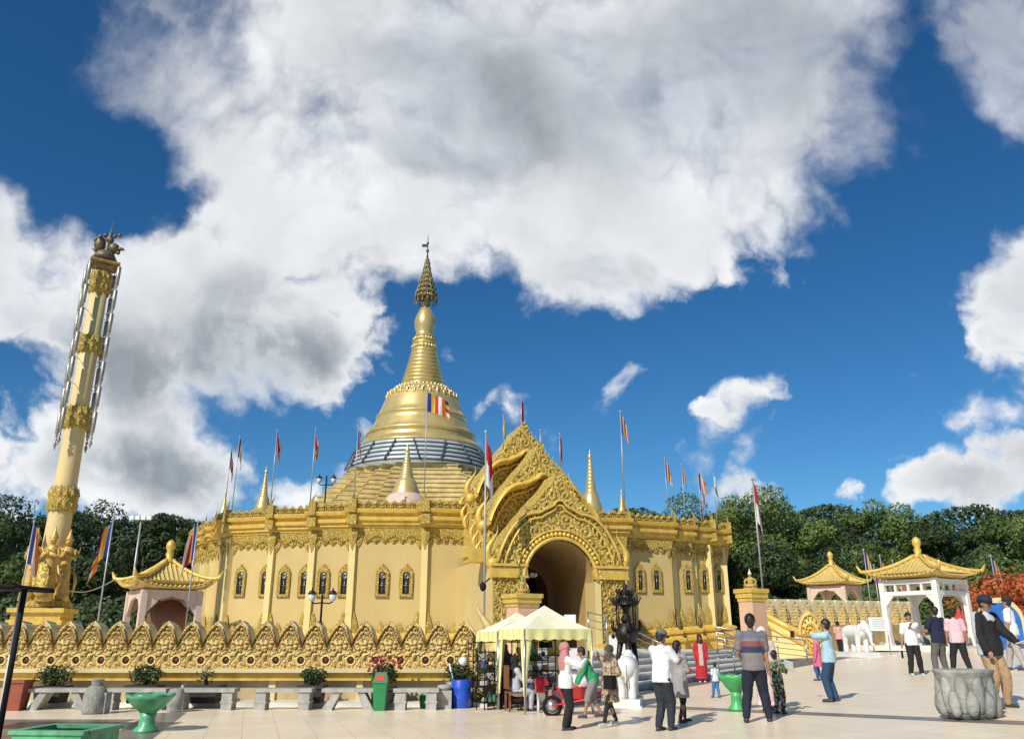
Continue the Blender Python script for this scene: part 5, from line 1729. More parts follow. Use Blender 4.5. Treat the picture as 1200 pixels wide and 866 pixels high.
g = MB(); g.tube([(-.1, 0, .3), (-.30, .05, .98)], .018, 6); g.build('stick', M['paper'], t)
for i, (px, s, lb) in enumerate(((520, 1.0, 'low grey concrete block pot left of the blue barrel'), (529, 1.15, 'taller grey concrete jar just behind the low block by the blue barrel'))):
    t = obj_at('stone_jar', lb, 'jar', px, 830 - i * 1.5); g = MB()
    if i == 0: g.box((0, 0, .2), (.34, .34, .40), .1); g.lathe([(.13, .40), (.16, .44), (.16, .50), (.1, .52)], n=16)
    else: g.lathe([(.17, 0), (.20, .1), (.20, .42), (.13, .52), (.15, .56), (.1, .57)], n=18)
    g.build('jar_body', M['concrete'], t)
t = obj_at('stone_jar', 'big grey stone jar with a round mouth between two benches', 'jar', 109, 836)
g = MB(); g.lathe([(.24, 0), (.27, .1), (.265, .38), (.20, .54), (.13, .58), (.13, .66), (.16, .70), (.12, .70)], n=22, sx=.9); g.box((.14, .05, .22), (.26, .26, .42)); g.build('jar_body', M['stone'], t)
t = obj_at('stone_stool', 'round grey stone stool behind the green lotus bowl', 'stool', 204, 834); g = MB(); g.lathe([(.15, 0), (.17, .06), (.16, .1), (.18, .14), (.18, .40), (.15, .44), (.15, .48)], n=20); g.build('stool_body', M['concrete'], t)
t = obj_at('sun_hat', 'pale round hat hooked above the bush by the blue barrel', 'hat', 543, 774, Y=20.5); g = MB(); g.lathe([(.12, 0), (.07, .01), (.06, .06), (.01, .07)], n=18); g.xform(Matrix.Rotation(radians(65), 4, 'X')); g.build('hat_body', M['white'], t)

# green lotus bowls
def lotus_bowl(label, px, py, wtop, hpx, m_):
    t = obj_at('lotus_bowl', label, 'planter bowl', px, py); k = pxm(Vector(t.location)); R = wtop * k / 2; H = hpx * k / .93
    g = MB(); n = 32; prof = [(.46, 0), (.47, .05), (.30, .16), (.27, .35), (.30, .52)]
    g.lathe([(r * R * 1.15, z * H) for r, z in prof], n=24)
    vs = []; rows = [(.32, .50, 0), (.62, .66, 0), (.90, .86, .03), (1.0, .97, .06), (.93, .97, .06), (.80, .86, .0), (.0001, .84, .0)]
    for r, z, w_ in rows:
        for i in range(48):
            a = 2 * pi * i / 48; pt = abs(cos(a * 4)); vs.append((R * r * (1 + .04 * pt) * cos(a), R * r * (1 + .04 * pt) * sin(a), H * (z + w_ * (pt - .5))))
    g.add(vs, [(j * 48 + i, j * 48 + (i + 1) % 48, (j + 1) * 48 + (i + 1) % 48, (j + 1) * 48 + i) for j in range(len(rows) - 1) for i in range(48)], True)
    g.build('bowl', m_, t)
    g = MB(); g.lathe([(.0001, H * .88), (R * .86, H * .88)], n=24, smooth=False); g.build('water', M['soil'], t)
lotus_bowl('jade green lotus bowl on a stem standing on the left plaza', 171, 857, 56, 39, M['jade'])
lotus_bowl('bright green lotus bowl on a stem beside the man in the striped shirt', 864, 832, 38, 37, M['jade2'])
t = obj_at('square_planter', 'low square green planter with soil at the bottom left corner', 'planter', 82, 868); 
g = MB(); W_ = .98; ox = .16
for (c, d) in (((0, -.42, .2), (W_, .08, .44)), ((0, .42, .2), (W_, .08, .44)), ((-W_ / 2 + .04, 0, .2), (.08, .76, .44)), ((W_ / 2 - .04, 0, .2), (.08, .76, .44))): g.box(c, d)
g.box((0, -.42, .43), (W_ + .1, .14, .05)); g.box((0, .42, .43), (W_ + .1, .14, .05)); g.box((-W_ / 2, 0, .43), (.14, .70, .05)); g.box((W_ / 2, 0, .43), (.14, .70, .05))
g.build('trough', M['jade'], t); g = MB(); g.box((0, 0, .15), (W_ - .16, .76, .42)); g.build('soil', M['soil'], t)
p_ = at(80, 853, 12.3); t.location = (p_.x, 12.3, p_.z - .44); t.rotation_euler = (0, 0, radians(-6))
if t.location.z > 0: 
    t.location.z = 0
t.scale = (1, 1, 1)
# shelter at the left edge
t = thing('shelter', 'dark roofed shelter with a black post at the left edge of the plaza', 'shelter', (at(4, 830, 14).x, 14, 0))
g = MB(); g.tube([(0, 0, 0), (0, 0, 2.34)], .045, 8); g.build('post', M['black'], t)
g = MB(); g.box((-1.5, .2, 2.37), (3.1, 1.2, .05)); g.tube([(.06, -.4, 2.34), (-3, -.4, 2.44)], .025, 6); g.tube([(.06, .8, 2.34), (-3, .8, 2.44)], .025, 6); g.build('roof', M['black'], t)
g = MB(); g.tube([(-.45, .7, 0), (-.45, .7, 2.34)], .03, 8); g.build('post', M['white'], t)

# big grey stone lotus pot
t = obj_at('lotus_pot', 'big weathered grey stone pot carved with lotus petals at lower right', 'planter', 1137, 841); k = pxm(Vector(t.location)); R = 34 * k; H = 50 * k / .93
POTT, POTR, POTH = t, R, H
g = MB(); g.lathe([(.0001, H * .9), (R * .85, H * .9)], n=24, smooth=False); g.build('soil', M['soil'], t)

# ------------------------------------------------------------------ soft bodies by voxel union
def rc(g, a, b, ra, rb, n=12, sx=1.0, sy=1.0):
    """tapered capsule from a to b; sx, sy flatten it in local x / y"""
    a = Vector(a); b = Vector(b); d = b - a; Ln = d.length
    if Ln < 1e-6: d = Vector((0, 0, 1)); Ln = 1e-6
    d = d.normalized()
    X = Vector((1, 0, 0)); X = (X - d * X.dot(d)); X = X.normalized() if X.length > .1 else Vector((0, 1, 0)).cross(d).normalized()
    Yv = d.cross(X)
    vs = []; rows = []
    m = 4
    for k in range(m + 1): t = -pi / 2 + pi / 2 * k / m; rows.append((a + d * (ra * sin(t)), ra * cos(t)))
    for k in range(m + 1): t = pi / 2 * k / m; rows.append((b + d * (rb * sin(t)), rb * cos(t)))
    for c, r in rows:
        r = max(r, 1e-4)
        for i in range(n):
            q = 2 * pi * i / n; vs.append(c + X * (r * sx * cos(q)) + Yv * (r * sy * sin(q)))
    fs = [(j * n + i, j * n + (i + 1) % n, (j + 1) * n + (i + 1) % n, (j + 1) * n + i) for j in range(len(rows) - 1) for i in range(n)]
    fs += [tuple(range(n))[::-1], tuple((len(rows) - 1) * n + i for i in range(n))]
    g.add(vs, fs, True)
TMP = bpy.data.scenes.new('workbench')
def soften(g, name, voxel, smooth=3, tint=None, disp=None):
    me = g.mesh(name, None); o = bpy.data.objects.new('tmp', me); TMP.collection.objects.link(o)
    m = o.modifiers.new('r', 'REMESH'); m.mode = 'VOXEL'; m.voxel_size = voxel; m.use_smooth_shade = True
    s = o.modifiers.new('s', 'SMOOTH'); s.iterations = smooth; s.factor = .5
    TMP.view_layers[0].update(); dg = TMP.view_layers[0].depsgraph; ev = o.evaluated_get(dg)
    out = bpy.data.meshes.new_from_object(ev); out.name = name
    bpy.data.objects.remove(o); bpy.data.meshes.remove(me)
    out.polygons.foreach_set('use_smooth', [True] * len(out.polygons))
    if disp:
        nrm_ = [v.normal.copy() for v in out.vertices]; buf = []
        for v, nv_ in zip(out.vertices, nrm_):
            c = v.co; c = c + nv_ * disp(c); buf += [c.x, c.y, c.z]
        out.vertices.foreach_set('co', buf)
    if tint:
        ca = out.color_attributes.new('Col', 'FLOAT_COLOR', 'POINT'); buf = []
        for v in out.vertices: c = tint(v.co); buf += [c[0], c[1], c[2], 1]
        ca.data.foreach_set('color', buf)
    return out

g = MB(); R, H = POTR, POTH
g.lathe([(.001, 0), (.66 * R, 0), (.78 * R, .08 * H), (.86 * R, .3 * H), (.84 * R, .5 * H), (.82 * R, .62 * H), (.90 * R, .84 * H), (.97 * R, .95 * H), (.97 * R, H), (.84 * R, H), (.80 * R, .9 * H), (.001, .86 * H)], n=60)
for k in range(10):
    a = 2 * pi * k / 10; g2 = MB(); g2.ball((.82 * R, 0, .30 * H), (.24 * R, .215 * R, .27 * H), 20, 14); g2.xform(Matrix.Rotation(a, 4, 'Z')); g.add(g2.v, g2.f, True)
    a += pi / 10; g2 = MB(); g2.ball((.78 * R, 0, .54 * H), (.20 * R, .21 * R, .44 * H), 20, 14); g2.xform(Matrix.Rotation(a, 4, 'Z')); g.add(g2.v, g2.f, True)
POT = soften(g, 'pot_body', .009, 1, None, lambda co: .006 * noise.noise(co * 9)); POT.materials.append(M['stone']); link('pot_body', POT, POTT)
# white elephants
g = MB()
rc(g, (-.42, 0, .78), (.35, 0, .80), .30, .29, 16); rc(g, (-.5, 0, .72), (-.3, 0, .8), .25, .3, 14)
for sx_ in (-.46, .34):
    for sy_ in (-.15, .15):
        fx = sx_ + (.06 if sy_ > 0 else -.06)
        rc(g, (sx_, sy_, .7), (fx, sy_, .36), .16, .11, 12); rc(g, (fx, sy_, .36), (fx + .0, sy_, .07), .105, .115, 12)
rc(g, (.45, 0, .92), (.62, 0, 1.0), .22, .20, 14); rc(g, (.62, 0, 1.06), (.60, 0, 1.12), .17, .13, 12)
rc(g, (.76, 0, .92), (.90, 0, .66), .12, .085, 12); rc(g, (.90, 0, .66), (.92, 0, .38), .085, .06, 12); rc(g, (.92, 0, .38), (1.02, 0, .26), .06, .045, 10); rc(g, (1.02, 0, .26), (1.10, 0, .30), .045, .035, 10)
rc(g, (.70, 0, .80), (.76, 0, .72), .09, .05, 10)
for s_ in (-1, 1):
    rc(g, (.50, s_ * .20, 1.0), (.42, s_ * .27, .76), .10, .06, 12, 1.4, .35)
    rc(g, (.76, s_ * .08, .82), (.94, s_ * .11, .74), .028, .012, 8)
rc(g, (-.74, 0, .86), (-.82, 0, .42), .03, .022, 8)
ELE = soften(g, 'elephant_body', .018, 2); ELE.materials.append(M['marble'])
def elephant(label, px, py, rz, s):
    t = obj_at('elephant_statue', label, 'elephant statue', px, py, rz); t.scale = (s, s, s)
    o = link('body', ELE, t); o.location = (0, 0, .22)
    g = MB(); g.box((.05, 0, .11), (1.75, .72, .22)); g.box((.05, 0, .03), (1.85, .82, .06)); g.build('plinth', M['marble'], t)
    g = MB(); 
    for s_ in (-1, 1): g.ball((.69, s_ * .17, 1.24), .022, 6, 5)
    g.build('eye', M['black'], t)
    return t
elephant('white marble elephant statue with lowered trunk in front of the carved wall on the right', 1006, 770, radians(-74), .98)
elephant('white elephant statue seen from behind at the foot of the steps below the bronze burner', 737, 827, radians(78), .84)

# bronze incense burner
ib = thing('incense_burner', 'dark bronze incense burner with an ornate pagoda roof behind the white elephant', 'incense burner', (at(735, 755, 23.4).x, 23.4, .55))
zB = at(735, 754, 23.4).z - .55; zR = at(735, 708, 23.4).z - .55; zT = at(735, 689, 23.4).z - .55; k = 23.4 * CT / F; RW = 14.5 * k
g = MB(); hb = (at(735, 730, 23.4).z - .55) - zB
g.lathe([(RW * .5, zB), (RW * .8, zB + hb * .15), (RW * .95, zB + hb * .45), (RW * .9, zB + hb * .7), (RW * .72, zB + hb * .82), (RW * .86, zB + hb * .95), (RW * .8, zB + hb), (RW * .6, zB + hb * .9)], n=28)
for a in (0, pi / 2, pi, 3 * pi / 2):
    g.tube([(RW * .9 * cos(a), RW * .9 * sin(a), zB + hb * .6), (RW * 1.15 * cos(a), RW * 1.15 * sin(a), zB + hb * .8), (RW * 1.05 * cos(a), RW * 1.05 * sin(a), zB + hb * 1.15)], [.06, .05, .03], 7)
    g.ball((RW * 1.1 * cos(a), RW * 1.1 * sin(a), zB + hb * .35), .06, 7, 5)
g.build('bowl', M['bronze'], ib)
for q in range(3):
    a = 2 * pi * q / 3 + .5; g = MB(); g.tube([(RW * .55 * cos(a), RW * .55 * sin(a), zB + .08), (RW * .85 * cos(a), RW * .85 * sin(a), zB * .5), (RW * .75 * cos(a), RW * .75 * sin(a), 0)], [.09, .06, .08], 8); g.build('leg', M['bronze'], ib)
for q in range(4):
    a = 2 * pi * q / 4 + pi / 4; g = MB(); g.tube([(RW * .95 * cos(a), RW * .95 * sin(a), zB + hb), (RW * .95 * cos(a), RW * .95 * sin(a), zR)], .022, 6); g.build('post', M['bronze'], ib)
g = MB(); g.lathe([(.10, zB + hb), (.16, zB + hb + .1), (.07, zB + hb + .25), (.10, zR - .15), (.20, zR)], n=14)
for lv, (rr, zz) in enumerate(((1.05, zR), (.62, zR + (zT - zR) * .45))):
    for q in range(24):
        a = 2 * pi * q / 24; up = .09 * abs(cos(a * 2)) ** 3
        a2 = 2 * pi * (q + 1) / 24; up2 = .09 * abs(cos(a2 * 2)) ** 3
        g.add([(RW * rr * (1 + up) * cos(a), RW * rr * (1 + up) * sin(a), zz + up), (RW * rr * (1 + up2) * cos(a2), RW * rr * (1 + up2) * sin(a2), zz + up2), (RW * rr * .45 * cos(a2), RW * rr * .45 * sin(a2), zz + .20), (RW * rr * .45 * cos(a), RW * rr * .45 * sin(a), zz + .20),
               (RW * rr * (1 + up) * cos(a), RW * rr * (1 + up) * sin(a), zz - .03 + up), (RW * rr * (1 + up2) * cos(a2), RW * rr * (1 + up2) * sin(a2), zz - .03 + up2)], [(0, 1, 2, 3), (4, 5, 1, 0), (5, 4, 3, 2)])
    for q in range(8):
        a = 2 * pi * q / 8
        g.tube([(RW * rr * .6 * cos(a), RW * rr * .6 * sin(a), zz + .14), (RW * rr * 1.0 * cos(a), RW * rr * 1.0 * sin(a), zz + .06), (RW * rr * 1.2 * cos(a), RW * rr * 1.2 * sin(a), zz + .18), (RW * rr * 1.08 * cos(a), RW * rr * 1.08 * sin(a), zz + .22)], [.02, .03, .03, .012], 6)
g.lathe([(.10, zT - .15), (.13, zT - .1), (.05, zT), (.09, zT + .05), (.01, zT + .14)], n=10)
g.build('roof', M['bronze'], ib)

# sign boards on the right
def sign(label, px, py, Y, w_, h_, lines=4, tilt=0):
    c = at(px, py, Y); zb = gz(c.x, Y); t = thing('sign_board', label, 'sign', (c.x, Y, zb)); zc = c.z - zb
    for s_ in (-1, 1):
        g = MB(); g.tube([(s_ * w_ * .4, .03, 0), (s_ * w_ * .4, .03, zc)], .02, 6); g.build('post', M['steel'], t)
    g = MB(); g.box((0, 0, zc), (w_, .03, h_)); b = g.build('board', M['paper'], t)
    g = MB()
    for k in range(lines): g.box((random.uniform(-.02, .02), -.018, zc + h_ * (.36 - .13 * k)), (w_ * random.uniform(.5, .8), .004, h_ * .025))
    g.build('text_lines', M['steel'], b)
sign('white information board on posts beside the white elephant', 1030, 731, 36, .85, .55, 6)

# orange shrub, photo backdrop
bk = thing('photo_backdrop', 'cream framed photo backdrop with a blue mountain picture at the right edge', 'backdrop', (at(1177, 745, 34).x, 34, gz(17, 0)), radians(-10))
hbk = at(1177, 700, 34).z - gz(17, 0); g = MB(); n = 14
pts = [(-.85, 0), (.85, 0), (.85, hbk * .6)] + [(.85 * cos(pi * k / n), hbk * .6 + hbk * .4 * sin(pi * k / n)) for k in range(1, n)] + [(-.85, hbk * .6)]
m_ = len(pts); g.add([(x, 0, z) for x, z in pts] + [(x, .12, z) for x, z in pts], [tuple(range(m_)), tuple(range(2 * m_ - 1, m_ - 1, -1))] + [(i, m_ + i, m_ + (i + 1) % m_, (i + 1) % m_) for i in range(m_)]); g.build('frame', M['cream'], bk)
g = MB(); g.add([(x * .84, -.02, .15 + z * .84) for x, z in pts], [tuple(range(m_))]); pc = g.build('picture', mat('blue_picture', (.02, .13, .42), .5, var=.3, scale=2), bk)
g = MB(); g.add([(-.5, -.03, hbk * .72), (.1, -.03, hbk * .5), (.5, -.03, hbk * .66), (.2, -.03, hbk * .36), (-.3, -.03, hbk * .42)], [(0, 1, 2, 3, 4)][:1]); g.build('mountain', mat('pale_blue', (.35, .5, .6), .5), pc)

# ------------------------------------------------------------------ tents and stall
Fp = ground(615, 837); 
u1 = Vector((1.55, .74, 0)); u2 = Vector((-.58, 1.22, 0))
def tent(label, P0, ua, ub, ze, za2):
    t = thing('market_tent', label, 'tent', P0)
    C = [Vector((0, 0, 0)), ua, ua + ub, ub]; ctr = (ua + ub) / 2
    g = MB(); apex = ctr + Vector((0, 0, za2)); n = 10
    for k in range(4):
        a, b = C[k] + Vector((0, 0, ze)), C[(k + 1) % 4] + Vector((0, 0, ze)); vs = []
        for j in range(n + 1):
            v = j / n
            for i in range(n + 1):
                u = i / n; q = a.lerp(b, u).lerp(apex, v); q.z -= .10 * sin(pi * u) * (1 - v) * sin(pi * min(1, v * 1.3 + .1)) + .03 * sin(pi * v); vs.append(q)
        g.add(vs, [(j * (n + 1) + i, j * (n + 1) + i + 1, (j + 1) * (n + 1) + i + 1, (j + 1) * (n + 1) + i) for j in range(n) for i in range(n)], True)
    g.build('canopy', M['canvas'], t)
    for k in range(4):
        a, b = C[k], C[(k + 1) % 4]; nn = Vector(((b - a).y, -(b - a).x, 0)).normalized(); g = MB(); m_ = 40; vs = []
        for i in range(m_ + 1):
            u = i / m_
            for z, am in ((ze + .01, .0), (ze - .10, .01), (ze - .20 - .035 * abs(sin(u * pi * 7)), .025)): vs.append(a.lerp(b, u) + nn * (.01 + am * sin(u * 31)) + Vector((0, 0, z)))
        g.add(vs, [(i * 3 + j, i * 3 + 3 + j, i * 3 + 4 + j, i * 3 + 1 + j) for i in range(m_) for j in (0, 1)], True); g.build('valance', M['canvas_side'], t)
    for k in range(4):
        c = C[k]; g = MB(); g.tube([c, c + Vector((0, 0, ze))], .02, 6); g.build('leg', M['steel'], t)
        da = (C[(k + 1) % 4] - c).normalized(); db = (C[k - 1] - c).normalized(); g = MB()
        for d in (da, db):
            vs = []
            for j in range(9):
                v = j / 8; w_ = .16 * (1 - v) ** 1.2 + .045
                for i in range(5): vs.append(c + d * (w_ * i / 4) + Vector((0, 0, ze - .1 - (ze - .45) * v)) + Vector((-d.y, d.x, 0)) * .015 * sin(i * 1.6 + v * 3))
            g.add(vs, [(j * 5 + i, j * 5 + i + 1, (j + 1) * 5 + i + 1, (j + 1) * 5 + i) for j in range(8) for i in range(4)], True)
        g.build('curtain', M['canvas_side'], t)
    return t
zev = at(615, 737, Fp.y).z; zap2 = at(634, 709, Fp.y + .9).z
tent('yellow peaked market tent in front, right of the pair by the archway', Fp, u1, u2, zev, zap2)
P2 = Fp + u2 * 1.02 - Vector((.02, 0, 0)); P2 = Vector((P2.x, P2.y, 0))
tent('yellow peaked market tent behind on the left of the pair', P2 + Vector((-.0, .0, 0)), u1 * .95, u2 * .95, at(587, 740, P2.y).z, at(607, 717, P2.y + .9).z)
def rack(label, p, rz, W_, H, n):
    t = thing('display_rack', label, 'rack', p, rz)
    for s_ in (-1, 1):
        for y_ in (-.16, .16):
            g = MB(); g.tube([(s_ * W_ / 2, y_, 0), (s_ * W_ / 2, y_, H)], .014, 5); g.build('post', M['black'], t)
    rnd = random.Random(len(label)); out = []
    for k in range(n):
        z = .15 + (H - .2) * k / (n - 1) if n > 1 else H * .5
        g = MB(); g.box((0, 0, z), (W_, .34, .018)); g.build('shelf', M['black'], t); out.append(z)
        x = -W_ / 2 + .08
    for k in range(3):
        g = MB(); zz = H * (.25 + .25 * k)
        g.tube([(-W_ / 2 + W_ * q / 12, -.17, zz + .06 * sin(q * 1.4)) for q in range(13)], .012, 5); g.build('scroll_bar', M['black'], t)
    return t, out
GC = [(.55, .35, .1), (.5, .5, .45), (.1, .25, .12), (.4, .06, .05), (.08, .1, .2), (.45, .42, .25), (.25, .15, .08)]
def goods(rk, zs, W_, rz, desc):
    rnd = random.Random(int(W_ * 100)); base = Vector(rk.location); kinds = []
    cn = ['tan', 'pale grey', 'dark green', 'dark red', 'navy', 'cream', 'brown']
    for k, z in enumerate(zs[:-1]):
        x = -W_ / 2 + .10; pos = ['left end', 'left of centre', 'in the middle', 'right of centre', 'right end']; pi_ = 0
        while x < W_ / 2 - .08 and pi_ < 5:
            w_ = rnd.uniform(.10, .22); h_ = rnd.uniform(.08, .2); ci = rnd.randrange(7); g = MB()
            if rnd.random() < .5: g.box((0, 0, h_ / 2 + .01), (w_, .2, h_), rnd.uniform(-.15, .15), col=GC[ci])
            else: g.lathe([(w_ * .35, .01), (w_ * .42, h_ * .6), (w_ * .25, h_ * .9), (w_ * .28, h_)], n=12, col=GC[ci])
            o = g.build('packet', M['vcol']); ox = Vector((x * cos(rz), x * sin(rz), z)); o.location = base + ox
            lev = ['lowest', 'second', 'third', 'fourth', 'fifth', 'sixth'][k]
            tag(o, '%s packet, %s, %s shelf of %s' % (cn[ci], pos[pi_], lev, desc), 'packet', 'goods on the stall racks')
            x += w_ + .08; pi_ += 1
ar = atan2(u1.y, u1.x)
q = Fp + u2 * .8 + u1 * .50
r1, z1_ = rack('tall black rack at the back of the front tent', Vector((q.x, q.y, 0)), ar, 1.15, 1.55, 5); goods(r1, z1_, 1.15, ar, 'tall rack in front tent')
q = P2 + u2 * .75 + u1 * .10
r2, z2_ = rack('black scrolled metal rack under the left tent', Vector((q.x, q.y, 0)), ar, .85, 1.5, 4); goods(r2, z2_, .85, ar, 'scrolled rack in left tent')
q = P2 + u2 * .1 - u1 * .08
r3, z3_ = rack('small black metal rack at the open left front of the tents', Vector((q.x, q.y, 0)), ar + .2, .5, 1.3, 4); goods(r3, z3_, .5, ar + .2, 'small rack left of tents')
q = P2 + u2 * .9 + u1 * .75
r4, z4_ = rack('wide black rack in the shade behind both tents', Vector((q.x, q.y, 0)), ar, 1.2, 1.5, 4); goods(r4, z4_, 1.2, ar, 'wide rack behind tents')
# brown chair
cz_ = ground(605, 833); t = thing('wooden_chair', 'brown wooden chair under the front tent with a seated woman', 'chair', (cz_.x - .02, cz_.y, 0), radians(-75))
g = MB(); g.box((0, .0, .40), (.40, .40, .04)); g.build('seat', M['wood'], t)
g = MB(); g.box((0, -.21, .72), (.38, .03, .5)); g.build('backrest', M['wood'], t)
for sx_ in (-1, 1):
    for sy_ in (-1, 1): g = MB(); g.box((sx_ * .18, sy_ * .18, .19), (.04, .04, .38)); g.build('leg', M['wood'], t)
CHAIR = Vector(t.location)
# bag on the ground
t = obj_at('carrier_bag', 'pink patterned carrier bag on the floor beside the wheelbarrow', 'bag', 652, 831); g = MB(); g.prism([(-.22, -.1), (.22, -.1), (.22, .1), (-.22, .1)], 0, .42, [(-.17, -.06), (.17, -.06), (.17, .06), (-.17, .06)]); g.build('bag_body', mat('pink_bag', (.5, .25, .24), .7, var=.3, scale=14), t)
g = MB(); g.tube([(-.1, 0, .4), (-.06, 0, .56), (.06, 0, .56), (.1, 0, .4)], .012, 6); g.build('handle', M['paper'], t)
# wheelbarrow
wb = obj_at('wheelbarrow', 'red wheelbarrow loaded with a white sack, pushed by the man in green', 'wheelbarrow', 676, 838, radians(0)); 
g = MB(); g.prism([(-.30, -.2), (.26, -.2), (.26, .2), (-.30, .2)], .34, .58, [(-.45, -.3), (.36, -.3), (.36, .3), (-.45, .3)]); g.build('tray', M['red'], wb)
for s_ in (-1, 1):
    g = MB(); g.tube([(-.52, s_ * .06, .2), (.2, s_ * .22, .33), (.85, s_ * .26, .62)], .02, 6); g.build('handle', M['red'], wb)
    g = MB(); g.tube([(.28, s_ * .22, .36), (.38, s_ * .24, 0)], .018, 6); g.build('leg', M['steel'], wb)
g = MB(); g.tube([(-.52 + .18 * cos(a), 0, .18 + .18 * sin(a)) for a in [2 * pi * k / 20 for k in range(21)]], .04, 8); wh = g.build('wheel', M['black'], wb)
g = MB(); g.lathe([(.13, -.02), (.13, .02)], n=16); g.xform(Matrix.Translation((-.52, 0, .18)) @ Matrix.Rotation(pi / 2, 4, 'X')); g.build('rim', M['steel'], wh)
sk = thing('sack', 'white stuffed sack lying in the red wheelbarrow', 'sack', Vector(wb.location) + Vector((.0, 0, .45))); g = MB(); g.ball((0, 0, .16), (.33, .22, .2), 14, 10); g.v = [tuple(Vector(v) * (1 + .12 * noise.noise(Vector(v) * 6))) for v in g.v]; g.build('sack_body', M['paper'], sk)
# small board near the tent
tt = thing('sign_board', 'grey information sign standing right behind the front tent', 'sign', ground(676, 822)); g = MB(); g.tube([(0, 0, 0), (0, 0, .8)], .02, 6); g.build('post', M['steel'], tt); g = MB(); g.box((0, -.02, 1.0), (.5, .03, .55)); g.build('board', M['paper'], tt)

# ------------------------------------------------------------------ people
M['cloth'] = vcol_mat('clothing', 0.85)
M['shoe'] = mat('shoe_leather', (0.05, 0.04, 0.035), .5)
M['shoe_white'] = mat('shoe_white', (0.6, 0.6, 0.58), .5)
SKN = (0.36, 0.19, 0.11)
def ik(sh, hd, l1, l2, pole):
    sh, hd = Vector(sh), Vector(hd); d = hd - sh; L_ = min(d.length, (l1 + l2) * .998); dn = d.normalized(); hd = sh + dn * L_
    a = (l1 * l1 - l2 * l2 + L_ * L_) / (2 * L_); h = sqrt(max(0, l1 * l1 - a * a)); p = Vector(pole); p = (p - dn * p.dot(dn)).normalized()
    return sh + dn * a + p * h, hd
def person(label, px, yf, yh, face, top=('tee', (.7, .7, .7)), bot=('trousers', (.03, .03, .035)), hair='short', haircol=None, lh=None, rh=None, feet=(0.03, -0.03), spread=.05,
           lean=0.0, child=False, skin=SKN, shoe='shoe', look=0.0, sit=False, pos=None, H=None, stripe=None, head_w=1.0, group=None, bend=0):
    P = ground(px, yf) if pos is None else Vector(pos)
    if H is None: H = EYE + P.y * T(yh) - P.z
    t = thing('person', label, 'person', P, radians(face), group, scale=H)
    hs = 1.22 if child else 1.0
    if hair == 'hijab' or hair == 'long': pass
    hipz = .50 if not sit else .27
    UP = Matrix.Translation((0, 0, hipz)) @ Matrix.Rotation(-lean, 4, 'X') @ Matrix.Translation((0, 0, -.50))
    HM = UP @ Matrix.Translation((0, 0, .85)) @ Matrix.Rotation(look, 4, 'Z') @ Matrix.Rotation(-bend, 4, 'X') @ Matrix.Translation((0, 0, -.85))
    def up(p): return UP @ Vector(p)
    HC = Vector((0, .008, .85 + .080 * hs))
    def hp(p):            # head-space: units of head, centre HC
        return HM @ (HC + Vector(p) * hs)
    sw = .104 if not child else .10
    female = hair in ('hijab', 'long')
    if female: sw *= .92
    shl, shr = up((-sw, 0, .800)), up((sw, 0, .800))
    hl = Vector(lh) if lh else Vector((-.15, .03, .47))
    hr = Vector(rh) if rh else Vector((.15, .03, .47))
    if lean or sit:
        if not lh: hl = up(hl)
        if not rh: hr = up(hr)
    if sit and lh: hl = hl
    el, hl = ik(shl, hl, .168, .150, (-.5, -1, -.3)); er, hr = ik(shr, hr, .168, .150, (.5, -1, -.3))
    # legs
    legs = []
    for s_, fo in ((-1, feet[0]), (1, feet[1])):
        hip = Vector((s_ * .046, 0, hipz))
        if sit: kn = Vector((s_ * .06, .24, .275)); an = Vector((s_ * .06, .22, .045))
        else:
            an = Vector((s_ * spread, fo, .042 + (0.02 if abs(fo) > .1 and fo < 0 else 0))); kn, an = ik(hip, an, .235, .235, (0, 1, 0))
            an.z = max(an.z, .04)
        legs.append((hip, kn, an))
    g = MB()
    rc(g, up((0, 0, .55)), up((0, 0, .60)), .062, .058, 14, 1.25, .85); rc(g, up((0, 0, .60)), up((0, .0, .76)), .060, .062, 14, 1.45, .88)
    rc(g, up((-sw * .8, 0, .79)), up((sw * .8, 0, .79)), .040, .040, 12); rc(g, up((0, -.005, .79)), up((0, .004, .87)), .034, .030, 12)
    rc(g, hp((0, -.012, .012)), hp((0, -.008, .022)), .052, .050, 16, .93, 1.08); rc(g, hp((0, .010, -.005)), hp((0, .020, -.045)), .042, .024, 14, .92, 1)
    rc(g, hp((0, .052, .004)), hp((0, .066, -.016)), .005, .0085, 8)
    for s_ in (-1, 1): rc(g, hp((s_ * .047, -.004, .008)), hp((s_ * .049, -.006, -.012)), .010, .007, 8, .5, 1)
    for sh_, e_, h_, s_ in ((shl, el, hl, -1), (shr, er, hr, 1)):
        rc(g, sh_, e_, .031, .024); rc(g, e_, h_, .024, .0155)
        d = (h_ - e_).normalized(); side = d.cross(Vector((0, 0, 1))); side = side.normalized() if side.length > .2 else Vector((0, 1, 0))
        if abs(d.z) > .8: side = Vector((0, 1, 0)); side = (side - d * side.dot(d)).normalized()
        nn = d.cross(side).normalized()
        rc(g, h_, h_ + d * .036, .0135, .017, 10, 1, .7)
        for q in range(4):
            b0 = h_ + d * .040 + side * (.020 - .0125 * q); ln = (.026, .031, .028, .021)[q]
            m0 = b0 + d * ln * .6 + nn * .004; rc(g, b0, m0, .0062, .0056, 7); rc(g, m0, m0 + d * ln * .5 + nn * .010, .0056, .0046, 7)
        th0 = h_ + d * .012 + side * .016; th1 = th0 + side * .014 + d * .018; rc(g, th0, th1, .0075, .0062, 7); rc(g, th1, th1 + d * .02 + side * .002, .006, .005, 7)
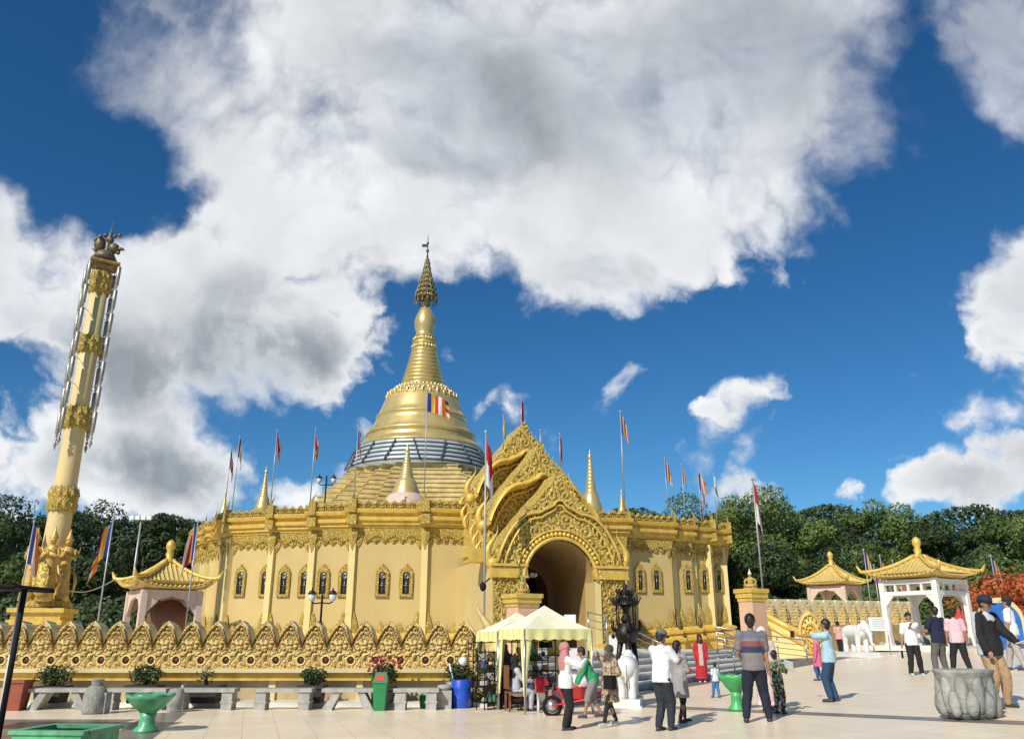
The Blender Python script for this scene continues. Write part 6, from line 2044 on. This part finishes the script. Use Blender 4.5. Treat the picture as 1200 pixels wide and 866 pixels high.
    for hip, kn, an in legs:
        rc(g, hip, kn, .052, .034); rc(g, kn, kn.lerp(an, .45), .031, .032); rc(g, kn.lerp(an, .4), an, .032, .018)
        rc(g, an + Vector((0, -.015, -.022)), an + Vector((0, .085, -.028)), .018, .013, 10, 1.1, 1)
    rc(g, Vector((0, 0, hipz + .01)), up((0, 0, .56)), .056, .056, 14, 1.35, .95)
    IH = HM.inverted()
    def tint(co):
        q = (IH @ co - HC) / hs
        c = skin
        if q.y > .02 and abs(q.z) < .07:
            for s_ in (-1, 1):
                if (q.x - s_ * .019) ** 2 + ((q.z - .006) * 1.6) ** 2 < .0085 ** 2: c = (.02, .012, .01)
                if abs(q.x - s_ * .020) < .013 and abs(q.z - .021) < .003: c = (.03, .02, .015)
            if abs(q.x) < .016 and abs(q.z + .036) < .005: c = (.30, .08, .07)
        return c
    me = soften(g, 'body', .0075, 1, tint); me.materials.append(M['skin']); link('body', me, t)
    # top
    kind, tc_ = top[0], top[1]
    fold = lambda k, a: (lambda co: a * 1.2 * noise.noise(Vector((co.x * 16 + k + co.z * 6, co.y * 16, co.z * 8))) + a * .8 * (1 - abs(noise.noise(Vector((co.x * 22 + k, co.y * 22, co.z * 30)))) * 3) * .6)
    g = MB(); ez = .012 if kind != 'jacket' else .02
    if female: ez *= 1.1
    hem = {'tee': .475, 'long': .475, 'jacket': .46, 'tunic': .36, 'dress': .40}[kind]
    rc(g, up((0, 0, .60)), up((0, 0, .765)), .062 + ez, .060 + ez, 16, 1.42, .95); rc(g, up((-sw * .82, 0, .792)), up((sw * .82, 0, .792)), .038 + ez * .7, .038 + ez * .7, 12)
    rc(g, up((0, 0, .56)), up((0, 0, .62)), .068 + ez, .064 + ez, 16, 1.36, 1.0)
    if not sit: g.lathe([(.001, hem), (.071 + ez, hem), (.070 + ez, .54), (.064 + ez, .62), (.001, .62)], n=24, sx=1.34, sy=1.06, flute=7, fa=.05)
    else: rc(g, Vector((0, 0, hipz + .05)), up((0, 0, .58)), .072 + ez, .068 + ez, 16, 1.32, 1.05)
    rc(g, up((0, -.006, .79)), up((0, 0, .828)), .042, .036 + ez * .4, 12)
    for sh_, e_, h_ in ((shl, el, hl), (shr, er, hr)):
        if kind == 'tee': rc(g, sh_, sh_.lerp(e_, .72), .036 + ez, .033 + ez)
        else: rc(g, sh_, e_, .034 + ez, .028 + ez * .8); rc(g, e_, e_.lerp(h_, .97), .027 + ez * .8, .021 + ez * .5)
    if kind in ('tunic', 'dress') and not sit:
        zb_ = .30 if kind == 'tunic' else .07
        prof = [(.092, .60), (.112, .50), (.118 if kind == 'tunic' else .12, zb_ + .05), (.122 if kind == 'tunic' else .14, zb_), (.05, zb_ + .005)]
        g2 = [(r_, z) for r_, z in prof][::-1]; g.lathe([(.001, zb_ + .005)] + g2 + [(.001, .6)], n=20, sy=.85, flute=9, fa=.10)
    def ttint(co):
        c = tc_
        if stripe: 
            for a, b, cc_ in stripe:
                if a <= co.z <= b and abs(co.x) < .115: c = cc_
        if len(top) > 2 and callable(top[2]): c = top[2](co, c)
        return c
    me = soften(g, 'top', .0085, 2, ttint, fold(px * .1, .006)); me.materials.append(M['cloth']); link({'tee': 'shirt', 'long': 'shirt', 'jacket': 'jacket', 'tunic': 'tunic', 'dress': 'dress'}[kind], me, t)
    bk_, bc = bot[0], bot[1]
    if bk_ != 'none':
        g = MB(); e_ = {'trousers': .017, 'leggings': .004, 'shorts': .024}[bk_]
        if kind == 'tunic': e_ *= .5
        rc(g, Vector((0, 0, hipz + .005)), Vector((0, 0, hipz + (.05 if kind != 'tunic' else .02))), .058 + e_ * .7, .056 + e_ * .5, 16, 1.36, 1.0)
        for hip, kn, an in legs:
            rc(g, hip, kn, .050 + e_, .034 + e_)
            if bk_ != 'shorts': rc(g, kn, an + Vector((0, 0, .012)), .034 + e_, .021 + e_ * .9)
            else: rc(g, kn, kn.lerp(an, .12), .034 + e_, .034 + e_)
        me = soften(g, 'bottom', .0085, 2, (lambda co: bot[2](co, bc)) if len(bot) > 2 else (lambda co: bc), fold(px * .2 + 3, .006)); me.materials.append(M['cloth']); link({'trousers': 'trousers', 'leggings': 'leggings', 'shorts': 'shorts'}[bk_], me, t)
    for (hip, kn, an) in legs:
        g = MB(); rc(g, an + Vector((0, -.014, -.022)), an + Vector((0, .088, -.026)), .0225, .0175, 12, 1.1, 1); g.box(an + Vector((0, .036, -.038)), (.044, .145, .008))
        g.build('shoe', M[shoe], t)
    # hair and headwear
    if hair in ('short', 'cap', 'long'):
        g = MB(); rc(g, hp((0, -.022, .020)), hp((0, -.012, .032)), .056, .053, 16, .98, 1.1); rc(g, hp((0, -.03, .0)), hp((0, -.03, -.02)), .047, .038, 14)
        if hair == 'long': rc(g, hp((0, -.04, .0)), hp((0, -.055, -.12)), .045, .03, 12)
        me = soften(g, 'hair', .007, 1, None, lambda co: .004 * noise.noise(co * 60)); me.materials.append(M['hair']); link('hair', me, t)
    if hair == 'cap':
        g = MB(); n = 18; cm = haircol or (.02, .02, .03)
        g.lathe([(.060, 0), (.0605, .022), (.052, .045), (.030, .062), (.0001, .067)], n=n, sy=1.12, col=cm)
        vs = [(.058 * sin(a), .058 + .055 * cos(a) * (abs(cos(a)) ** .2), .0) for a in [-pi / 2 + pi * k / 10 for k in range(11)]]
        g.add([v for v in vs] + [(v[0], v[1], .006) for v in vs], [tuple(range(11)), tuple(range(21, 10, -1))] + [(i, 11 + i, 12 + i, i + 1) for i in range(10)], col=cm)
        g.xform(HM @ Matrix.Translation(HC) @ Matrix.Scale(hs, 4) @ Matrix.Translation((0, -.012, .022))); g.build('cap', M['cloth'], t)
    if hair == 'hijab':
        cm = haircol or (.4, .2, .2); g = MB()
        rc(g, hp((0, -.022, .018)), hp((0, -.012, .02)), .063, .061, 16, .98, 1.08); rc(g, hp((0, -.012, -.02)), up((0, -.01, .79)), .056, .085, 16, 1.05, .85); rc(g, up((0, -.012, .79)), up((0, -.015, .70)), .088, .074, 16, 1.3, .85)
        me = soften(g, 'hijab', .008, 2, lambda co: cm, fold(px, .006)); me.materials.append(M['cloth']); link('hijab', me, t)
    return t, H, P
def held(name, label, cat, per, local, size, m, rot=(0, 0, 0)):
    t_, H, P = per
    w_ = t_.matrix_basis @ Vector(local)
    g = MB(); g.box((0, 0, 0), size); o = g.build(name, M[m] if isinstance(m, str) else m); o.location = Matrix.Translation(P) @ Matrix.Rotation(t_.rotation_euler.z, 4, 'Z') @ (Vector(local) * H)
    o.rotation_euler = (rot[0], rot[1], t_.rotation_euler.z + rot[2]); tag(o, label, cat); return o
WHT = (.74, .74, .73); BLK = (.012, .012, .014)
p = person('woman in pink headscarf, white blouse and black trousers holding up a phone', 664, 855, 753, -75, ('long', WHT), ('trousers', BLK), 'hijab', (.50, .21, .20), rh=(.07, .24, .80), lh=(-.10, .2, .66), feet=(.04, -.04))
held('phone', 'phone held up by the woman in the pink headscarf', 'phone', p, (.07, .285, .86), (.075, .01, .15), 'phone')
person('man in green shirt and grey shorts bending over the wheelbarrow handles', 696, 841, 756, 92, ('long', (.03, .28, .12)), ('shorts', (.22, .21, .20)), 'short', lh=(-.13, .26, .42), rh=(.13, .26, .42), feet=(.14, -.12), lean=.38)
def pat(co, c):
    n_ = noise.noise(Vector((co.x * 40, co.y * 40, co.z * 30))); return (.16, .10, .06) if n_ > .18 else ((.5, .4, .27) if n_ < -.25 else c)
def camo(co, c):
    n_ = noise.noise(Vector((co.x * 26, co.y * 26, co.z * 22))); return (.02, .02, .018) if n_ > .12 else ((.35, .30, .22) if n_ < -.2 else c)
p = person('girl in dark headscarf and patterned beige tunic walking with a black bag', 716, 851, 756, 128, ('tunic', (.36, .27, .17), pat), ('leggings', BLK), 'hijab', (.07, .065, .05), lh=(-.16, .14, .60), rh=(.13, .10, .88), feet=(.17, -.15), shoe='shoe_white')
held('handbag', 'black bag carried by the girl in the patterned tunic', 'bag', p, (-.18, .17, .55), (.22, .12, .24), 'black')
p = person('man in white T-shirt, grey cap and dark jeans looking down at a phone', 779, 856, 738, -48, ('tee', WHT), ('trousers', (.022, .026, .035)), 'cap', (.13, .13, .14), lh=(-.06, .22, .70), rh=(.10, .22, .70), feet=(-.03, .05), bend=.3)
held('phone', 'phone in the hands of the man in the white T-shirt and grey cap', 'phone', p, (.02, .27, .72), (.075, .14, .01), 'phone')
person('woman in grey and pink top and black leggings behind the man in grey cap', 799, 846, 751, -62, ('tunic', (.30, .28, .28), lambda co, c: (.55, .18, .22) if co.y > .03 and co.z > .6 else c), ('leggings', BLK), 'long', feet=(.10, -.06), rh=(.07, .18, .62))
person('woman in red robe over a beige dress at the foot of the marble steps', 823, 799, 743, 175, ('dress', (.50, .02, .03), lambda co, c: (.5, .42, .34) if abs(co.x) < .045 and co.y > .03 and co.z > .35 else c), ('none', BLK), 'hijab', (.05, .02, .02), shoe='shoe_white', rh=(.13, .06, .50))
person('small child in white T-shirt and blue trousers walking near the steps', 840, 817, 777, 25, ('tee', (.60, .68, .74)), ('trousers', (.05, .17, .38)), 'short', child=True, feet=(.10, -.08))
p = person('man seen from behind in grey, navy and maroon striped shirt and dark jeans', 889, 846, 720, -10, ('tee', (.19, .17, .16)), ('trousers', (.010, .014, .032)), 'short', feet=(.02, .03), spread=.11, rh=(.14, .02, .46), lh=(-.10, .16, .58),
           stripe=[(.775, .90, (.13, .14, .18)), (.745, .775, (.20, .18, .19)), (.70, .745, (.22, .07, .07)), (.64, .70, (.03, .035, .08))])
person('woman in a long white and pink veil half hidden behind the striped shirt man', 901, 833, 735, -25, ('dress', (.66, .50, .46)), ('none', BLK), 'hijab', (.68, .58, .55), feet=(.02, -.02))
p = person('boy in green T-shirt and camouflage trousers holding a sheet of paper', 914, 836, 764, -50, ('tee', (.10, .18, .06), camo), ('trousers', (.12, .11, .09), camo), 'short', child=True, lh=(-.05, .22, .66), rh=(.08, .22, .70), feet=(.03, -.02), spread=.08)
held('paper_sheet', 'white sheet of paper held up by the boy in camouflage trousers', 'paper', p, (.08, .30, .76), (.20, .01, .24), 'paper', rot=(.5, .3, 0))
p = person('man in light blue T-shirt and jeans stretching his arm out with a phone', 977, 822, 726, 55, ('tee', (.38, .55, .62)), ('trousers', (.02, .06, .13)), 'short', lh=(-.12, .36, .80), feet=(.02, -.02), rh=(.15, .0, .46))
held('phone', 'phone at the end of the outstretched arm of the man in light blue', 'phone', p, (-.12, .40, .82), (.012, .09, .14), 'phone')
person('woman in magenta top and blue skirt hidden behind the man in light blue', 961, 797, 744, 60, ('tunic', (.60, .12, .22)), ('trousers', (.05, .09, .20)), 'hijab', (.55, .20, .25))
person('man in salmon pink shirt and black trousers just left of the white elephant', 986, 768, 728, -40, ('tee', (.62, .33, .27)), ('trousers', BLK), 'short', rh=(.08, .2, .78), feet=(.05, -.05))
p = person('young man in white T-shirt and black trousers with one hand raised to his chest', 1074, 791, 718, 172, ('tee', WHT), ('trousers', BLK), 'short', lh=(.02, .13, .80), rh=(.17, .02, .47), feet=(.0, .04), spread=.09, shoe='shoe_white')
held('strap_bag', 'dark strap bag hanging from the hand of the young man in white', 'bag', p, (.185, .02, .33), (.05, .03, .2), 'black')
p = person('youth seen from behind in navy T-shirt and grey trousers near the pavilion', 1106, 791, 711, 10, ('tee', (.008, .012, .04)), ('trousers', (.12, .105, .10)), 'short', feet=(.02, .05), spread=.10, lh=(-.12, .16, .64), shoe='shoe_white')
person('youth seen from behind in pale pink T-shirt and black trousers near the pavilion', 1128, 790, 713, -12, ('tee', (.66, .45, .48)), ('trousers', BLK), 'short', feet=(.02, -.05), spread=.12)
p = person('man in black jacket with white sleeve stripe, black cap and khaki trousers', 1172, 829, 698, -158, ('jacket', BLK, lambda co, c: (.5, .5, .52) if (co.x > .10 and co.y < .02) or (abs(co.x) < .05 and co.z > .77 and co.y > .02) else c), ('trousers', (.40, .26, .14)), 'cap', (.015, .018, .035), rh=(.13, .08, .50), lh=(-.09, .22, .58), feet=(.03, .0), spread=.08, bend=.35)
held('paper_sheet', 'white leaflet held by the man in the black jacket', 'paper', p, (-.10, .30, .58), (.26, .20, .01), 'paper', rot=(.3, 0, 0))
person('man in white T-shirt, dark cap and pale trousers at the right edge', 1194, 785, 700, 48, ('tee', WHT), ('trousers', (.40, .36, .33)), 'cap', (.02, .02, .02), feet=(-.10, .12), rh=(.14, .05, .48))
person('person in red robe standing in the shade of the near pavilion', 1128, 756, 723, 170, ('dress', (.55, .07, .05)), ('none', BLK), 'hijab', (.5, .05, .04), pos=(at(1128, 745, 37.5).x, 37.5, gz(20, 0) + .16), H=1.45)
person('child in red T-shirt and white trousers facing into the front tent', 634, 834, 786, -8, ('tee', (.62, .02, .03)), ('trousers', (.60, .56, .52)), 'short', child=True, feet=(.02, -.02), spread=.07, rh=(.12, .18, .72), shoe='shoe_white')
person('small child in blue clothes beside the child in red under the tent', 622, 833, 788, 20, ('tee', (.05, .08, .16)), ('trousers', (.05, .11, .25)), 'short', child=True, feet=(.02, -.03))
person('woman in pale clothes and black headscarf sitting on the brown chair', 608, 836, 776, -75, ('long', (.42, .45, .52)), ('trousers', (.45, .46, .48)), 'hijab', (.012, .012, .014), sit=True, pos=(CHAIR.x, CHAIR.y, .0), H=1.50, lh=(-.08, .24, .42), rh=(.08, .24, .42))
person('stall keeper in dark clothes standing among the racks in the left tent', 592, 826, 760, 170, ('long', (.05, .04, .045)), ('trousers', (.03, .03, .03)), 'hijab', (.10, .09, .08), pos=(P2.x + .15, P2.y + .5, 0), H=1.42)

# ------------------------------------------------------------------ trees
def tree(label, px, ytop, wpx, Y, leaf, seed, zb=1.0, low=.12, name='broadleaf_tree', nleaf=9000, ls=.30, group=None, flat=1.0, stems=True, blobs=20):
    rnd = random.Random(seed); c = at(px, ytop, Y); H = c.z - zb; fwd = Y * CT + (c.z - EYE) * ST * .6; R = wpx / 2 / F * fwd
    t = thing(name, label, 'tree', (c.x, Y, zb), 0, group)
    B = []
    for k in range(blobs):
        a = rnd.uniform(0, 2 * pi); rr = sqrt(rnd.random()); zz = low + (1 - low) * rnd.random()
        sh = sin(pi * min(1, .22 + .78 * (1 - (zz - low) / (1 - low)) ** .8)) ** .6 if True else 1
        q = Vector((R * .74 * rr * cos(a) * sh, R * .74 * rr * sin(a) * sh, H * (zz * .86)))
        B.append((q, R * rnd.uniform(.26, .44)))
    B.append((Vector((0, 0, H * .80)), R * .42)); 
    tr = MB(); lb = MB()
    tr.tube([(0, 0, -.5), (.1, 0, H * .25), (-.1, .1, H * .55), (0, 0, H * .8)], [R * .07 + .12, R * .06 + .08, R * .04 + .05, .06], 8); tr.build('trunk', M['bark'], t)
    for q, r in B[:9]:
        lb.tube([(0, 0, H * .3 * min(1, q.z / H + .2)), q * .5 + Vector((0, 0, H * .08)), q], [R * .03 + .05, R * .02 + .03, .02], 5)
    lb.build('limbs', M['bark'], t)
    vs = []; fs = []; tot = sum(r * r for _, r in B)
    for q, r in B:
        off = Vector((rnd.uniform(-50, 50),) * 3)
        for _ in range(int(nleaf * r * r / tot)):
            d = Vector((rnd.gauss(0, 1), rnd.gauss(0, 1), rnd.gauss(0, 1))).normalized()
            if d.y > .35 and rnd.random() < .7: continue
            k_ = noise.noise(d * 2.6 + off)
            if k_ < -.28 and rnd.random() < .7: continue
            p_ = q + Vector((d.x, d.y, d.z * .82)) * r * (rnd.uniform(.72, 1.0) + .42 * k_)
            if p_.z < -.2: continue
            nrm = (d + Vector((rnd.gauss(0, .5), rnd.gauss(0, .5), rnd.gauss(.2, .5)))).normalized()
            e1 = nrm.orthogonal().normalized(); an_ = rnd.uniform(0, 6.28); e2 = nrm.cross(e1)
            e1, e2 = e1 * cos(an_) + e2 * sin(an_), e2 * cos(an_) - e1 * sin(an_)
            s_ = ls * rnd.uniform(.55, 1.25); b = len(vs)
            vs += [p_ - e1 * s_, p_ + e2 * s_ * .45 + nrm * s_ * .1, p_ + e1 * s_, p_ - e2 * s_ * .45 + nrm * s_ * .1]; fs.append((b, b + 1, b + 2, b + 3))
    g = MB(); g.add(vs, fs); g.build('crown', M[leaf], t); return t
LT = [(20, 560, 110, 66, 'leaf_dark', 'big dark tree rising at the far left edge behind the column'), (-30, 585, 120, 60, 'leaf_mid', 'dark tree cut by the left edge of the picture'),
      (128, 572, 120, 68, 'leaf_dark', 'big dark tree right behind the striped flag left of the pavilion'), (178, 590, 70, 64, 'leaf_dark', 'dark tree behind the left pavilion roof'),
      (213, 603, 36, 70, 'leaf_mid', 'thin loose tree between the left pavilion and the hall'), (75, 590, 90, 74, 'leaf_dark', 'dark tree directly behind the tall column'),
      (40, 640, 120, 56, 'leaf_mid', 'lower green tree filling the gap left of the column base'), (112, 650, 110, 56, 'leaf_dark', 'low dark tree behind the column base on its right'), (200, 655, 90, 60, 'leaf_dark', 'low dark tree behind the left pavilion arches')]
for i, (px, yt, w_, Y, lf, lb) in enumerate(LT): tree(lb, px, yt, w_, Y, lf, 100 + i, 0.5, .04, group='trees behind the left side', nleaf=21000, ls=.16)
RT = [(800, 567, 130, 88, 'leaf_mid', 'wide dome shaped tree showing over the right wing roof'), (885, 560, 110, 70, 'leaf_light', 'tall spreading tree directly right of the hall'), (852, 585, 70, 76, 'leaf_mid', 'tree filling the gap between roof corner and tall spreading tree'),
      (925, 596, 90, 72, 'leaf_light', 'light green tree behind the red and white flag pole'), (965, 602, 80, 78, 'leaf_dark', 'dark rounded tree behind the far pavilion'), (1000, 588, 60, 84, 'leaf_mid', 'narrow dark tree standing up right of the far pavilion roof'),
      (1045, 573, 100, 82, 'leaf_light', 'high broad tree behind the near pavilion'), (1095, 600, 80, 76, 'leaf_dark', 'dark tree behind the right slope of the near pavilion'), (1130, 603, 70, 86, 'leaf_dark', 'far dark tree between two taller crowns at the right'),
      (1165, 590, 90, 72, 'leaf_mid', 'full green tree above the orange shrub'), (1215, 585, 90, 66, 'leaf_light', 'bright green tree cut by the right edge'), (900, 640, 120, 62, 'leaf_dark', 'low dark tree just behind the seated statue pillar'),
      (1010, 640, 110, 66, 'leaf_mid', 'low tree between the two pavilions'), (1080, 650, 100, 60, 'leaf_mid', 'low bushy tree behind the near pavilion posts'), (1160, 650, 110, 56, 'leaf_mid', 'low feathery tree right above the orange shrub'), (955, 655, 90, 64, 'leaf_dark', 'low dark tree behind the left half of the carved wall')]
for i, (px, yt, w_, Y, lf, lb) in enumerate(RT): tree(lb, px, yt, w_, Y, lf, 200 + i, 1.5, .04, group='trees behind the right side', nleaf=18000, ls=.175)
# orange shrub
o = tree('big orange leaved shrub beside the near pavilion', 1178, 674, 130, 42, 'leaf_orange', 77, gz(20, 0), .1, 'orange_shrub', 9000, .12, blobs=26); o['category'] = 'shrub'
# far wood closing the view
def wood(name, label, x0, x1, Y, h, leaf, n, seed):
    rnd = random.Random(seed); vs = []; fs = []
    for _ in range(n):
        x = rnd.uniform(x0, x1); z = rnd.random() ** .8 * (h + 2.0 * noise.noise(Vector((x * .12, 0, seed)))); p_ = Vector((x, Y + rnd.uniform(-1, 2) - 2 * noise.noise(Vector((x * .25, z * .3, seed))), z))
        nrm = Vector((rnd.gauss(0, .6), -1, rnd.gauss(.4, .6))).normalized(); e1 = nrm.orthogonal().normalized(); a = rnd.uniform(0, 6.28); e2 = nrm.cross(e1); e1, e2 = e1 * cos(a) + e2 * sin(a), e2 * cos(a) - e1 * sin(a); s_ = rnd.uniform(.18, .36) if Y > 60 else rnd.uniform(.10, .24); b = len(vs)
        vs += [p_ - e1 * s_, p_ + e2 * s_ * .5, p_ + e1 * s_, p_ - e2 * s_ * .5]; fs.append((b, b + 1, b + 2, b + 3))
    g = MB(); g.add(vs, fs); tag(g.build(name, M[leaf]), label, 'wood', kind='stuff')
wood('far_wood', 'dense dark wood closing the view behind the left trees', -75, -20, 84, 13, 'leaf_dark', 42000, 3)
wood('far_wood', 'dense green wood closing the view behind the right trees', 12, 85, 96, 15.5, 'leaf_dark', 50000, 5)
wood('undergrowth', 'dark undergrowth behind the left pavilion and column', -60, -16, 54, 4.0, 'leaf_dark', 26000, 8)
wood('undergrowth', 'green undergrowth behind the carved wall on the right', 16, 60, 60, 5.0, 'leaf_mid', 30000, 9)

bpy.data.scenes.remove(TMP)
